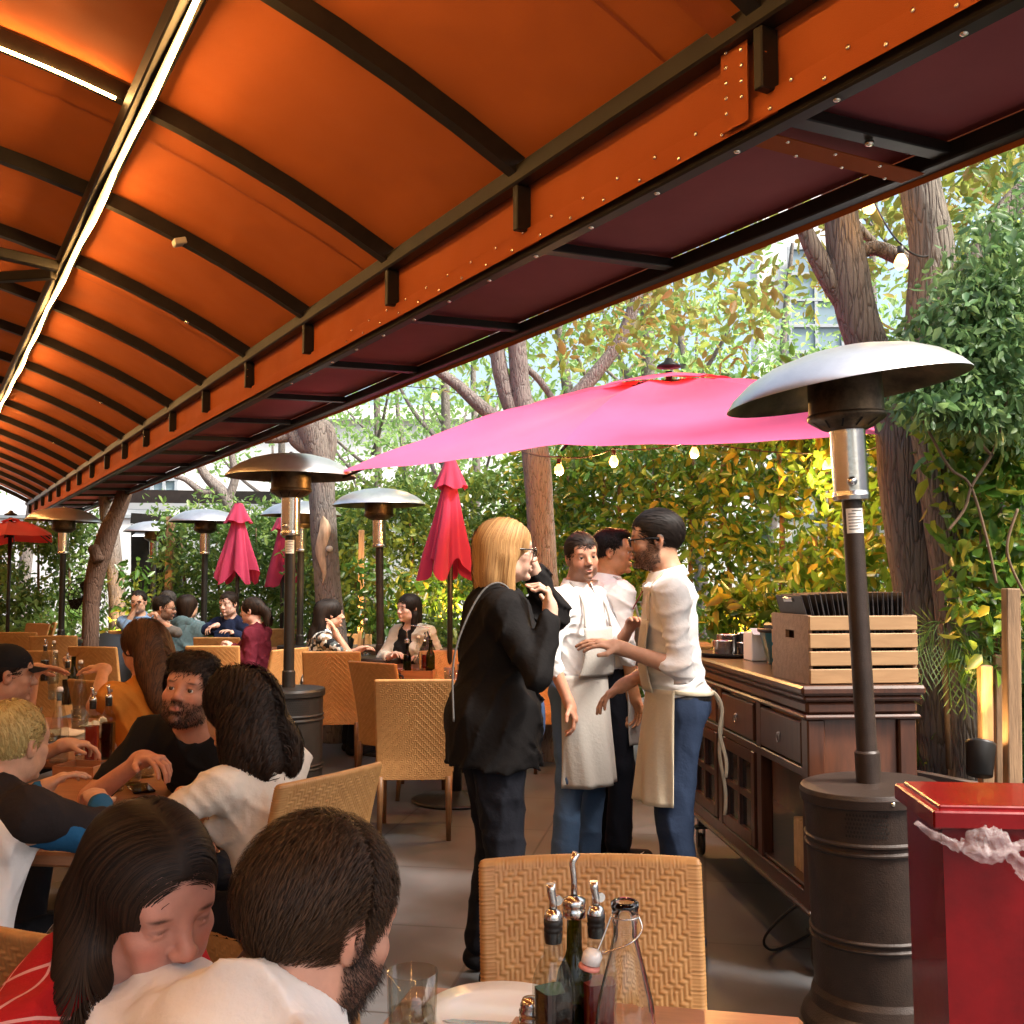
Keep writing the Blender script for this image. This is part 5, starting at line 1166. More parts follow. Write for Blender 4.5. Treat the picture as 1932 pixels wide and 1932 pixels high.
item('salt', shaker, .030, 1.70, 'steel capped salt shaker beside the black vinegar bottle', 'shaker', z=cz_)
item('tumb2', lambda: glass_tumbler(h=.112, r=.042, fill=.45), -.162, 1.79, 'water tumbler on the near table beside the white plate', 'glass')
item('plate', plate, -.02, 1.87, 'white side plate on the near table with a knife on it', 'plate', rz=0)
kn = empty('knife', (.0, 1.80, TZ + .0235), RAD(-6), 'steel butter knife lying across the near plate', 'knife')
q = MB(); q.box((.05, 0, 0), (.10, .012, .004), bev=.001); q.build('handle', M['steel'], kn); q = MB(); q.prism([(0, -.006, 0), (0, .006, 0), (-.10, .008, 0), (-.115, 0, 0), (-.10, -.008, 0)], (0, 0, .0015)); q.build('blade', M['steel'], kn)
M['kraft'] = mat('kraft', (.50, .32, .15), .8, bump=.3, bscale=25)
q = MB(); q.grid(lambda a, b: (-.13 + .18 * a + .03 * b, 1.50 + .2 * b, TZ + .012 + .035 * abs(noise.noise(Vector((a * 3, b * 3, 1)))) + .03 * math.sin(PI * a) * math.sin(PI * b)), 24, 24); q.grid(lambda a, b: (-.128 + .176 * a + .03 * b, 1.502 + .196 * b, TZ + .004), 3, 3)
put(q.build('bread_wrap', M['kraft']), 'crumpled brown paper wrap lying before the near tumbler', 'paper wrap')
M['pink_paper'] = mat('pink_paper', (.75, .20, .22), .6)
for k in range(4):
    q = MB(); q.box((0, 0, 0), (.035, .003, .055), bev=.001); o = q.build('sugar_packet', M['pink_paper'] if k < 3 else M['paper']); o.location = (.10 + .013 * k - (.05 if k == 3 else 0), 1.562 - .003 * k, cz_ + .036); o.rotation_euler = (-.35, .3 - .25 * k, .2)
    put(o, 'pink sugar packet sticking out of the near caddy' if k < 3 else 'white sugar packet lying with the pink ones in the near caddy', 'sugar packet', 'sugar packets in the near caddy')
# blond child / bearded man table
GR = 'table ware'
for kind, fn, u, v, lab, cat in (
    ('swb', swing_bottle, 110, 1438, 'clear swing-top bottle at the blond child\'s elbow', 'bottle'),
    ('rvin', None, 173, 1440, 'square bottle of red vinegar on the bearded man\'s table', 'bottle'),
    ('vin', None, 203, 1432, 'square bottle of black vinegar near the bearded man', 'bottle'),
    ('salt', None, 150, 1452, 'salt shaker in front of the red vinegar near the child', 'shaker'),
    ('tum', TM, 212, 1492, 'nearest empty tumbler on the bearded man\'s table', 'glass'),
    ('tum', TM, 246, 1478, 'tumbler in the middle before the bearded man\'s hand', 'glass'),
    ('tum', TM, 272, 1466, 'tumbler right beside the bearded man\'s hand', 'glass')):
    x, y = at(u, v); item(kind, fn, x, y, lab, cat)
x, y = at(158, 1462); item('caddy', None, x, y - .0, 'wooden caddy of sugar on the bearded man\'s table', 'caddy', sc_=.8, rz=-10)
q = MB(); q.box((0, 0, 0), (.075, .15, .008), bev=.003); o = q.build('phone', M['vinegar']); x, y = at(266, 1490); o.location = (x, y, TZ + .005); o.rotation_euler = (0, 0, .5); put(o, 'dark phone lying near the elbow of the woman in white', 'phone')
# long table
for kind, fn, u, v, lab, cat in (
    ('swb', None, 100, 1290, 'swing-top bottle at the back of the long table', 'bottle'),
    ('vin', None, 84, 1285, 'dark vinegar bottle behind the capped person\'s hand', 'bottle'),
    ('swb', None, 103, 1320, 'swing-top bottle in the middle row of the long table', 'bottle'),
    ('oilr', lambda: round_bottle('glass_green', .26, .032, liquid='red_vinegar'), 137, 1318, 'green bottle standing among those on the long table', 'bottle'),
    ('vin', None, 126, 1330, 'vinegar bottle next to the green bottle on the long table', 'bottle'),
    ('swb', None, 150, 1352, 'swing-top bottle with a round shoulder by the shaded chair', 'bottle'),
    ('tum', None, 150, 1378, 'tumbler of iced water on the long table', 'glass'),
    ('tum', None, 240, 1366, 'squat tumbler near the bearded man\'s hair', 'glass'),
    ('tum', None, 205, 1396, 'tumbler by the used plates on the long table', 'glass'),
    ('tum', None, 62, 1372, 'tumbler in front of the capped person', 'glass'),
    ('tum', None, 95, 1420, 'tumbler with a red straw near the blond child', 'glass')):
    x, y = at(u, v); item(kind, fn, x, y, lab, cat)
for (u, v, r, lab) in ((225, 1385, 1.0, 'oval plate with leftovers before the reaching woman'), (150, 1395, 1.05, 'plate under the crumpled paper on the long table'), (70, 1400, 1.0, 'plate with food in front of the blond child'), (40, 1385, .9, 'plate beside the red sleeve')):
    x, y = at(u, v); item('plate', None, x, y, lab, 'plate', sc_=r)
M['food'] = mat('food', (.36, .17, .06), .7, var=.4, vscale=30, bump=.5)
for (u, v, lab) in ((238, 1378, 'leftover pizza crusts on the oval plate'), (72, 1397, 'leftover food on the child\'s plate')):
    x, y = at(u, v); q = MB()
    for k in range(5): q.lathe([(0, .018), (.02, .014), (.03, 0)], 8, (x + .05 * math.cos(k * 2.2), y + .04 * math.sin(k * 2.2), TZ + .016))
    put(q.build('food', M['food']), lab, 'food')
for (u, v, s, lab) in ((190, 1375, 1, 'crumpled white napkin beside the iced water'), (120, 1392, 1.2, 'crumpled paper cloth in the middle of the long table'), (70, 1425, 1.0, 'flat white napkin near the blond child\'s face')):
    x, y = at(u, v); q = MB(); q.grid(lambda a, b: (x + (a - .5) * .16 * s, y + (b - .5) * .16 * s, TZ + .024 + .07 * s * abs(noise.noise(Vector((a * 3.3 + u, b * 3.3, 2)))) * math.sin(PI * a) * math.sin(PI * b)), 16, 16)
    put(q.build('napkin', M['paper']), lab, 'napkin')
# middle table
for kind, fn, u, v, lab, cat, dz in (
    ('wine', lambda: round_bottle('glass_green', .27, .034), 812, 1278, 'green wine bottle in the caddy beside the black blouse', 'bottle', .012),
    ('oil', None, 768, 1278, 'olive oil bottle at the end of the middle table\'s caddy', 'bottle', .012),
    ('swb', None, 789, 1280, 'clear squat bottle in the middle table\'s caddy', 'bottle', .012),
    ('rvin', None, 801, 1276, 'red vinegar bottle in the middle table\'s caddy', 'bottle', .012),
    ('tumd', lambda: glass_tumbler(h=.13, r=.04, fill=.5, drink='amber_drink'), 858, 1302, 'glass half full of amber drink', 'glass', 0),
    ('tum', None, 848, 1285, 'empty tumbler behind the amber drink', 'glass', 0),
    ('tum', None, 872, 1278, 'empty tumbler beside the blonde woman\'s back', 'glass', 0)):
    x, y = at(u, v); item(kind, fn, x, y, lab, cat, z=TZ + dz)
x, y = at(790, 1279); item('caddy', None, x, y, 'wooden caddy full of bottles on the middle table', 'caddy', sc_=1.15, rz=-3)
for (u, v, lab) in ((866, 1290, 'white plate at the right end of the middle table'),): x, y = at(u, v); item('plate', None, x, y, lab, 'plate')
# women's table
for kind, fn, u, v, lab, cat, s in (
    ('swb', None, 690, 1246, 'tall clear bottle standing between the two dark-haired women', 'bottle', 1.25),
    ('teal', lambda: round_bottle('glass_teal', .30, .036), 783, 1246, 'green mineral water bottle before the woman in the jacket', 'bottle', 1.15),
    ('tum', None, 765, 1244, 'tumbler beside the green mineral water bottle', 'glass', 1.2),
    ('vin', None, 755, 1240, 'vinegar bottle on the two women\'s table', 'bottle', 1),
    ('rvin', None, 742, 1240, 'red vinegar bottle on the two women\'s table', 'bottle', .9),
    ('salt', None, 737, 1248, 'salt shaker on the two women\'s table', 'shaker', 1)):
    x, y = at(u, v); item(kind, fn, x, y, lab, cat, sc_=s)
kt = empty('ketchup_bottle', (*at(730, 1247), TZ + .002), 0, 'red ketchup squeeze bottle on the two women\'s table', 'bottle')
q = MB(); q.lathe([(0, 0), (.02, 0), (.034, .06), (.03, .12), (.012, .145), (.006, .17), (0, .172)], 20); q.build('bottle', mat('ketchup', (.5, .015, .01), .35), kt); q = MB(); q.lathe([(.013, .142), (.013, .15), (.004, .178), (0, .178)], 12); q.build('nozzle', M['white_plastic'], kt)
x, y = at(745, 1246); item('caddy', None, x, y, 'caddy on the two women\'s table', 'caddy', sc_=1.1)
q = MB(); x, y = at(712, 1246); q.grid(lambda a, b: (x + (a - .5) * .25, y + (b - .5) * .18, TZ + .012 + .04 * abs(noise.noise(Vector((a * 3, b * 3, 7))))), 12, 12); put(q.build('napkin', M['paper']), 'white napkins heaped beside the tall clear bottle', 'napkin')
# far tables
for kind, fn, u, v, lab, cat in (
    ('rvin', None, 416, 1212, 'red vinegar bottle before the woman in navy', 'bottle'), ('swb', None, 423, 1209, 'clear bottle before the woman in navy', 'bottle'),
    ('tumt', lambda: glass_tumbler(h=.15, r=.04, fill=.6), 450, 1213, 'tall water glass before the woman in maroon', 'glass'), ('salt', None, 428, 1214, 'white lidded shaker before the woman in navy', 'shaker')):
    x, y = at(u, v); item(kind, fn, x, y, lab, cat, sc_=1.1)
x, y = at(425, 1214); item('caddy', None, x, y, 'caddy on the table before the woman in navy', 'caddy')
for i, (u, lab) in enumerate(((44, 'white napkin nearest the picture edge on the unoccupied table'), (60, 'white napkin in the middle of the unoccupied table'), (74, 'white napkin closest to the folded looking chair'))):
    x, y = at(u, 1204); q = MB(); q.box((x, y, TZ + .012), (.2, .14, .02), Matrix.Rotation(.2, 3, 'Z'), bev=.005); put(q.build('napkin', M['paper']), lab, 'napkin', 'napkins on the unoccupied table')
# bags
M['leather'] = mat('leather', (.012, .011, .011), .28, spec=.6, bump=.3, bscale=60)
hb = empty('handbag', (P(733, 1090, 7.55).x + .03, 7.62, .47), RAD(-38), 'glossy black handbag lying on the sideways chair', 'handbag')
def pillow(q, c, d, e=2.6, n=20):
    q.grid(lambda a, b: tuple(Vector(c) + Vector((d[0] / 2 * math.copysign(abs(math.cos((b - .5) * PI)) ** (2 / e), 1) * math.copysign(abs(math.cos(a * 2 * PI)) ** (2 / e), math.cos(a * 2 * PI)), d[1] / 2 * abs(math.cos((b - .5) * PI)) ** (2 / e) * math.copysign(abs(math.sin(a * 2 * PI)) ** (2 / e), math.sin(a * 2 * PI)), d[2] / 2 * math.copysign(abs(math.sin((b - .5) * PI)) ** (2 / e), math.sin((b - .5) * PI))))), n * 2, n)
q = MB(); pillow(q, (0, .05, .13), (.32, .16, .26)); q.build('body', M['leather'], hb)
q = MB(); q.tube([(-.12, .05, .24), (-.13, .03, .33), (-.05, .02, .37), (.06, .03, .34), (.11, .05, .24)], .009, 8); q.build('strap', M['leather'], hb)
q = MB(); q.tube([(.012 * math.cos(a * PI / 4), -.03, .012 * math.sin(a * PI / 4) + .2) for a in range(8)], .003, 6, closed=True); q.build('buckle', M['stud'], hb)
b2_ = empty('shoulder_bag', (P(808, 1090, 8.9).x, 8.88, .76), 0, 'black shoulder bag hanging from a metal arm before the woman in the jacket', 'bag')
q = MB(); pillow(q, (0, 0, .13), (.22, .12, .26), 2.3); A = q.v[-1]
for k in range(len(A)):
    f = 1 - .75 * max(0, (A[k][2]) / .26) ** 1.2; A[k][0] *= f; A[k][1] *= f
q.build('body', M['leather'], b2_); q = MB(); q.tube([(-.02, 0, .22), (-.025, 0, .29), (-.005, 0, .30), (.02, 0, .24)], .008, 8); q.build('strap', M['leather'], b2_)
q = MB(); q.tube([(0, .0, .0), (0, .12, 0), (0, .12, .33), (-.15, .08, .35)], .006, 6); o = q.build('bag_hook', M['steel']); o.location = b2_.location + Vector((0, .07, -.008)); put(o, 'thin metal bag hook arm above the black shoulder bag', 'hook')
q = MB(); w0 = Vector((-.86, 1.93, 0))
q.tube(CR([w0 + Vector((-.02, -.02, .50)), w0 + Vector((.0, -.04, .70)), w0 + Vector((.05, -.03, .86)), w0 + Vector((.11, .02, .935)), w0 + Vector((.13, .07, .90)), w0 + Vector((.1, .1, .6))]), .010, 8)
put(q.build('bag_strap', M['leather']), 'dark bag strap looped over the chair behind the red plaid shirt', 'strap')
q = MB(); q.grid(lambda a, b: (P(236, 1090, 11).x + (a - .5) * .42, 10.9 - .05 * math.sin(PI * a) - .03 * b, .93 - .55 * b + .02 * math.sin(a * 9)), 20, 12); q.grid(lambda a, b: (P(236, 1090, 11).x + (a - .5) * .40, 10.99 + .03 * b, .93 - .3 * b), 10, 6)
put(q.build('draped_jacket', mat('denim_dark', (.05, .07, .10), .9)), 'dark blue jacket draped over a chair back behind the loose-haired woman', 'jacket')
# ================================================================ figures
class SDF:
    """soft union of tapered capsules and ellipsoids, turned into one closed surface"""
    def __init__(s): s.p = []; s.disp = None; s.cut = []
    def ell(s, c, r, R=None, k=.02, sub=False):
        s.p.append(('e', np.array(c, float), np.array(r, float), np.array(R, float) if R is not None else np.eye(3), k, sub, max(r))); return s
    def cap(s, a, b, ra, rb, k=.02, sub=False):
        s.p.append(('c', np.array(a, float), np.array(b, float), (ra, rb), k, sub, 0)); return s
    def d1(s, p, X):
        if p[0] == 'e':
            q = (X - p[1]) @ p[3]; r = p[2]; k0 = np.sqrt(((q / r) ** 2).sum(-1)); k1 = np.sqrt(((q / (r * r)) ** 2).sum(-1)) + 1e-9
            return k0 * (k0 - 1) / k1
        a, b = p[1], p[2]; ba = b - a; h = np.clip(((X - a) @ ba) / (ba @ ba + 1e-12), 0, 1)
        return np.linalg.norm(X - a - h[..., None] * ba, axis=-1) - (p[3][0] * (1 - h) + p[3][1] * h)
    @staticmethod
    def comb(f, d, k, sub):
        if sub: d = -d; h = np.clip(.5 - .5 * (d - f) / k, 0, 1) * 0; m = np.maximum(f, d); e = np.maximum(k - np.abs(f - d), 0) / k; return m + e * e * k * .25
        e = np.maximum(k - np.abs(f - d), 0) / k; return np.minimum(f, d) - e * e * k * .25
    def at(s, X):
        f = np.full(X.shape[:-1], 9.0)
        for p in s.p: f = s.comb(f, s.d1(p, X), p[4], p[5])
        for c in s.cut: f = np.maximum(f, c(X))
        if s.disp: f = f + s.disp(X)
        return f
    def grad(s, X, e=.002):
        return np.stack([s.at(X + np.eye(3)[i] * e) - s.at(X - np.eye(3)[i] * e) for i in range(3)], -1)
    def bounds(s, m=.03):
        lo = np.full(3, 9e9); hi = -lo
        for p in s.p:
            if p[5]: continue
            if p[0] == 'e': a = b = p[1]; r = p[6]
            else: a, b = p[1], p[2]; r = max(p[3])
            lo = np.minimum(lo, np.minimum(a, b) - r - m); hi = np.maximum(hi, np.maximum(a, b) + r + m)
        return lo, hi
    def mesh(s, h, fine=None, hf=None):
        """h: cell; fine: list of (lo, hi) boxes meshed with cell hf"""
        lo, hi = s.bounds(); ax = []
        for i in range(3):
            x = lo[i]; L_ = [x]
            while x < hi[i]:
                st = hf if fine and any(a[i] - hf <= x <= b[i] for a, b in fine) else h
                x += st; L_.append(x)
            ax.append(np.array(L_))
        n = [len(a) for a in ax]; F_ = np.full(n, 9.0, np.float32)
        mx = h * 2.5
        for p in s.p:
            if p[0] == 'e': a = b = p[1]; r = p[6]
            else: a, b = p[1], p[2]; r = max(p[3])
            m = p[4] + mx; l = np.minimum(a, b) - r - m; g = np.maximum(a, b) + r + m
            i0 = [max(0, np.searchsorted(ax[i], l[i]) - 1) for i in range(3)]; i1 = [min(n[i], np.searchsorted(ax[i], g[i]) + 1) for i in range(3)]
            if any(i1[i] <= i0[i] for i in range(3)): continue
            X = np.stack(np.meshgrid(*[ax[i][i0[i]:i1[i]] for i in range(3)], indexing='ij'), -1)
            sl_ = tuple(slice(i0[i], i1[i]) for i in range(3)); F_[sl_] = s.comb(F_[sl_], s.d1(p, X), p[4], p[5])
        near = None
        if s.cut or s.disp:
            idx = np.argwhere(F_ < mx * 2); X = np.stack([ax[i][idx[:, i]] for i in range(3)], -1); v = F_[tuple(idx.T)]
            for c in s.cut: v = np.maximum(v, c(X))
            if s.disp: v = v + s.disp(X)
            F_[tuple(idx.T)] = v
        S = F_ < 0; sh = tuple(k - 1 for k in n); cnt = np.zeros(sh, np.int8); 
        for dx in (0, 1):
            for dy in (0, 1):
                for dz in (0, 1): cnt += S[dx:dx + sh[0], dy:dy + sh[1], dz:dz + sh[2]]
        act = (cnt > 0) & (cnt < 8); ids = np.full(sh, -1, np.int32); C_ = np.argwhere(act); ids[tuple(C_.T)] = np.arange(len(C_))
        acc = np.zeros((len(C_), 3)); num = np.zeros(len(C_)); cor = [(a, b, c) for a in (0, 1) for b in (0, 1) for c in (0, 1)]
        val = {c: F_[tuple((C_ + c).T)].astype(float) for c in cor}
        for c in cor:
            for i in range(3):
                if c[i]: continue
                d = list(c); d[i] = 1; d = tuple(d); a, b = val[c], val[d]; cr = (a < 0) != (b < 0); t = np.where(cr, a / np.where(a == b, 1, a - b), 0)
                q = np.stack([np.full(len(C_), float(c[j])) for j in range(3)], -1); q[:, i] = t; acc += q * cr[:, None]; num += cr
        q = acc / np.maximum(num, 1)[:, None]; V = np.stack([ax[i][C_[:, i]] * (1 - q[:, i]) + ax[i][C_[:, i] + 1] * q[:, i] for i in range(3)], -1)
        Fs = []
        for i in range(3):
            j, k = (i + 1) % 3, (i + 2) % 3
            A = np.take(S, range(0, n[i] - 1), i); B = np.take(S, range(1, n[i]), i); E_ = np.argwhere(A != B); fl = A[tuple(E_.T)]
            ok = (E_[:, j] > 0) & (E_[:, k] > 0) & (E_[:, j] < n[j] - 1) & (E_[:, k] < n[k] - 1); E_ = E_[ok]; fl = fl[ok]
            o = []
            for (a, b) in ((-1, -1), (0, -1), (0, 0), (-1, 0)): z = E_.copy(); z[:, j] += a; z[:, k] += b; o.append(ids[tuple(z.T)])
            Q = np.stack(o, -1); Q[~fl] = Q[~fl][:, ::-1]; Fs.append(Q)
        F4 = np.concatenate(Fs); F4 = F4[(F4 >= 0).all(1)]
        return V, F4
def quads_obj(name, V, F4, mats, parent, smooth=True, col=None):
    me = bpy.data.meshes.new(name); me.vertices.add(len(V)); me.vertices.foreach_set('co', np.ascontiguousarray(V, dtype=np.float32).reshape(-1))
    me.loops.add(len(F4) * 4); me.loops.foreach_set('vertex_index', np.ascontiguousarray(F4, dtype=np.int32).reshape(-1))
    me.polygons.add(len(F4)); me.polygons.foreach_set('loop_start', np.arange(len(F4), dtype=np.int32) * 4); me.update(calc_edges=True)
    me.polygons.foreach_set('use_smooth', [smooth] * len(F4))
    for m_ in (mats if isinstance(mats, list) else [mats]): me.materials.append(m_)
    if col is not None:
        at_ = me.color_attributes.new('Col', 'FLOAT_COLOR', 'POINT'); at_.data.foreach_set('color', np.ascontiguousarray(np.concatenate([col, np.ones((len(col), 1))], 1), dtype=np.float32).reshape(-1))
    o = bpy.data.objects.new(name, me); C.objects.link(o)
    if parent is not None: o.parent = parent; o.location = -parent.location
    return o
sk = bpy.data.materials.new('skin'); sk.use_nodes = True; N, L, b = nd(sk)
ca = N.new('ShaderNodeVertexColor'); ca.layer_name = 'Col'; tc = N.new('ShaderNodeTexCoord'); n1 = N.new('ShaderNodeTexNoise'); n1.inputs['Scale'].default_value = 45; n1.inputs['Detail'].default_value = 6; L.new(tc.outputs['Object'], n1.inputs['Vector'])
mr = N.new('ShaderNodeMapRange'); mr.inputs[3].default_value = .78; mr.inputs[4].default_value = 1.2; L.new(n1.outputs[0], mr.inputs[0])
mx = N.new('ShaderNodeMix'); mx.data_type = 'RGBA'; mx.blend_type = 'MULTIPLY'; mx.inputs[0].default_value = 1; L.new(ca.outputs[0], mx.inputs[6]); L.new(mr.outputs[0], mx.inputs[7]); L.new(mx.outputs[2], b.inputs['Base Color'])
b.inputs['Roughness'].default_value = .5; b.inputs['Subsurface Weight'].default_value = .12; b.inputs['Subsurface Radius'].default_value = (.012, .005, .003); b.inputs['Subsurface Scale'].default_value = 1.0; b.inputs['Specular IOR Level'].default_value = .35
n2 = N.new('ShaderNodeTexNoise'); n2.inputs['Scale'].default_value = 350; L.new(tc.outputs['Object'], n2.inputs['Vector']); bp = N.new('ShaderNodeBump'); bp.inputs['Strength'].default_value = .15; bp.inputs['Distance'].default_value = .002; L.new(n2.outputs[0], bp.inputs['Height']); L.new(bp.outputs[0], b.inputs['Normal'])
def hairmat(name, c1, c2, rough=.58):
    m = bpy.data.materials.new(name); m.use_nodes = True; N, L, b = nd(m); g = N.new('ShaderNodeNewGeometry'); r = N.new('ShaderNodeValToRGB'); L.new(g.outputs['Random Per Island'], r.inputs[0])
    r.color_ramp.elements[0].color = (*c2, 1); r.color_ramp.elements[1].color = (*c1, 1); L.new(r.outputs[0], b.inputs['Base Color']); b.inputs['Roughness'].default_value = rough; b.inputs['Specular IOR Level'].default_value = .2
    b.inputs['Anisotropic'].default_value = .5; return m
M['hair_black'] = hairmat('hair_black', (.022, .015, .012), (.008, .006, .005)); M['hair_dark'] = hairmat('hair_dark', (.036, .019, .011), (.008, .005, .004)); M['hair_brown'] = hairmat('hair_brown', (.075, .038, .018), (.018, .010, .006))
M['hair_blonde'] = hairmat('hair_blonde', (.52, .30, .12), (.26, .13, .05)); M['hair_bleach'] = hairmat('hair_bleach', (.62, .48, .20), (.38, .25, .08)); M['hair_auburn'] = hairmat('hair_auburn', (.12, .05, .018), (.035, .016, .008)); M['hair_grey'] = hairmat('hair_grey', (.09, .08, .075), (.03, .025, .022))
def clothm(name, col, rough=.85, **k): return mat(name, col, rough, spec=.12, bump=.13, bscale=60, **k)
for n_, c_ in dict(white_shirt=(.78, .76, .74), black_knit=(.010, .009, .009), black_tee=(.013, .012, .012), navy_trouser=(.022, .034, .065), jeans=(.07, .12, .21), dark_trouser=(.012, .013, .018), cream_top=(.66, .60, .52), maroon=(.10, .012, .022), navy_knit=(.012, .018, .045), lilac=(.32, .34, .50),
    light_blue=(.16, .26, .42), grey_tee=(.12, .115, .11), teal_hoodie=(.10, .16, .18), orange_top=(.50, .19, .03), red_top=(.42, .02, .02), dark_jacket=(.025, .02, .02), beige_jacket=(.50, .46, .38), apron=(.62, .53, .38), apron_grey=(.40, .37, .33), shoe=(.012, .012, .014), shoe_white=(.7, .7, .68), navy_shoe=(.03, .035, .05), denim_blue=(.06, .11, .22), black_cloth=(.012, .012, .014)).items(): M[n_] = clothm(n_, c_)
def patternm(name, kind):
    m = mat(name, (.5, .5, .5), .85, spec=.15, bump=.1, bscale=300); N, L, b = nd(m); tc = N.new('ShaderNodeTexCoord')
    if kind == 'floral':
        vo = N.new('ShaderNodeTexVoronoi'); vo.inputs['Scale'].default_value = 38; L.new(tc.outputs['Object'], vo.inputs['Vector']); r = N.new('ShaderNodeValToRGB'); r.color_ramp.interpolation = 'CONSTANT'
        sr = N.new('ShaderNodeSeparateColor'); L.new(vo.outputs['Color'], sr.inputs[0]); L.new(sr.outputs[0], r.inputs[0]); e = r.color_ramp.elements
        e[0].color = (.02, .025, .03, 1); e[1].position = .8; e[1].color = (.6, .62, .6, 1)
        for p_, c_ in ((.35, (.10, .13, .14)), (.5, (.65, .68, .65)), (.65, (.25, .18, .12))): k = e.new(p_); k.color = (*c_, 1)
        L.new(r.outputs[0], b.inputs['Base Color'])
    if kind == 'plaid':
        col = None
        mp = N.new('ShaderNodeMapping'); mp.inputs['Rotation'].default_value = (.5, .25, .5); L.new(tc.outputs['Object'], mp.inputs[0]); sx = N.new('ShaderNodeSeparateXYZ'); L.new(mp.outputs[0], sx.inputs[0]); outs = []
        for i, o_ in ((0, .037), (2, .05)):
            a = N.new('ShaderNodeMath'); a.operation = 'ADD'; a.inputs[1].default_value = o_ + 10; L.new(sx.outputs[i], a.inputs[0]); w_ = N.new('ShaderNodeMath'); w_.operation = 'MODULO'; w_.inputs[1].default_value = .075; L.new(a.outputs[0], w_.inputs[0])
            c_ = N.new('ShaderNodeMath'); c_.operation = 'LESS_THAN'; c_.inputs[1].default_value = .0045; L.new(w_.outputs[0], c_.inputs[0]); outs.append(c_)
        ad = N.new('ShaderNodeMath'); ad.operation = 'MAXIMUM'; L.new(outs[0].outputs[0], ad.inputs[0]); L.new(outs[1].outputs[0], ad.inputs[1]); mx = N.new('ShaderNodeMix'); mx.data_type = 'RGBA'
        mx.inputs[6].default_value = (.36, .012, .016, 1); mx.inputs[7].default_value = (.60, .30, .30, 1); L.new(ad.outputs[0], mx.inputs[0]); L.new(mx.outputs[2], b.inputs['Base Color'])
    return m
M['floral'] = patternm('floral', 'floral'); M['plaid'] = patternm('plaid', 'plaid')
M['eye'] = mat('eye_white', (.72, .68, .64), .12, spec=.6); M['iris'] = mat('iris', (.035, .018, .008), .08, spec=.7); M['spectacle'] = mat('spectacle_frame', (.008, .007, .007), .25, spec=.6)
def rot(yaw, pitch=0, roll=0):
    """columns: right, forward, up; yaw from +Y towards +X, pitch>0 looks down, roll>0 tips to the right"""
    a, p_, r_ = RAD(yaw), RAD(pitch), RAD(roll)
    Z = np.array([[math.cos(a), math.sin(a), 0], [-math.sin(a), math.cos(a), 0], [0, 0, 1]]); X = np.array([[1, 0, 0], [0, math.cos(p_), math.sin(p_)], [0, -math.sin(p_), math.cos(p_)]]); Y = np.array([[math.cos(r_), 0, math.sin(r_)], [0, 1, 0], [-math.sin(r_), 0, math.cos(r_)]])
    return Z @ X @ Y
def folds(amp, seed=0, f=1.0):
    rs = np.random.default_rng(seed); W_ = rs.normal(0, 1, (6, 3)); W_ /= np.linalg.norm(W_, axis=1)[:, None]; W_ *= (rs.uniform(16, 46, 6) * f)[:, None]; ph = rs.uniform(0, 6, 6); W2 = rs.normal(0, 1, (6, 3)) * 7
    def g(X):
        w = X + .02 * np.sin(X[..., [1, 2, 0]] * 17 + seed) + .008 * np.sin(X[..., [2, 0, 1]] * 43 + seed); v = 0
        for i in range(6): v = v + (1 - np.abs(np.sin(w @ W_[i] + ph[i]))) ** 2.2 * np.clip(.5 + .9 * np.sin(X @ W2[i] + ph[i] * 2), 0, 1.2)
        return amp * (.75 - v)
    return g
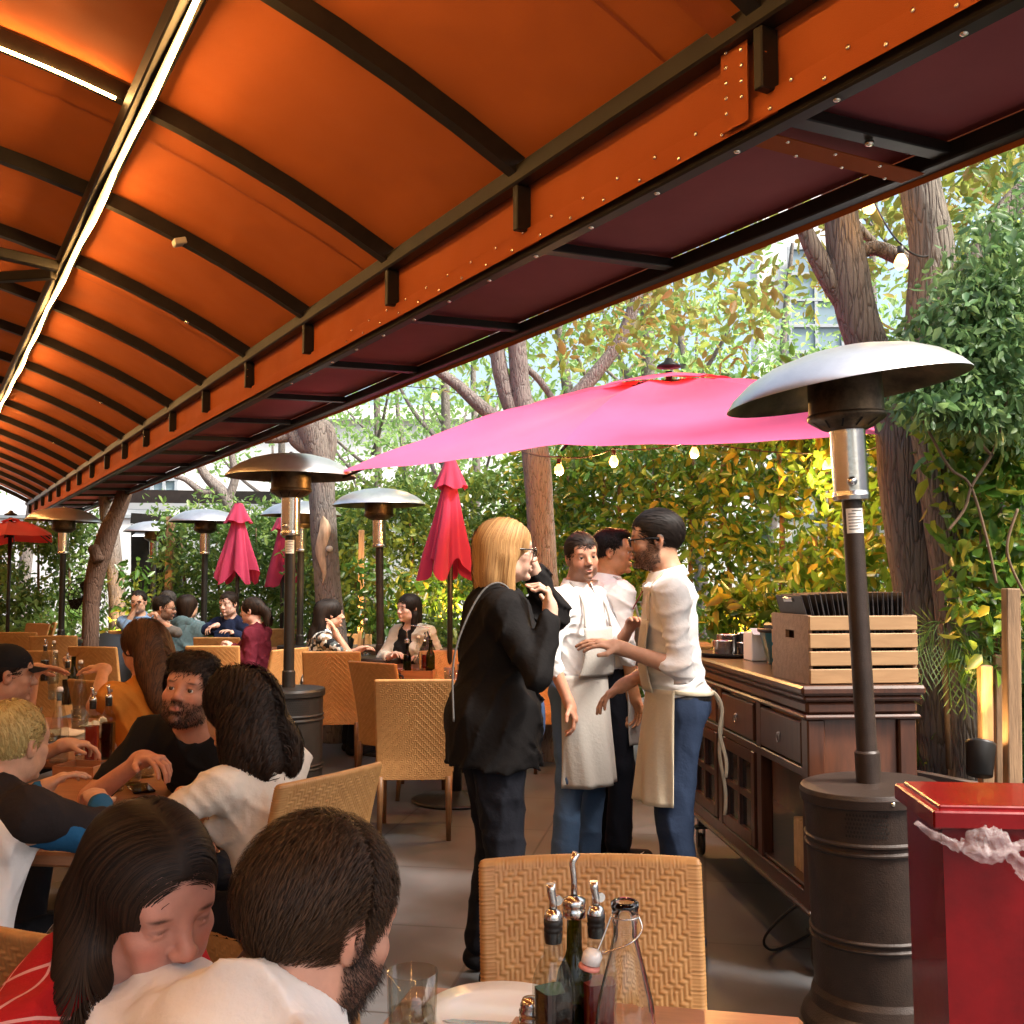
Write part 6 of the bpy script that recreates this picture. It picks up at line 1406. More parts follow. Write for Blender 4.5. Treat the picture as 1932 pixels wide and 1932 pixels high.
class Fig:
    def __init__(s, label, x, y, yaw, pose='stand', S=1.0, lean=0, side=0, head=(0, 0, 0), hoff=(0, 0, 0), build=1.0, z=0, skin=(.52, .30, .20), group=None, female=False, twist=0):
        s.S = S; s.o = empty('person', (x, y, 0), label=label, cat='person', group=group); s.skin = np.array(skin); s.B = rot(yaw); s.yaw = yaw; s.org = np.array([x, y, z]); s.build = build; s.fem = female
        sit = pose == 'sit'; pz = .57 if sit else .96; s.sit = sit
        s.pel = s.w((0, 0, pz)); U = rot(yaw + twist, lean, side); s.U = U
        def up(v): return s.pel + U @ (np.array(v) * S)
        s.chest = up((0, .01, .30)); sw = .165 if female else .190; s.sh = [up((-sw, 0, .44)), up((sw, 0, .44))]; s.neck = up((0, -.005, .50))
        s.hc = up((hoff[0], .035 + hoff[1], .665 + hoff[2])); s.H = rot(yaw + head[0], head[1], head[2])
        s.hip = [s.pel + s.B @ np.array((-.09, 0, -.04)) * S, s.pel + s.B @ np.array((.09, 0, -.04)) * S]
        if sit: s.knee = [s.w((-.10, .42, .52)), s.w((.10, .42, .52))]; s.ank = [s.w((-.10, .38, .08)), s.w((.10, .36, .08))]
        else: s.knee = [s.w((-.10, .03, .50)), s.w((.11, .03, .50))]; s.ank = [s.w((-.11, -.02, .085)), s.w((.13, .0, .085))]
        s.arm = [None, None]; s.hands = [None, None]
    def w(s, v): return s.org + s.B @ (np.array(v, float) * s.S)
    def hand(s, i, target, hint, dirn=None, palm=(0, 0, -1), curl=.4, world=True, spread=.2):
        """i: 0 left, 1 right; two-bone reach towards a wrist target"""
        T = np.array(target, float) if world else s.w(target); S_ = s.sh[i]; a, b = .285 * s.S, .25 * s.S; d = T - S_; L_ = np.linalg.norm(d)
        if L_ > (a + b) * .995: T = S_ + d / L_ * (a + b) * .995; d = T - S_; L_ = np.linalg.norm(d)
        L_ = max(L_, abs(a - b) + .02); u = d / np.linalg.norm(d); h = np.array(hint, float); h = h - u * (h @ u); h /= np.linalg.norm(h); x = (a * a - b * b + L_ * L_) / (2 * L_); E_ = S_ + u * x + h * math.sqrt(max(0, a * a - x * x))
        s.arm[i] = (E_, T); f = (T - E_) / np.linalg.norm(T - E_) if dirn is None else np.array(dirn, float) / np.linalg.norm(dirn)
        s.hands[i] = (f, np.array(palm, float), curl, spread); return s
    def default_arms(s):
        for i in (0, 1):
            if s.arm[i] is None:
                sg = (-1, 1)[i]
                if s.sit: s.hand(i, s.w((sg * .14, .28, .66)), s.B @ np.array((sg * .5, -.4, -1)), curl=.6)
                else: s.hand(i, s.w((sg * .24, .06, .86)), s.B @ np.array((sg * .3, -1, -.2)), curl=.5)
    def head_prims(s, q, slim=1.0, jaw=1.0, mouth_open=0, smile=0, hs=1.0):
        s.smile = smile; s.mo = mouth_open; mw = .0265 + smile * .8
        H = s.H; S = s.S ** .5 * hs; s.hS = S
        def e(c, r, k=.02, sub=False): q.ell(s.hc + H @ (np.array(c) * S), np.array(r) * S, H, k * S, sub)
        def c_(a, b, ra, rb, k=.015, sub=False): q.cap(s.hc + H @ (np.array(a) * S), s.hc + H @ (np.array(b) * S), ra * S, rb * S, k * S, sub)
        e((0, -.018, .032), (.074, .096, .086)); e((0, .030, -.015), (.060 * slim, .064, .085), .03); e((0, .040, -.080), (.040 * jaw, .036, .030 * jaw), .035)
        for g in (-1, 1):
            e((g * .040 * slim, .062, -.020), (.022, .020, .018), .022); e((g * .050 * jaw, .005, -.065), (.018, .030, .026), .035)
            e((g * .033, .066, -.052), (.018, .016, .020), .02)
        c_((-.036, .078, .026), (.036, .078, .026), .0125, .0125, .02); e((0, .062, .052), (.054, .022, .036), .03)
        for g in (-1, 1): e((g * .032, .104, .004), (.0185, .0165, .0125), .012, True)
        c_((0, .088, .016), (0, .108, -.020), .0075, .0105, .014); e((0, .111, -.025), (.0115, .0115, .0100), .010)
        for g in (-1, 1): e((g * .0125, .101, -.030), (.0085, .0105, .0080), .008); e((g * .0065, .108, -.0365), (.0035, .0045, .003), .003, True)
        for g in (-1, 1): e((g * .032, .0775, .005), (.0152, .0148, .0142), .005)
        for g in (-1, 1): e((g * .032, .0915, .0035), (.0125, .0115, .0048 * s.eyes_open), .003, True)
        m = -.058; c_((0, .0965, m + .004), (-mw, .082, m + .002 + smile), .0052, .0030, .008); c_((0, .0965, m + .004), (mw, .082, m + .002 + smile), .0052, .0030, .008)
        c_((-.010, .0945, m - .008), (.010, .0940, m - .008), .0062, .0062, .010); c_((-.010, .0945, m - .008), (-.021, .084, m + smile * .6), .006, .003, .008); c_((.010, .0945, m - .008), (.021, .084, m + smile * .6), .006, .003, .008)
        if mouth_open: e((0, .100, m - .002), (.014, .012, .0035 * mouth_open), .003, True)
        c_((-.022, .098, m - .002 + smile), (0, .104, m - .002), .0012, .0016, .004, True); c_((.022, .098, m - .002 + smile), (0, .104, m - .002), .0012, .0016, .004, True)
        e((0, .082, -.095), (.018, .016, .014), .015)
        for g in (-1, 1):
            e((g * .0765, -.008, -.004), (.0075, .019, .030), .006); e((g * .0815, -.014, .006), (.0065, .016, .024), .006); e((g * .085, -.004, .000), (.0075, .0095, .0145), .005, True)
        q.cap(s.hc + H @ (np.array((0, -.030, -.045)) * S), s.neck, .050 * S * (.88 if s.fem else 1), .056 * S * (.9 if s.fem else 1.05), .04)
    eyes_open = .78
    def torso(s, q, g=0.0, k=.06, pelvis=True):
        S, b, U = s.S, s.build, s.U; f = .9 if s.fem else 1.0; mid = (s.pel + s.chest) / 2
        q.ell(s.chest + U @ np.array((0, 0, .03)) * S, np.array((.158 * f, .112, .165)) * S * b + g, U, k); q.ell(mid, np.array((.138 * f, .108, .15)) * S * b + g, U, k)
        if pelvis: q.ell(s.pel, np.array((.160, .122, .12)) * S * b + g, s.B, k)
        elif g: q.ell(s.pel + np.array([0, 0, .045]) * S, np.array((.156, .118, .085)) * S * b + g * .6, s.B, k)
        q.cap(s.sh[0], s.sh[1], (.052 * S) + g, (.052 * S) + g, .07); q.cap(s.neck - (s.neck - s.chest) * .15, s.neck + U @ np.array((0, 0, .02)) * S, .075 * S + g, .055 * S + g * .6, .07)
        if s.fem:
            for x in (-.075, .075): q.ell(s.chest + U @ np.array((x, .085, .01)) * S, np.array((.065, .055, .06)) * S * b + g, U, .04)
    def arms_(s, q, g=0.0, to=2.0, wob=0):
        for i in (0, 1):
            E_, T = s.arm[i]; t = min(1, to); q.cap(s.sh[i], s.sh[i] + (E_ - s.sh[i]) * t, .050 * s.S * s.build ** .5 + g, (.050 - .012 * t) * s.S * s.build ** .5 + g, .05)
            if to > 1: t = to - 1; q.cap(E_, E_ + (T - E_) * t, .038 * s.S + g, (.038 - .013 * t) * s.S + g, .02)
    def hand_prims(s, q):
        for i in (0, 1):
            f, pn, curl, spread = s.hands[i]; T = s.arm[i][1]; pn = pn - f * (pn @ f); pn /= np.linalg.norm(pn) + 1e-9; x = np.cross(f, pn); sg = 1 if i == 0 else -1; S = s.S * (.92 if s.fem else 1)
            R_ = np.stack([x, f, pn], -1); q.ell(T + f * .045 * S, np.array((.038, .050, .015)) * S, R_, .015); q.cap(T - f * .02 * S, T + f * .02 * S, .024 * S, .026 * S, .02)
            for j in range(4):
                o = (j - 1.5) * .0195 * S; b0 = T + f * (.078 - .006 * abs(j - 1.2)) * S + x * o; ln = (.040, .046, .043, .034)[j] * S; c = curl * (1 + .12 * j); a0 = b0 - f * .03 * S; p_ = b0; d_ = f + x * spread * (j - 1.5) * .3; d_ /= np.linalg.norm(d_); q.cap(a0, p_, .0095 * S, .0090 * S, .006)
                for seg, rr in ((ln, .0085), (ln * .65, .0078), (ln * .5, .0070)):
                    ax_ = np.cross(d_, pn); d_ = d_ * math.cos(c) + pn * math.sin(c) if seg == ln else None if False else (lambda D_: D_ / np.linalg.norm(D_))(d_ * math.cos(c) + (pn - d_ * (pn @ d_)) * math.sin(c) / (np.linalg.norm(pn - d_ * (pn @ d_)) + .15))
                    q.cap(p_, p_ + d_ * seg, rr * S, rr * .93 * S, .003); p_ = p_ + d_ * seg
            th = T + f * .015 * S - x * sg * -.026 * S * 1; d_ = (f * .6 + x * sg * .75 + pn * (.25 + .4 * curl)); d_ /= np.linalg.norm(d_); q.cap(th, th + d_ * .045 * S, .0125 * S, .0105 * S, .012); d2 = d_ * .6 + f * .6 + pn * .3 * curl; d2 /= np.linalg.norm(d2); q.cap(th + d_ * .045 * S, th + d_ * .045 * S + d2 * .032 * S, .0100 * S, .0085 * S, .004)
    def legs_(s, q, g=0.0, to=2.0, flare=0.0):
        for i in (0, 1):
            q.cap(s.hip[i], s.knee[i], .085 * s.S * s.build + g, .056 * s.S + g, .05)
            if to > 1: q.cap(s.knee[i], s.knee[i] + (s.ank[i] - s.knee[i]) * (to - 1), .054 * s.S + g, .036 * s.S + g + flare, .03)
    def body(s, h=.008, hf=.004, beard=None, lips=(.42, .13, .11), brow=(.03, .018, .012), fine_hands=True, legs=True, head_kw={}, eyes='iris', ear=True, flush=.12, scalp=None):
        s.default_arms(); q = SDF(); s.torso(q, 0); s.arms_(q); s.hand_prims(q)
        if legs: s.legs_(q)
        if legs:
            for i in (0, 1): q.cap(s.ank[i] - np.array([0, 0, .03]), s.ank[i] + s.B @ np.array((0, .13, -.045)) * s.S, .035 * s.S, .030 * s.S, .03)
        s.head_prims(q, **head_kw)
        r = .15 * s.S; fine = [(s.hc - r, s.hc + r)]
        if fine_hands:
            for i in (0, 1): c_ = s.arm[i][1] + s.hands[i][0] * .08; fine.append((c_ - .10, c_ + .10))
        V, F4 = q.mesh(h, fine, hf); col = np.tile(s.skin, (len(V), 1)); P_ = ((V - s.hc) @ s.H) / s.hS; x, y, z = np.abs(P_[:, 0]), P_[:, 1], P_[:, 2]
        def mixc(c, a): a = np.clip(a, 0, 1)[:, None]; return col * (1 - a) + np.array(c) * a
        def blob(cx, cy, cz, rx, ry, rz, soft=.35): d = np.sqrt(((x - cx) / rx) ** 2 + ((y - cy) / ry) ** 2 + ((z - cz) / rz) ** 2); return np.clip((1 - d) / soft, 0, 1)
        col = mixc(s.skin * [1.12, .78, .74], blob(.042, .075, -.03, .026, .04, .024, 1) * .5 * (1 + flush)); col = mixc(s.skin * [1.1, .75, .7], blob(0, .112, -.025, .016, .02, .014, 1) * .5); col = mixc(s.skin * [1.1, .72, .66], blob(.082, -.01, 0, .014, .03, .034, 1) * .5)
        col = mixc(lips, blob(0, .095, -.060, .022, .03, .0105, .5) * .8); col = mixc(np.array(brow), blob(.034, .088, .0265 , .020, .02, .0050, .6) * .9)
        col = mixc(s.skin * .35, blob(.032, .09, .0085, .0155, .02, .0035, .6) * .75)
        if s.mo: col = mixc(s.skin * .3, blob(0, .095, -.060 + s.smile * .3, .016 + s.smile, .03, .0050, .4) * .8); col = mixc((.68, .64, .58), blob(0, .095, -.0585 + s.smile * .4, .013 + s.smile, .03, .0032, .3))
        if beard is not None:
            bc, st = beard; m_ = np.clip(1 - np.abs((z + .075) / .055) ** 4, 0, 1) * np.clip((y + .005) / .02, 0, 1) * np.clip((-.028 - z + np.maximum(0, .055 - y) * .65) / .012, 0, 1); m_ *= 1 - blob(0, .095, -.060, .0225, .03, .010, .4); m_ *= np.clip((z + .135) / .02, 0, 1)
            side_ = np.clip((x - .052) / .01, 0, 1) * np.clip((.03 - np.abs(y - .015)) / .01, 0, 1) * np.clip((.01 - z) / .02, 0, 1) * (z > -.09); m_ = np.clip(np.maximum(m_, side_), 0, 1); nz_ = .8 + .2 * np.sin(P_[:, 0] * 900) * np.sin(P_[:, 2] * 800); col = mixc(np.array(bc), m_ * st * nz_); s.beard_mask = m_
        if scalp is not None: col = mixc(scalp, np.clip((z - .02 + np.maximum(0, -y) * .9) / .02, 0, 1) * (y < .06))
        s.V, s.F4 = V, F4; s.q = q; o = quads_obj('body', V, F4, sk, s.o, True, col)
        if eyes and s.eyes_open > .3:
            for g in (-1, 1):
                m_ = MB(); cc = s.hc + s.H @ (np.array((g * .032, .0775, .0045)) * s.hS); Hm = Matrix(s.H.tolist()).to_4x4(); Mx = Matrix.Translation(Vector(cc - np.array(s.o.location))) @ Hm @ Matrix.Rotation(-PI / 2, 4, 'X'); r = .0136 * s.hS
                m_.lathe([(0, -r)] + [(r * math.cos(a), r * math.sin(a)) for a in np.linspace(-1.3, .98, 9)], 18, M=Mx); m_.lathe([(r * math.cos(a), r * math.sin(a) * 1.01) for a in np.linspace(.97, 1.4, 4)] + [(0, r * 1.02)], 18, M=Mx, mi=1); m_.build('eye', [M['eye'], M['iris']], s.o)
        return s
    def garment(s, name, m_, fn, h=.009, amp=.006, seed=1, cut=None, f=1.0):
        q = SDF(); fn(q); q.disp = folds(amp, seed, f) if amp else None; q.cut = cut or []; V, F4 = q.mesh(h); o = quads_obj(name, V, F4, M[m_] if isinstance(m_, str) else m_, s.o); s.last = (q, V); return o
    def neckcut(s, drop=.02, r=.075, fwd=.02):
        c_ = s.neck + s.U @ np.array((0, fwd, .06 - drop)) * s.S; R = s.U
        return lambda X: -(np.sqrt((((X - c_) @ R / np.array((r, r, .07))) ** 2).sum(-1)) - 1) * .07
    def top(s, m_, name='shirt', sleeve=2.0, g=.015, tuck=False, amp=.007, h=.008, seed=1, nc=(.02, .072, .02), f=1.0, skirt=None, arms=True, torso=True, hemz=None):
        s.default_arms()
        def fn(q):
            if torso: s.torso(q, g, pelvis=not tuck)
            if arms: s.arms_(q, g * .75, sleeve)
            if skirt:
                for a in (-1, 1): q.cap(s.pel + s.B @ np.array((a * .05, 0, .02)) * s.S, s.pel + s.B @ np.array((a * .06, .0, -skirt)) * s.S, .135 * s.S * s.build + g, .130 * s.S * s.build + g, .06)
        return s.garment(name, m_, fn, h, amp, seed, [s.neckcut(*nc)] + ([lambda X: hemz - X[..., 2] + .01 * np.sin(X[..., 0] * 30)] if hemz else []), f)
    def legs(s, m_, name='trousers', to=1.93, g=.014, amp=.005, h=.010, flare=.02, shoes='shoe', seed=3):
        def fn(q): q.ell(s.pel, np.array((.160, .122, .11)) * s.S * s.build + g, s.B, .06); s.legs_(q, g, to, flare)
        s.garment(name, m_, fn, h, amp, seed)
        if shoes:
            for i in (0, 1):
                def fs(q, i=i): a = s.ank[i]; q.cap(a + np.array([0, 0, -.035]) + s.B @ np.array((0, -.03, 0)) * s.S, a + s.B @ np.array((0, .16, -.05)) * s.S, .042, .034, .03); q.cap(a, a + np.array([0, 0, -.03]), .045, .045, .03)
                s.garment('shoe', shoes, fs, .008, 0, cut=[lambda X: .006 - X[..., 2]])
    def collar(s, m_='white_shirt'):
        q = MB(); R, c_, S = s.U, s.neck + s.U @ np.array((0, .008, .012)) * s.S, s.S
        def g(a, b):
            an = -PI / 2 + .22 + a * (2 * PI - .44); an = an + PI; r = (.070 + .018 * b) * S; z = (.038 - .040 * b) * S - .02 * math.cos(a * 2 * PI) * 0
            fr = math.cos((a - .5) * 2 * PI); pt = max(0, -fr - .55) * .07 * b
            return tuple(c_ + R @ np.array((r * math.cos(an), r * math.sin(an) * 1.05 + pt * .5, z + .012 * fr - pt)) - np.array(s.o.location))
        q.grid(g, 40, 4); return q.build('collar', M[m_], s.o)
    def hair(s, m_, prims, flow, n=2500, vol=.004, L_=.10, step=.012, width=.0018, jit=.25, cut=None, amp=.002, h=.006, lift=.004, curl=0.0, clipz=None, name='hair', seedsurf=None, grav=0):
        """volume of hair plus fine strands combed along it"""
        q = SDF(); S = s.hS
        for p_ in prims:
            if p_[0] == 'e': q.ell(s.hc + s.H @ (np.array(p_[1]) * S), np.array(p_[2]) * S, s.H, p_[3] if len(p_) > 3 else .02, p_[4] if len(p_) > 4 else False)
            elif p_[0] == 'w': q.cap(p_[1], p_[2], p_[3], p_[4], p_[5] if len(p_) > 5 else .03)
            else: q.cap(s.hc + s.H @ (np.array(p_[1]) * S), s.hc + s.H @ (np.array(p_[2]) * S), p_[3] * S, p_[4] * S, p_[5] if len(p_) > 5 else .02, p_[6] if len(p_) > 6 else False)
        q.cut = [(lambda X, c=c: c((X - s.hc) @ s.H / S) * S) for c in (cut or [])]; V, F4 = q.mesh(h); n0 = len(V)
        if vol:
            gg = q.grad(V); gg /= np.linalg.norm(gg, axis=1)[:, None] + 1e-9; Wv = (V - s.hc) @ s.H / S
            V = V + gg * (vol * (np.sin(Wv[:, 0] * 60 + 2 * np.sin(Wv[:, 1] * 25)) * .5 + np.sin(Wv[:, 1] * 45 + Wv[:, 2] * 30 + 2) * .5 + .4 * np.sin(Wv[:, 0] * 150 + Wv[:, 2] * 20)))[:, None]
        if amp: V = V + amp * np.sin(V @ np.array([190., 170., 8.]) + 3 * np.sin(V @ np.array([30, 35, 12.])))[:, None] * .5 * np.array([1, 1, .3])
        rs = np.random.default_rng(len(V)); k = rs.integers(0, n0, n); X = V[k] + rs.normal(0, .003, (n, 3)); pts = []; T_ = []
        tgt = lift * rs.uniform(-.2, 1.5, n) ** 1.0 + vol * .6; ns = max(3, int(L_ / step)); ph = rs.uniform(0, 6, n); fr_ = rs.uniform(.7, 1.3, n)
        base = SDF(); base.p = q.p
        for i in range(ns):
            g = base.grad(X); g /= np.linalg.norm(g, axis=1)[:, None] + 1e-9; d = base.at(X); X = X - g * (d - tgt)[:, None] * .7
            loc = (X - s.hc) @ s.H / S; fl = np.array([flow(l) for l in loc]) if not getattr(flow, 'vec', False) else flow(loc); fl = fl @ s.H.T; fl[:, 2] -= grav
            fl += rs.normal(0, jit, (n, 3)) * (1 if i == 0 else .25); fl -= g * (fl * g).sum(1)[:, None]; fl /= np.linalg.norm(fl, axis=1)[:, None] + 1e-9
            if curl: sd_ = np.cross(fl, g); A_ = curl * np.sin(i * step * 75 * fr_ + ph)[:, None]; B_ = curl * np.cos(i * step * 75 * fr_ + ph)[:, None]; pts.append(X + sd_ * A_ + g * B_ * .6)
            else: pts.append(X.copy())
            T_.append(np.cross(fl, g)); X = X + fl * step
        Pp = np.stack(pts, 1); Tt = np.stack(T_, 1); wd = width * np.sin(np.linspace(.35, PI * .96, ns))[None, :, None]; A = Pp + Tt * wd; B = Pp - Tt * wd
        Vs = np.stack([A, B], 2).reshape(-1, 3); bb = (np.arange(n)[:, None] * ns + np.arange(ns - 1)[None]).reshape(-1) * 2; Fs = np.stack([bb, bb + 2, bb + 3, bb + 1], -1) + n0
        return quads_obj(name, np.concatenate([V, Vs]), np.concatenate([F4, Fs]), M[m_], s.o)
    def beard_hair(s, m_, n=1500, L_=.008, width=.0007):
        k = np.flatnonzero(s.beard_mask > .5); rs = np.random.default_rng(3); k = rs.choice(k, n); X = s.V[k] + rs.normal(0, .002, (n, 3)); g = s.q.grad(X); g /= np.linalg.norm(g, axis=1)[:, None]; X -= g * s.q.at(X)[:, None]
        d = g * .6 + np.array([0, 0, -.8]) + rs.normal(0, .25, (n, 3)); d /= np.linalg.norm(d, axis=1)[:, None]; t = np.cross(d, g); t /= np.linalg.norm(t, axis=1)[:, None] + 1e-9; l = L_ * rs.uniform(.5, 1.3, n)[:, None]
        V = np.stack([X - t * width, X + t * width, X + d * l + t * width * .3, X + d * l - t * width * .3], 1).reshape(-1, 3); quads_obj('beard', V, np.arange(n * 4).reshape(-1, 4), M[m_], s.o, False)
    def glasses(s, thick=.0028, rw=.022, rh=.018):
        q = MB(); S = s.hS
        def L2(v): return tuple(s.hc + s.H @ (np.array(v) * S) - np.array(s.o.location))
        for g in (-1, 1): q.tube([L2((g * .032 + rw * math.copysign(abs(math.cos(a)) ** .7, math.cos(a)), .106, .002 + rh * math.copysign(abs(math.sin(a)) ** .7, math.sin(a)))) for a in np.linspace(0, 2 * PI, 25)[:-1]], thick, 6, closed=True)
        q.tube([L2((-.010, .108, .006)), L2((0, .112, .009)), L2((.010, .108, .006))], thick, 6)
        for g in (-1, 1): q.tube([L2((g * .054, .104, .008)), L2((g * .070, .085, .010)), L2((g * .083, .02, .012)), L2((g * .083, -.02, .008)), L2((g * .081, -.035, -.012))], thick * .9, 6)
        return q.build('glasses', M['spectacle'], s.o)
def fl(f):
    f.vec = True; return f
# flow fields in head space (x right, y forward, z up)
@fl
def back(l): return np.stack([l[:, 0] * .4, -np.ones(len(l)), -.35 - np.maximum(0, -l[:, 1] - .02) * 14], -1)
@fl
def down(l): return np.stack([np.sign(l[:, 0]) * np.clip(1.0 - np.abs(l[:, 0]) * 14, 0, 1), -.45 * (l[:, 2] > .05) - .1, -.2 - np.clip((np.abs(l[:, 0]) * 16), 0, 3)], -1)
@fl
def spiky(l): return np.stack([l[:, 0] * 6, .2 - l[:, 1] * 0, np.ones(len(l)) * .1 - (l[:, 1] < -.03) * 1.0], -1)
@fl
def fwd(l): return np.stack([l[:, 0] * 3 + .2, .5 + l[:, 1] * 0 - (l[:, 1] < -.03) * .7, -.5 - (l[:, 1] < -.04) * 1.0], -1)
SHORT = [('e', (0, -.015, .036), (.0810, .1070, .0940))]
def face_cut(fz=.062, fy=.052, nz=-.035, ear=-.012):
    """keeps hair off the face, ears and nape"""
    def f(P_):
        x, y, z = np.abs(P_[..., 0]), P_[..., 1], P_[..., 2]
        hl = fz - np.maximum(0, fy - y) * 1.25; hl = np.where(y < ear, nz + np.clip(y + .06, -.1, .05) * .2, np.maximum(hl, nz + .0)); return hl - z
    return f
# ================================================================ people
def V3(u, v, Y): return np.array(P(u, v, Y))
def apron(f, m_, top_z, hem_z, wst=1.03, w_ang=1.35, straps=True, bibw=.13, tie=True):
    S = f.S; q = MB(); o_ = np.array(f.o.location); b = f.build
    def sk(a, t):
        an = (a - .5) * 2 * w_ang; z = (wst - (wst - hem_z) * t) * S; rx, ry = (.205 + .02 * t) * b * S, (.150 + .05 * t) * b * S
        r = 1 + (.055 * math.sin(an * 8 + t * 2 + .6 * math.sin(an * 3)) + .03 * math.sin(an * 3 + 1) + .02 * math.sin(an * 15 + t * 5)) * t ** 1.3 + .03 * t; p_ = f.org + f.B @ np.array((rx * math.sin(an) * r, ry * math.cos(an) * r, 0)); return (p_[0] - o_[0], p_[1] - o_[1], z)
    q.grid(sk, 40, 24)
    def bib(a, t):
        x = (a - .5) * 2 * (bibw + (.17 * b - bibw) * (1 - t) ** 2) * S; z = (wst - .01 + (top_z - wst + .01) * t) * S; y = (.150 * b + .018 * math.sin(t * PI) - .25 * x * x / .17) * S + .012
        p_ = f.org + f.B @ np.array((x, y, 0)); lean = f.U[:, 1] * 0; return (p_[0] - o_[0], p_[1] - o_[1], z)
    q.grid(bib, 16, 14); o = q.build('apron', M[m_], f.o); o.modifiers.new('thick', 'SOLIDIFY').thickness = .004
    if straps:
        q = MB()
        for g in (-1, 1):
            a = np.array(bib(.5 + g * .46, 1)); n = f.neck - o_; sd = f.B @ np.array((g * .075, .02, .035)) * S; bk = f.B @ np.array((g * .02, -.07, .02)) * S
            q.tube(CR([a, a * .5 + (n + sd) * .5 + f.B @ np.array((0, .03, .012)), n + sd, n + bk]), .006, 6)
        q.build('apron_strap', M[m_], f.o)
    if tie:
        q = MB()
        for (x1, ln) in ((.03, .50), (-.02, .34)):
            pts = [f.w((x1 * t, -(.145 + .035 * math.sin(min(1, t * 2.4) * PI / 2) + .01 * t + .012 * math.sin(t * 9)) * b, wst - .02 - ln * t ** 1.15)) for t in np.linspace(0, 1, 22)]
            q.tube([p_ - o_ for p_ in pts], .008, 6, flat=.2)
        pts = [f.w((.181 * b * math.cos(a), .146 * b * math.sin(a), wst - .012 * (1 - math.sin(a)))) for a in np.linspace(PI - .25, 2 * PI + .25, 24)]
        q.tube([p_ - o_ for p_ in pts], .010, 6, flat=.4); q.build('apron_tie', M[m_], f.o)
def belt(f, z=.99):
    q = MB(); pts = [f.w((.168 * f.build * math.cos(a), .134 * f.build * math.sin(a), z)) - np.array(f.o.location) for a in np.linspace(0, 2 * PI, 33)[:-1]]; q.tube(pts, .016, 8, closed=True, flat=.5); q.build('belt', M['leather'], f.o)

# --- front waiter
f = Fig('waiter in white shirt, cream apron and glasses seen in profile by the sideboard', P(1262, 1090, 4.47).x + .045, 4.5, -84, 'stand', 1.02, lean=5, head=(-2, 3, 0), build=.91, skin=(.50, .26, .16))
f.hand(0, V3(1168, 1222, 4.30), (.9, -.3, -1), dirn=(-1, .1, .25), palm=(0, .3, -1), curl=.25); f.hand(1, V3(1178, 1292, 4.62), (.6, .6, -1), dirn=(-.9, 0, -.5), palm=(.3, 0, -1), curl=.3)
f.body(h=.009, hf=.0036, beard=((.03, .018, .013), .85), head_kw=dict(jaw=1.05), scalp=(.02, .015, .012)); f.beard_hair('hair_dark', 1800, .006)
f.top('white_shirt', sleeve=1.18, g=.016, tuck=True, amp=.010, h=.008, nc=(-.01, .070, .015), seed=4); f.collar(); f.legs('navy_trouser', g=.012, amp=.004, shoes='navy_shoe', flare=.018); belt(f); apron(f, 'apron', 1.30, .58)
q = MB(); n_ = f.neck - np.array(f.o.location); q.prism([tuple(n_ + f.B @ np.array(v)) for v in ((-.02, .085, .0), (.02, .085, .0), (.025, .150, -.12), (-.025, .150, -.12))], tuple(f.B @ np.array((0, .006, 0)))); q.build('tie', mat('tie_red', (.22, .01, .03), .5), f.o)
f.hair('hair_black', [('e', (0, -.014, .040), (.0795, .1075, .0940))], back, n=4000, L_=.06, width=.0014, cut=[face_cut(.070, .060, -.02, -.015)], h=.004); f.glasses(.0034, .0235, .0185)
# --- smiling waiter
f = Fig('smiling waiter in white shirt and apron looking towards us', P(1108, 1090, 5.5).x - .05, 5.55, 128, 'stand', .985, head=(38, 2, 6), build=.93, skin=(.50, .24, .15))
f.hand(0, V3(1190, 1180, 5.35), (.2, .2, -1), curl=.3); f.hand(1, V3(1075, 1330, 5.35), (-1, 0, -.3), curl=.5)
f.body(h=.010, hf=.0042, beard=((.05, .03, .02), .75), head_kw=dict(smile=.009, mouth_open=1.3), scalp=(.03, .018, .012))
f.top('white_shirt', sleeve=1.25, g=.016, tuck=True, amp=.008, nc=(-.005, .07, .02), seed=7); f.collar(); f.legs('jeans', shoes='black_cloth', amp=.004); apron(f, 'apron_grey', 1.27, .47, tie=False)
f.hair('hair_dark', [('e', (0, -.014, .040), (.0800, .1075, .0940))], back, n=3000, L_=.05, width=.0016, cut=[face_cut(.066, .055, -.02)], h=.005)
# --- third waiter
f = Fig('young waiter with an open collar standing behind the other two waiters', P(1168, 1090, 5.8).x - .06, 5.85, 72, 'stand', 1.005, head=(30, 0, 0), build=.92, skin=(.48, .22, .10))
f.hand(0, V3(1215, 1290, 5.9), (0, 0, -1)); f.hand(1, V3(1200, 1330, 5.7), (-.5, -.8, -.6))
f.body(h=.010, hf=.0045, scalp=(.02, .014, .01)); f.top('white_shirt', sleeve=1.2, g=.015, tuck=True, amp=.008, nc=(.02, .074, .03), seed=9); f.collar(); f.legs('dark_trouser', shoes='black_cloth'); apron(f, 'apron_grey', 1.28, .62, tie=False)
f.hair('hair_black', [('e', (0, -.020, .042), (.0800, .1000, .0950)), ('e', (0, .045, .100), (.055, .045, .028))], spiky, n=3000, L_=.035, width=.0016, cut=[face_cut(.070, .055, -.02)], h=.005)
q = MB(); a = f.ank[1] - np.array(f.o.location); sw_ = [(-.02, .03), (.0, .012), (.035, .018), (.075, .045), (.03, .026), (.002, .024)]
q.prism([tuple(a + f.B @ np.array((.047, .05 + x, -.06 + z))) for x, z in sw_], tuple(f.B @ np.array((.003, 0, 0)))); q.build('shoe_mark', M['shoe_white'], f.o)
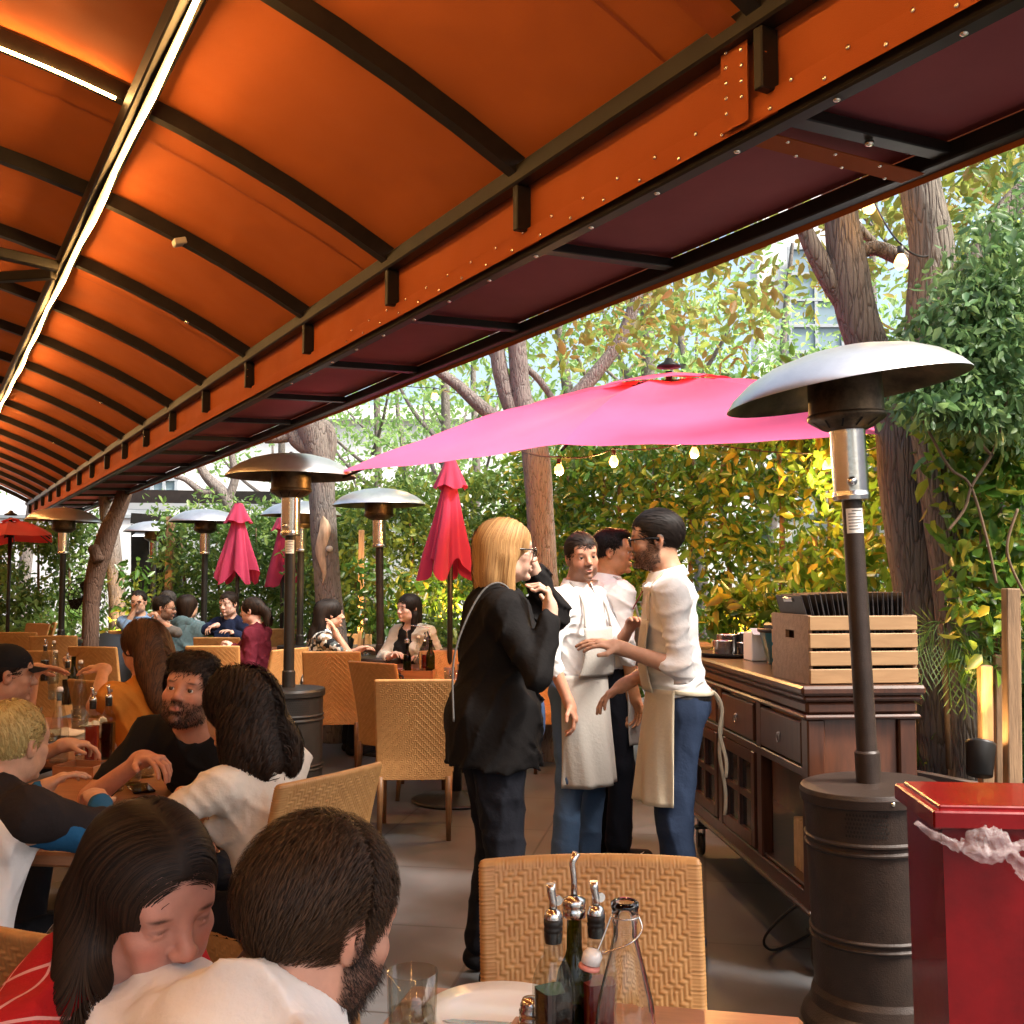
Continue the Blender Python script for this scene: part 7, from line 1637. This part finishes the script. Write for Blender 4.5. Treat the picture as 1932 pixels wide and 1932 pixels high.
q = MB(); q.tube([a + f.B @ np.array((.034 * math.cos(t), .06 + .105 * math.sin(t), -.078)) for t in np.linspace(0, 2 * PI, 25)[:-1]], .007, 6, closed=True); q.build('shoe_sole', M['shoe_white'], f.o)
# --- standing woman
f = Fig('blonde woman in a long black cardigan standing with raised hands', P(955, 1090, 4.1).x - .055, 4.12, 78, 'stand', .985, lean=2, head=(2, 2, 0), build=1.12, female=True, skin=(.56, .34, .25))
f.hand(1, V3(1038, 1150, 3.92), (.5, -.5, -1), dirn=(-.1, .1, 1), palm=(-.9, .1, 0), curl=.75); f.hand(0, V3(1004, 1070, 4.22), (-.3, .5, -1), dirn=(-.3, -.1, .9), palm=(-1, -.2, -.2), curl=.55)
f.body(h=.009, hf=.0036, head_kw=dict(mouth_open=.7)); f.top('black_knit', 'cardigan', sleeve=1.80, g=.022, amp=.010, h=.009, nc=(.0, .085, .02), skirt=.20, hemz=.80, seed=11)
f.legs('dark_trouser', amp=.006, shoes='shoe', flare=.02); f.glasses(.0030, .021, .0165)
f.hair('hair_blonde', [('e', (0, -.018, .036), (.087, .110, .094)), ('e', (0, -.065, -.07), (.086, .062, .135), .05), ('c', (-.068, -.01, -.02), (-.064, .005, -.185), .026, .018, .03), ('c', (.068, -.01, -.02), (.064, .005, -.185), .026, .016, .03)], down, n=11000, L_=.22, step=.016, width=.0015, jit=.06, cut=[lambda p_: np.where((p_[..., 1] > .022) & (np.abs(p_[..., 0]) < .08), .060 + (p_[..., 1] < .06) * -.02 - p_[..., 2], -1.0)], h=.005, amp=.0015)
q = MB(); n_ = np.array(f.o.location); q.tube(CR([f.w((.11, .10, 1.30)) - n_, f.w((.11, .04, 1.485)) - n_, f.w((.12, -.06, 1.47)) - n_, f.w((.17, -.17, 1.25)) - n_, f.w((.20, -.18, 1.0)) - n_]), .004, 6); q.build('bag_strap', M['grey_tee'], f.o)
q = MB(); pillow(q, tuple(f.w((-.16, .20, .96)) - n_), (.10, .22, .2)); q.build('bag', M['denim_blue'], f.o)
# --- bearded man at the table
f = Fig('bearded man in a black t-shirt leaning on the table and looking up', -1.045, 4.0, 188, 'sit', 1.0, lean=31, head=(-6, -14, -8), hoff=(0, -.02, -.03), skin=(.52, .24, .15))
f.hand(1, V3(268, 1432, 3.55), (-1, .2, -.8), dirn=(.75, -.5, .1), palm=(.2, -.2, -1), curl=.5)
f.body(h=.009, hf=.0034, beard=((.045, .025, .016), .75), head_kw=dict(slim=1.04, jaw=1.06), scalp=(.03, .018, .012)); f.beard_hair('hair_dark', 2500, .009)
f.top('black_tee', sleeve=.75, g=.013, amp=.007, nc=(.02, .085, .04), seed=13); f.legs('dark_trouser')
f.hair('hair_dark', [('e', (0, -.012, .042), (.088, .108, .096)), ('e', (.02, .045, .098), (.058, .040, .032)), ('e', (-.03, .02, .11), (.055, .05, .030)), ('e', (.03, -.03, .115), (.05, .05, .028))], fwd, n=6000, L_=.04, width=.0017, jit=.6, cut=[face_cut(.082, .06, -.035)], h=.005, curl=.005, amp=.004)
# --- woman in white top
f = Fig('curly haired woman in a white short-sleeved top seen from behind', -.69, 3.30, -58, 'sit', .90, lean=12, side=-5, head=(-5, 8, 0), female=True, skin=(.55, .32, .20))
f.hand(0, V3(350, 1500, 3.32), (-1, .15, -.45), dirn=(.85, -.25, -.2), palm=(0, -.3, -1), curl=.4); f.hand(1, f.w((-.02, .40, .84)), (0, 0, -1))
f.body(h=.009, hf=.0042); f.top('cream_top', sleeve=.62, g=.010, amp=.006, nc=(-.01, .075, .0), seed=15, h=.008); f.legs('dark_trouser')
f.hair('hair_dark', [('e', (0, -.028, .040), (.092, .112, .102)), ('e', (0, -.085, -.045), (.088, .058, .105), .05), ('e', (.02, -.12, -.145), (.092, .042, .085), .05), ('e', (-.07, -.06, -.11), (.04, .05, .09), .05), ('e', (.085, -.09, -.14), (.045, .05, .08), .05)], down, n=7000, L_=.17, step=.011, width=.0026, jit=.15, curl=.011, cut=[lambda p_: np.where((p_[..., 1] > .035), .055 - p_[..., 2], -1.0)], h=.006, amp=.006, lift=.008)
# --- blond child
f = Fig('short-haired blond child in a blue and white raglan top at the table', -1.45, 2.86, 26, 'sit', .86, lean=14, head=(-4, 4, 0), skin=(.55, .30, .19))
f.hand(1, V3(185, 1515, 3.2), (.9, -.7, -.6), curl=.5); f.hand(0, V3(80, 1490, 3.3), (-1, 0, -1))
f.body(h=.009, hf=.005); f.top('white_shirt', sleeve=.1, g=.016, amp=.009, seed=17, h=.010, arms=False); f.top('denim_blue', 'sleeves', 1.93, .022, amp=.009, torso=False, seed=18); f.legs('black_cloth')
M['raglan_blue'] = clothm('raglan_blue', (.02, .10, .22)); f.o.children[-1]
for c_ in f.o.children:
    if c_.name.startswith('sleeves'): c_.data.materials[0] = M['raglan_blue']
def yk(q):
    q.cap(f.sh[0] + np.array([0, 0, .012]), f.neck, .070, .064, .04); q.cap(f.sh[1] + np.array([0, 0, .012]), f.neck, .070, .064, .04)
    for i in (0, 1): q.cap(f.sh[i] + np.array([0, 0, .026]), f.arm[i][0] + np.array([0, 0, .030]), .060, .050, .03)
f.garment('yoke', 'dark_jacket', yk, .009, .006, 5, [f.neckcut(.02, .06)])
f.hair('hair_bleach', [('e', (0, -.020, .038), (.082, .103, .094))], spiky, n=5000, L_=.03, width=.0016, jit=.5, cut=[face_cut(.066, .05, -.05)], h=.005, amp=.003)
# --- capped person
f = Fig('person in a black cap and red shirt at the end of the long table', P(-10, 1090, 4.5).x - .17, 4.45, 62, 'sit', .92, lean=20, head=(0, 6, 0), skin=(.50, .26, .16))
f.hand(0, V3(66, 1262, 4.9), (0, .5, -1), dirn=(1, .1, .05), palm=(0, -.3, -1), curl=.2); f.hand(1, V3(125, 1405, 4.2), (-.2, -.4, -1), dirn=(.8, .4, 0), curl=.5)
f.body(h=.010, hf=.0045); f.top('red_top', sleeve=1.0, g=.014, seed=19); f.legs('dark_trouser')
f.hair('hair_dark', SHORT, back, n=1200, L_=.04, cut=[face_cut(.06, .05, -.05)], h=.006)
q = MB(); o_ = np.array(f.o.location); Hm = lambda v: tuple(f.hc + f.H @ (np.array(v) * f.hS) - o_)
q.grid(lambda a, b: Hm((.090 * math.cos(b * PI / 2) * math.cos(a * 2 * PI), -.018 + .112 * math.cos(b * PI / 2) * math.sin(a * 2 * PI), .042 + .098 * math.sin(b * PI / 2))), 32, 10)
q.grid(lambda a, b: Hm(((a - .5) * .15, .070 + .085 * b * math.sqrt(max(.05, 1 - (2 * a - 1) ** 2)), .052 - .010 * b - .02 * (2 * a - 1) ** 2)), 16, 6); q.build('cap', M['black_cloth'], f.o)
# --- reaching long haired woman
f = Fig('person with loose brown hair and an orange top reaching across the table', -1.58, 4.80, -42, 'sit', .97, lean=10, head=(-8, 12, 0), female=True, skin=(.55, .28, .16))
f.hand(0, V3(196, 1262, 5.15), (-.3, -.3, -1), dirn=(-.9, .2, .1), curl=.3); f.hand(1, V3(250, 1370, 5.2), (.5, -.5, -1))
f.body(h=.010, hf=.005); f.top('orange_top', sleeve=.35, g=.012, seed=21); f.legs('jeans')
f.hair('hair_auburn', [('e', (0, -.018, .037), (.086, .111, .096)), ('e', (0, -.10, -.08), (.095, .055, .15), .05), ('e', (.0, -.14, -.2), (.085, .045, .13), .05)], down, n=7000, L_=.24, step=.016, width=.0022, jit=.1, cut=[lambda p_: np.where((p_[..., 1] > .03), .055 - p_[..., 2], -1.0)], h=.006, curl=.003)
# --- four far diners
GF = 'diners at the far table'
f = Fig('far man in a light blue shirt holding his hand to his face', P(266, 1090, 12.1).x, 12.15, 178, 'sit', 1.0, lean=8, head=(0, 0, 0), group=GF, skin=(.48, .28, .19))
f.hand(1, V3(256, 1145, 11.85), (-.6, .2, -1), dirn=(.5, -.1, .9), palm=(1, -.3, 0), curl=.8); f.body(h=.013, hf=.006); f.top('light_blue', sleeve=1.3, h=.013); f.legs('dark_trouser', h=.014) if False else f.legs('dark_trouser')
f.hair('hair_black', [('e', (0, -.018, .044), (.083, .103, .096))], spiky, n=900, L_=.03, width=.003, cut=[face_cut(.066, .05, -.03)], h=.008)
f = Fig('far man with glasses and beard in a grey top resting his chin on his hand', P(279, 1090, 10.8).x, 10.8, 88, 'sit', .98, lean=12, head=(0, 4, 0), group=GF, skin=(.46, .25, .17))
f.hand(1, V3(300, 1170, 10.65), (.7, -.5, -1), dirn=(-.4, 0, .9), palm=(-.8, 0, -.4), curl=.9); f.hand(0, V3(320, 1180, 11.0), (.3, .6, -1), curl=.6)
f.body(h=.013, hf=.006, beard=((.03, .02, .015), .9)); f.top('grey_tee', sleeve=1.2, h=.013); f.legs('dark_trouser'); f.glasses()
f.hair('hair_black', [('e', (0, -.020, .042), (.082, .103, .095))], spiky, n=900, L_=.03, width=.003, cut=[face_cut(.066, .05, -.03)], h=.008)
f = Fig('far grey-haired man in black turned away beside the lattice', P(328, 1090, 12.3).x, 12.3, -62, 'sit', 1.0, lean=6, group=GF, skin=(.50, .30, .2))
f.body(h=.013, hf=.007); f.top('black_tee', sleeve=1.0, h=.013); f.legs('dark_trouser'); f.hair('hair_grey', SHORT, back, n=900, L_=.03, width=.003, cut=[face_cut(.06, .05, -.03)], h=.008)
f = Fig('person in a teal hoodie with dark bobbed hair seen from behind', P(347, 1090, 11.0).x, 10.95, 14, 'sit', .98, lean=8, head=(14, 0, 0), group=GF, female=True, build=1.1)
f.body(h=.013, hf=.007); f.top('teal_hoodie', 'hoodie', sleeve=1.95, g=.022, amp=.010, h=.012); f.legs('jeans')
f.garment('hood', 'teal_hoodie', lambda q: q.cap(f.neck + f.B @ np.array((-.08, -.05, .0)), f.neck + f.B @ np.array((.08, -.05, .0)), .05, .05).cap(f.neck + f.B @ np.array((0, -.09, -.07)), f.neck + f.B @ np.array((0, -.05, .01)), .045, .06, .05), .010, .008)
f.hair('hair_dark', [('e', (0, -.025, .036), (.090, .110, .096)), ('e', (0, -.055, -.04), (.084, .07, .10), .04)], down, n=1800, L_=.14, width=.003, h=.008, cut=[lambda p_: np.where((p_[..., 1] > .03), .055 - p_[..., 2], -1.0)])
# --- navy and maroon women
f = Fig('woman in a navy cardigan over a lilac top reaching over her table', P(442, 1090, 11.2).x, 11.25, 196, 'sit', 1.0, lean=8, head=(6, 6, 4), female=True, skin=(.60, .38, .30))
f.hand(1, V3(408, 1180, 10.9), (-1, 0, -.4), dirn=(-.7, -.5, -.2), curl=.5); f.hand(0, V3(440, 1195, 10.8), (1, 0, -1))
f.body(h=.012, hf=.0055); f.top('lilac', sleeve=.3, g=.010, h=.012, nc=(.03, .08, .05)); f.legs('dark_trouser')
f.top('navy_knit', 'cardigan', sleeve=1.93, g=.020, h=.012, nc=(.0, .09, .0)); cd = f.o.children[-1]
q_, V_ = f.last
def opening(X): p_ = (X - f.chest) @ f.U; return np.where(p_[..., 1] > .02, .062 + .02 * p_[..., 2] - np.abs(p_[..., 0]), -1.)
bpy.data.objects.remove(cd); f.garment('cardigan', 'navy_knit', lambda q: (f.torso(q, .020), f.arms_(q, .024, 1.93)), .011, .006, 3, [f.neckcut(.0, .09, .0), opening])
f.hair('hair_dark', [('e', (0, -.016, .038), (.083, .108, .094)), ('e', (0, -.10, .02), (.04, .04, .045), .02)], back, n=1800, L_=.07, width=.0026, cut=[face_cut(.064, .05, -.03)], h=.007)
f = Fig('woman in a maroon jacket with a dark ponytail in profile', P(492, 1090, 9.9).x, 9.9, -82, 'sit', .97, lean=4, head=(4, 4, 0), female=True, skin=(.60, .36, .28))
f.hand(0, V3(440, 1222, 9.75), (.3, -.3, -1)); f.hand(1, V3(445, 1222, 10.1), (.3, .3, -1)); f.body(h=.012, hf=.0055, head_kw=dict(smile=.004)); f.top('maroon', 'jacket', sleeve=1.95, g=.020, h=.011, nc=(-.02, .075, .02)); f.legs('denim_blue')
f.hair('hair_dark', [('e', (0, -.016, .038), (.080, .107, .093)), ('e', (0, -.115, .0), (.035, .04, .05), .03), ('e', (0, -.155, -.12), (.04, .045, .13), .04)], down, n=2600, L_=.12, width=.0026, jit=.2, cut=[face_cut(.064, .05, -.03)], h=.007)
# --- two dark-haired women
f = Fig('woman with long black hair and a floral blouse leaning her cheek on her hand', P(590, 1090, 9.2).x, 9.15, 66, 'sit', .98, lean=12, head=(4, 2, 0), female=True, skin=(.56, .32, .22))
f.hand(1, V3(634, 1195, 9.0), (.8, -.3, -1), dirn=(-.35, 0, 1), palm=(-.9, 0, 0), curl=.3); f.hand(0, V3(680, 1225, 9.4), (.2, .8, -1))
f.body(h=.012, hf=.0055); f.top('floral', 'blouse', sleeve=.8, g=.014, h=.011); f.legs('dark_trouser')
f.hair('hair_black', [('e', (0, -.018, .037), (.086, .111, .096)), ('e', (0, -.095, -.10), (.092, .055, .19), .05), ('e', (0, -.145, -.28), (.088, .045, .16), .05)], down, n=4500, L_=.26, step=.018, width=.0026, jit=.1, cut=[lambda p_: np.where((p_[..., 1] > .03), .055 - p_[..., 2], -1.0)], h=.008, curl=.002)
f = Fig('smiling black-haired woman in a beige jacket across from the floral blouse', P(785, 1090, 9.5).x, 9.55, 218, 'sit', 1.0, lean=6, head=(6, 2, 0), female=True, skin=(.62, .40, .30))
f.hand(1, V3(745, 1235, 9.3), (-.8, 0, -1)); f.hand(0, V3(800, 1240, 9.2), (.6, 0, -1)); f.body(h=.011, hf=.005, head_kw=dict(smile=.005, slim=1.08), brow=(.02, .015, .012)); f.top('black_tee', sleeve=.3, g=.010, h=.012, nc=(.02, .08, .04)); f.legs('dark_trouser')
def opening2(X, f=f): p_ = (X - f.chest) @ f.U; return np.where(p_[..., 1] > .02, .085 - np.abs(p_[..., 0]), -1.)
f.garment('jacket', 'beige_jacket', lambda q: (f.torso(q, .024), f.arms_(q, .026, 1.93)), .011, .008, 6, [f.neckcut(.0, .09, .0), opening2])
f.hair('hair_black', [('e', (0, -.016, .038), (.083, .109, .095)), ('e', (.0, -.07, -.07), (.075, .05, .13), .04), ('c', (-.07, -.01, -.05), (-.075, .01, -.24), .022, .02, .03), ('c', (.07, -.02, -.05), (.06, -.03, -.26), .022, .02, .03)], down, n=4500, L_=.22, step=.016, width=.0022, jit=.08, cut=[lambda p_: np.where((p_[..., 1] > .012) & (np.abs(p_[..., 0]) < .09), .062 - p_[..., 2] - (p_[..., 1] < .05) * .025, -1.0)], h=.007)
# --- foreground couple
f = Fig('dark-haired woman in a red plaid shirt looking down at the table', -.72, 1.50, 104, 'sit', .945, lean=22, head=(30, 18, 6), hoff=(0, 0, -.03), female=True, skin=(.52, .25, .19)); f.eyes_open = .12
f.hand(1, (-.38, 1.30, .76), (0, -.6, -1)); f.hand(0, (-.36, 1.62, .76), (0, .6, -1))
f.body(head_kw=dict(hs=.94), h=.010, hf=.0028, legs=False, flush=.8, lips=(.36, .10, .10)); f.top('plaid', 'plaid_shirt', sleeve=1.93, g=.018, amp=.010, h=.007, nc=(-.02, .075, .03), seed=23)
f.legs('dark_trouser', shoes=None)
f.hair('hair_dark', [('e', (0, -.017, .037), (.0835, .110, .094)), ('e', (0, -.058, -.06), (.078, .054, .12), .05), ('w', f.hc + f.H @ np.array((.052, -.060, -.03)), f.hc + np.array((-.05, -.15, -.21)), .036, .026, .04), ('w', f.hc + f.H @ np.array((-.05, -.07, -.02)), f.hc + f.H @ np.array((-.05, -.07, -.02)) + np.array((.0, .0, -.24)), .036, .026, .04)], down, n=26000, L_=.20, step=.012, width=.0007, jit=.04, vol=.0025, cut=[lambda p_: np.where((p_[..., 1] > -.038) & (p_[..., 2] > -.10), .072 - np.maximum(0, .068 - p_[..., 1]) * .80 - p_[..., 2], -1.0)], h=.004, amp=.0012, lift=.003)
q = MB(); q.lathe([(0, -.004), (.004, 0), (0, .004)], 10); e_ = q.build('earring', M['stud'], f.o); e_.location = Vector(f.hc + f.H @ (np.array((.084, -.004, -.034)) * f.hS)) - f.o.location
f = Fig('man in a white shirt with short dark hair bending over the table in front', -.462, 1.12, 44, 'sit', .985, lean=31, side=0, head=(-3, 14, 0), hoff=(0, -.02, -.05), skin=(.56, .29, .20))
f.hand(0, V3(90, 2150, 1.15), (-1, .1, .0)); f.arm[0] = (np.array((-.60, 1.24, .85)), np.array((-.47, 1.42, .76))); f.hand(1, V3(900, 2100, 1.2), (1, -.6, -.5))
f.body(head_kw=dict(hs=.95), h=.010, hf=.0028, legs=False, beard=((.04, .022, .014), .9), scalp=(.035, .018, .010)); f.beard_hair('hair_dark', 5000, .012, .0004)
f.top('white_shirt', sleeve=1.93, g=.018, amp=.012, h=.007, nc=(-.035, .078, .01), seed=29, f=.7); f.legs('dark_trouser', shoes=None)
f.hair('hair_brown', [('e', (0, -.016, .040), (.0805, .1085, .0955))], fl(lambda l: np.stack([l[:, 0] * 1.5 + .15, .25 - (l[:, 1] < 0) * 1.2, -.3 - np.maximum(0, -l[:, 1]) * 18], -1)), n=45000, L_=.022, step=.005, width=.0005, jit=.38, vol=.0008, cut=[face_cut(.066, .055, -.045, -.022)], h=.003, amp=.0004, lift=.009)
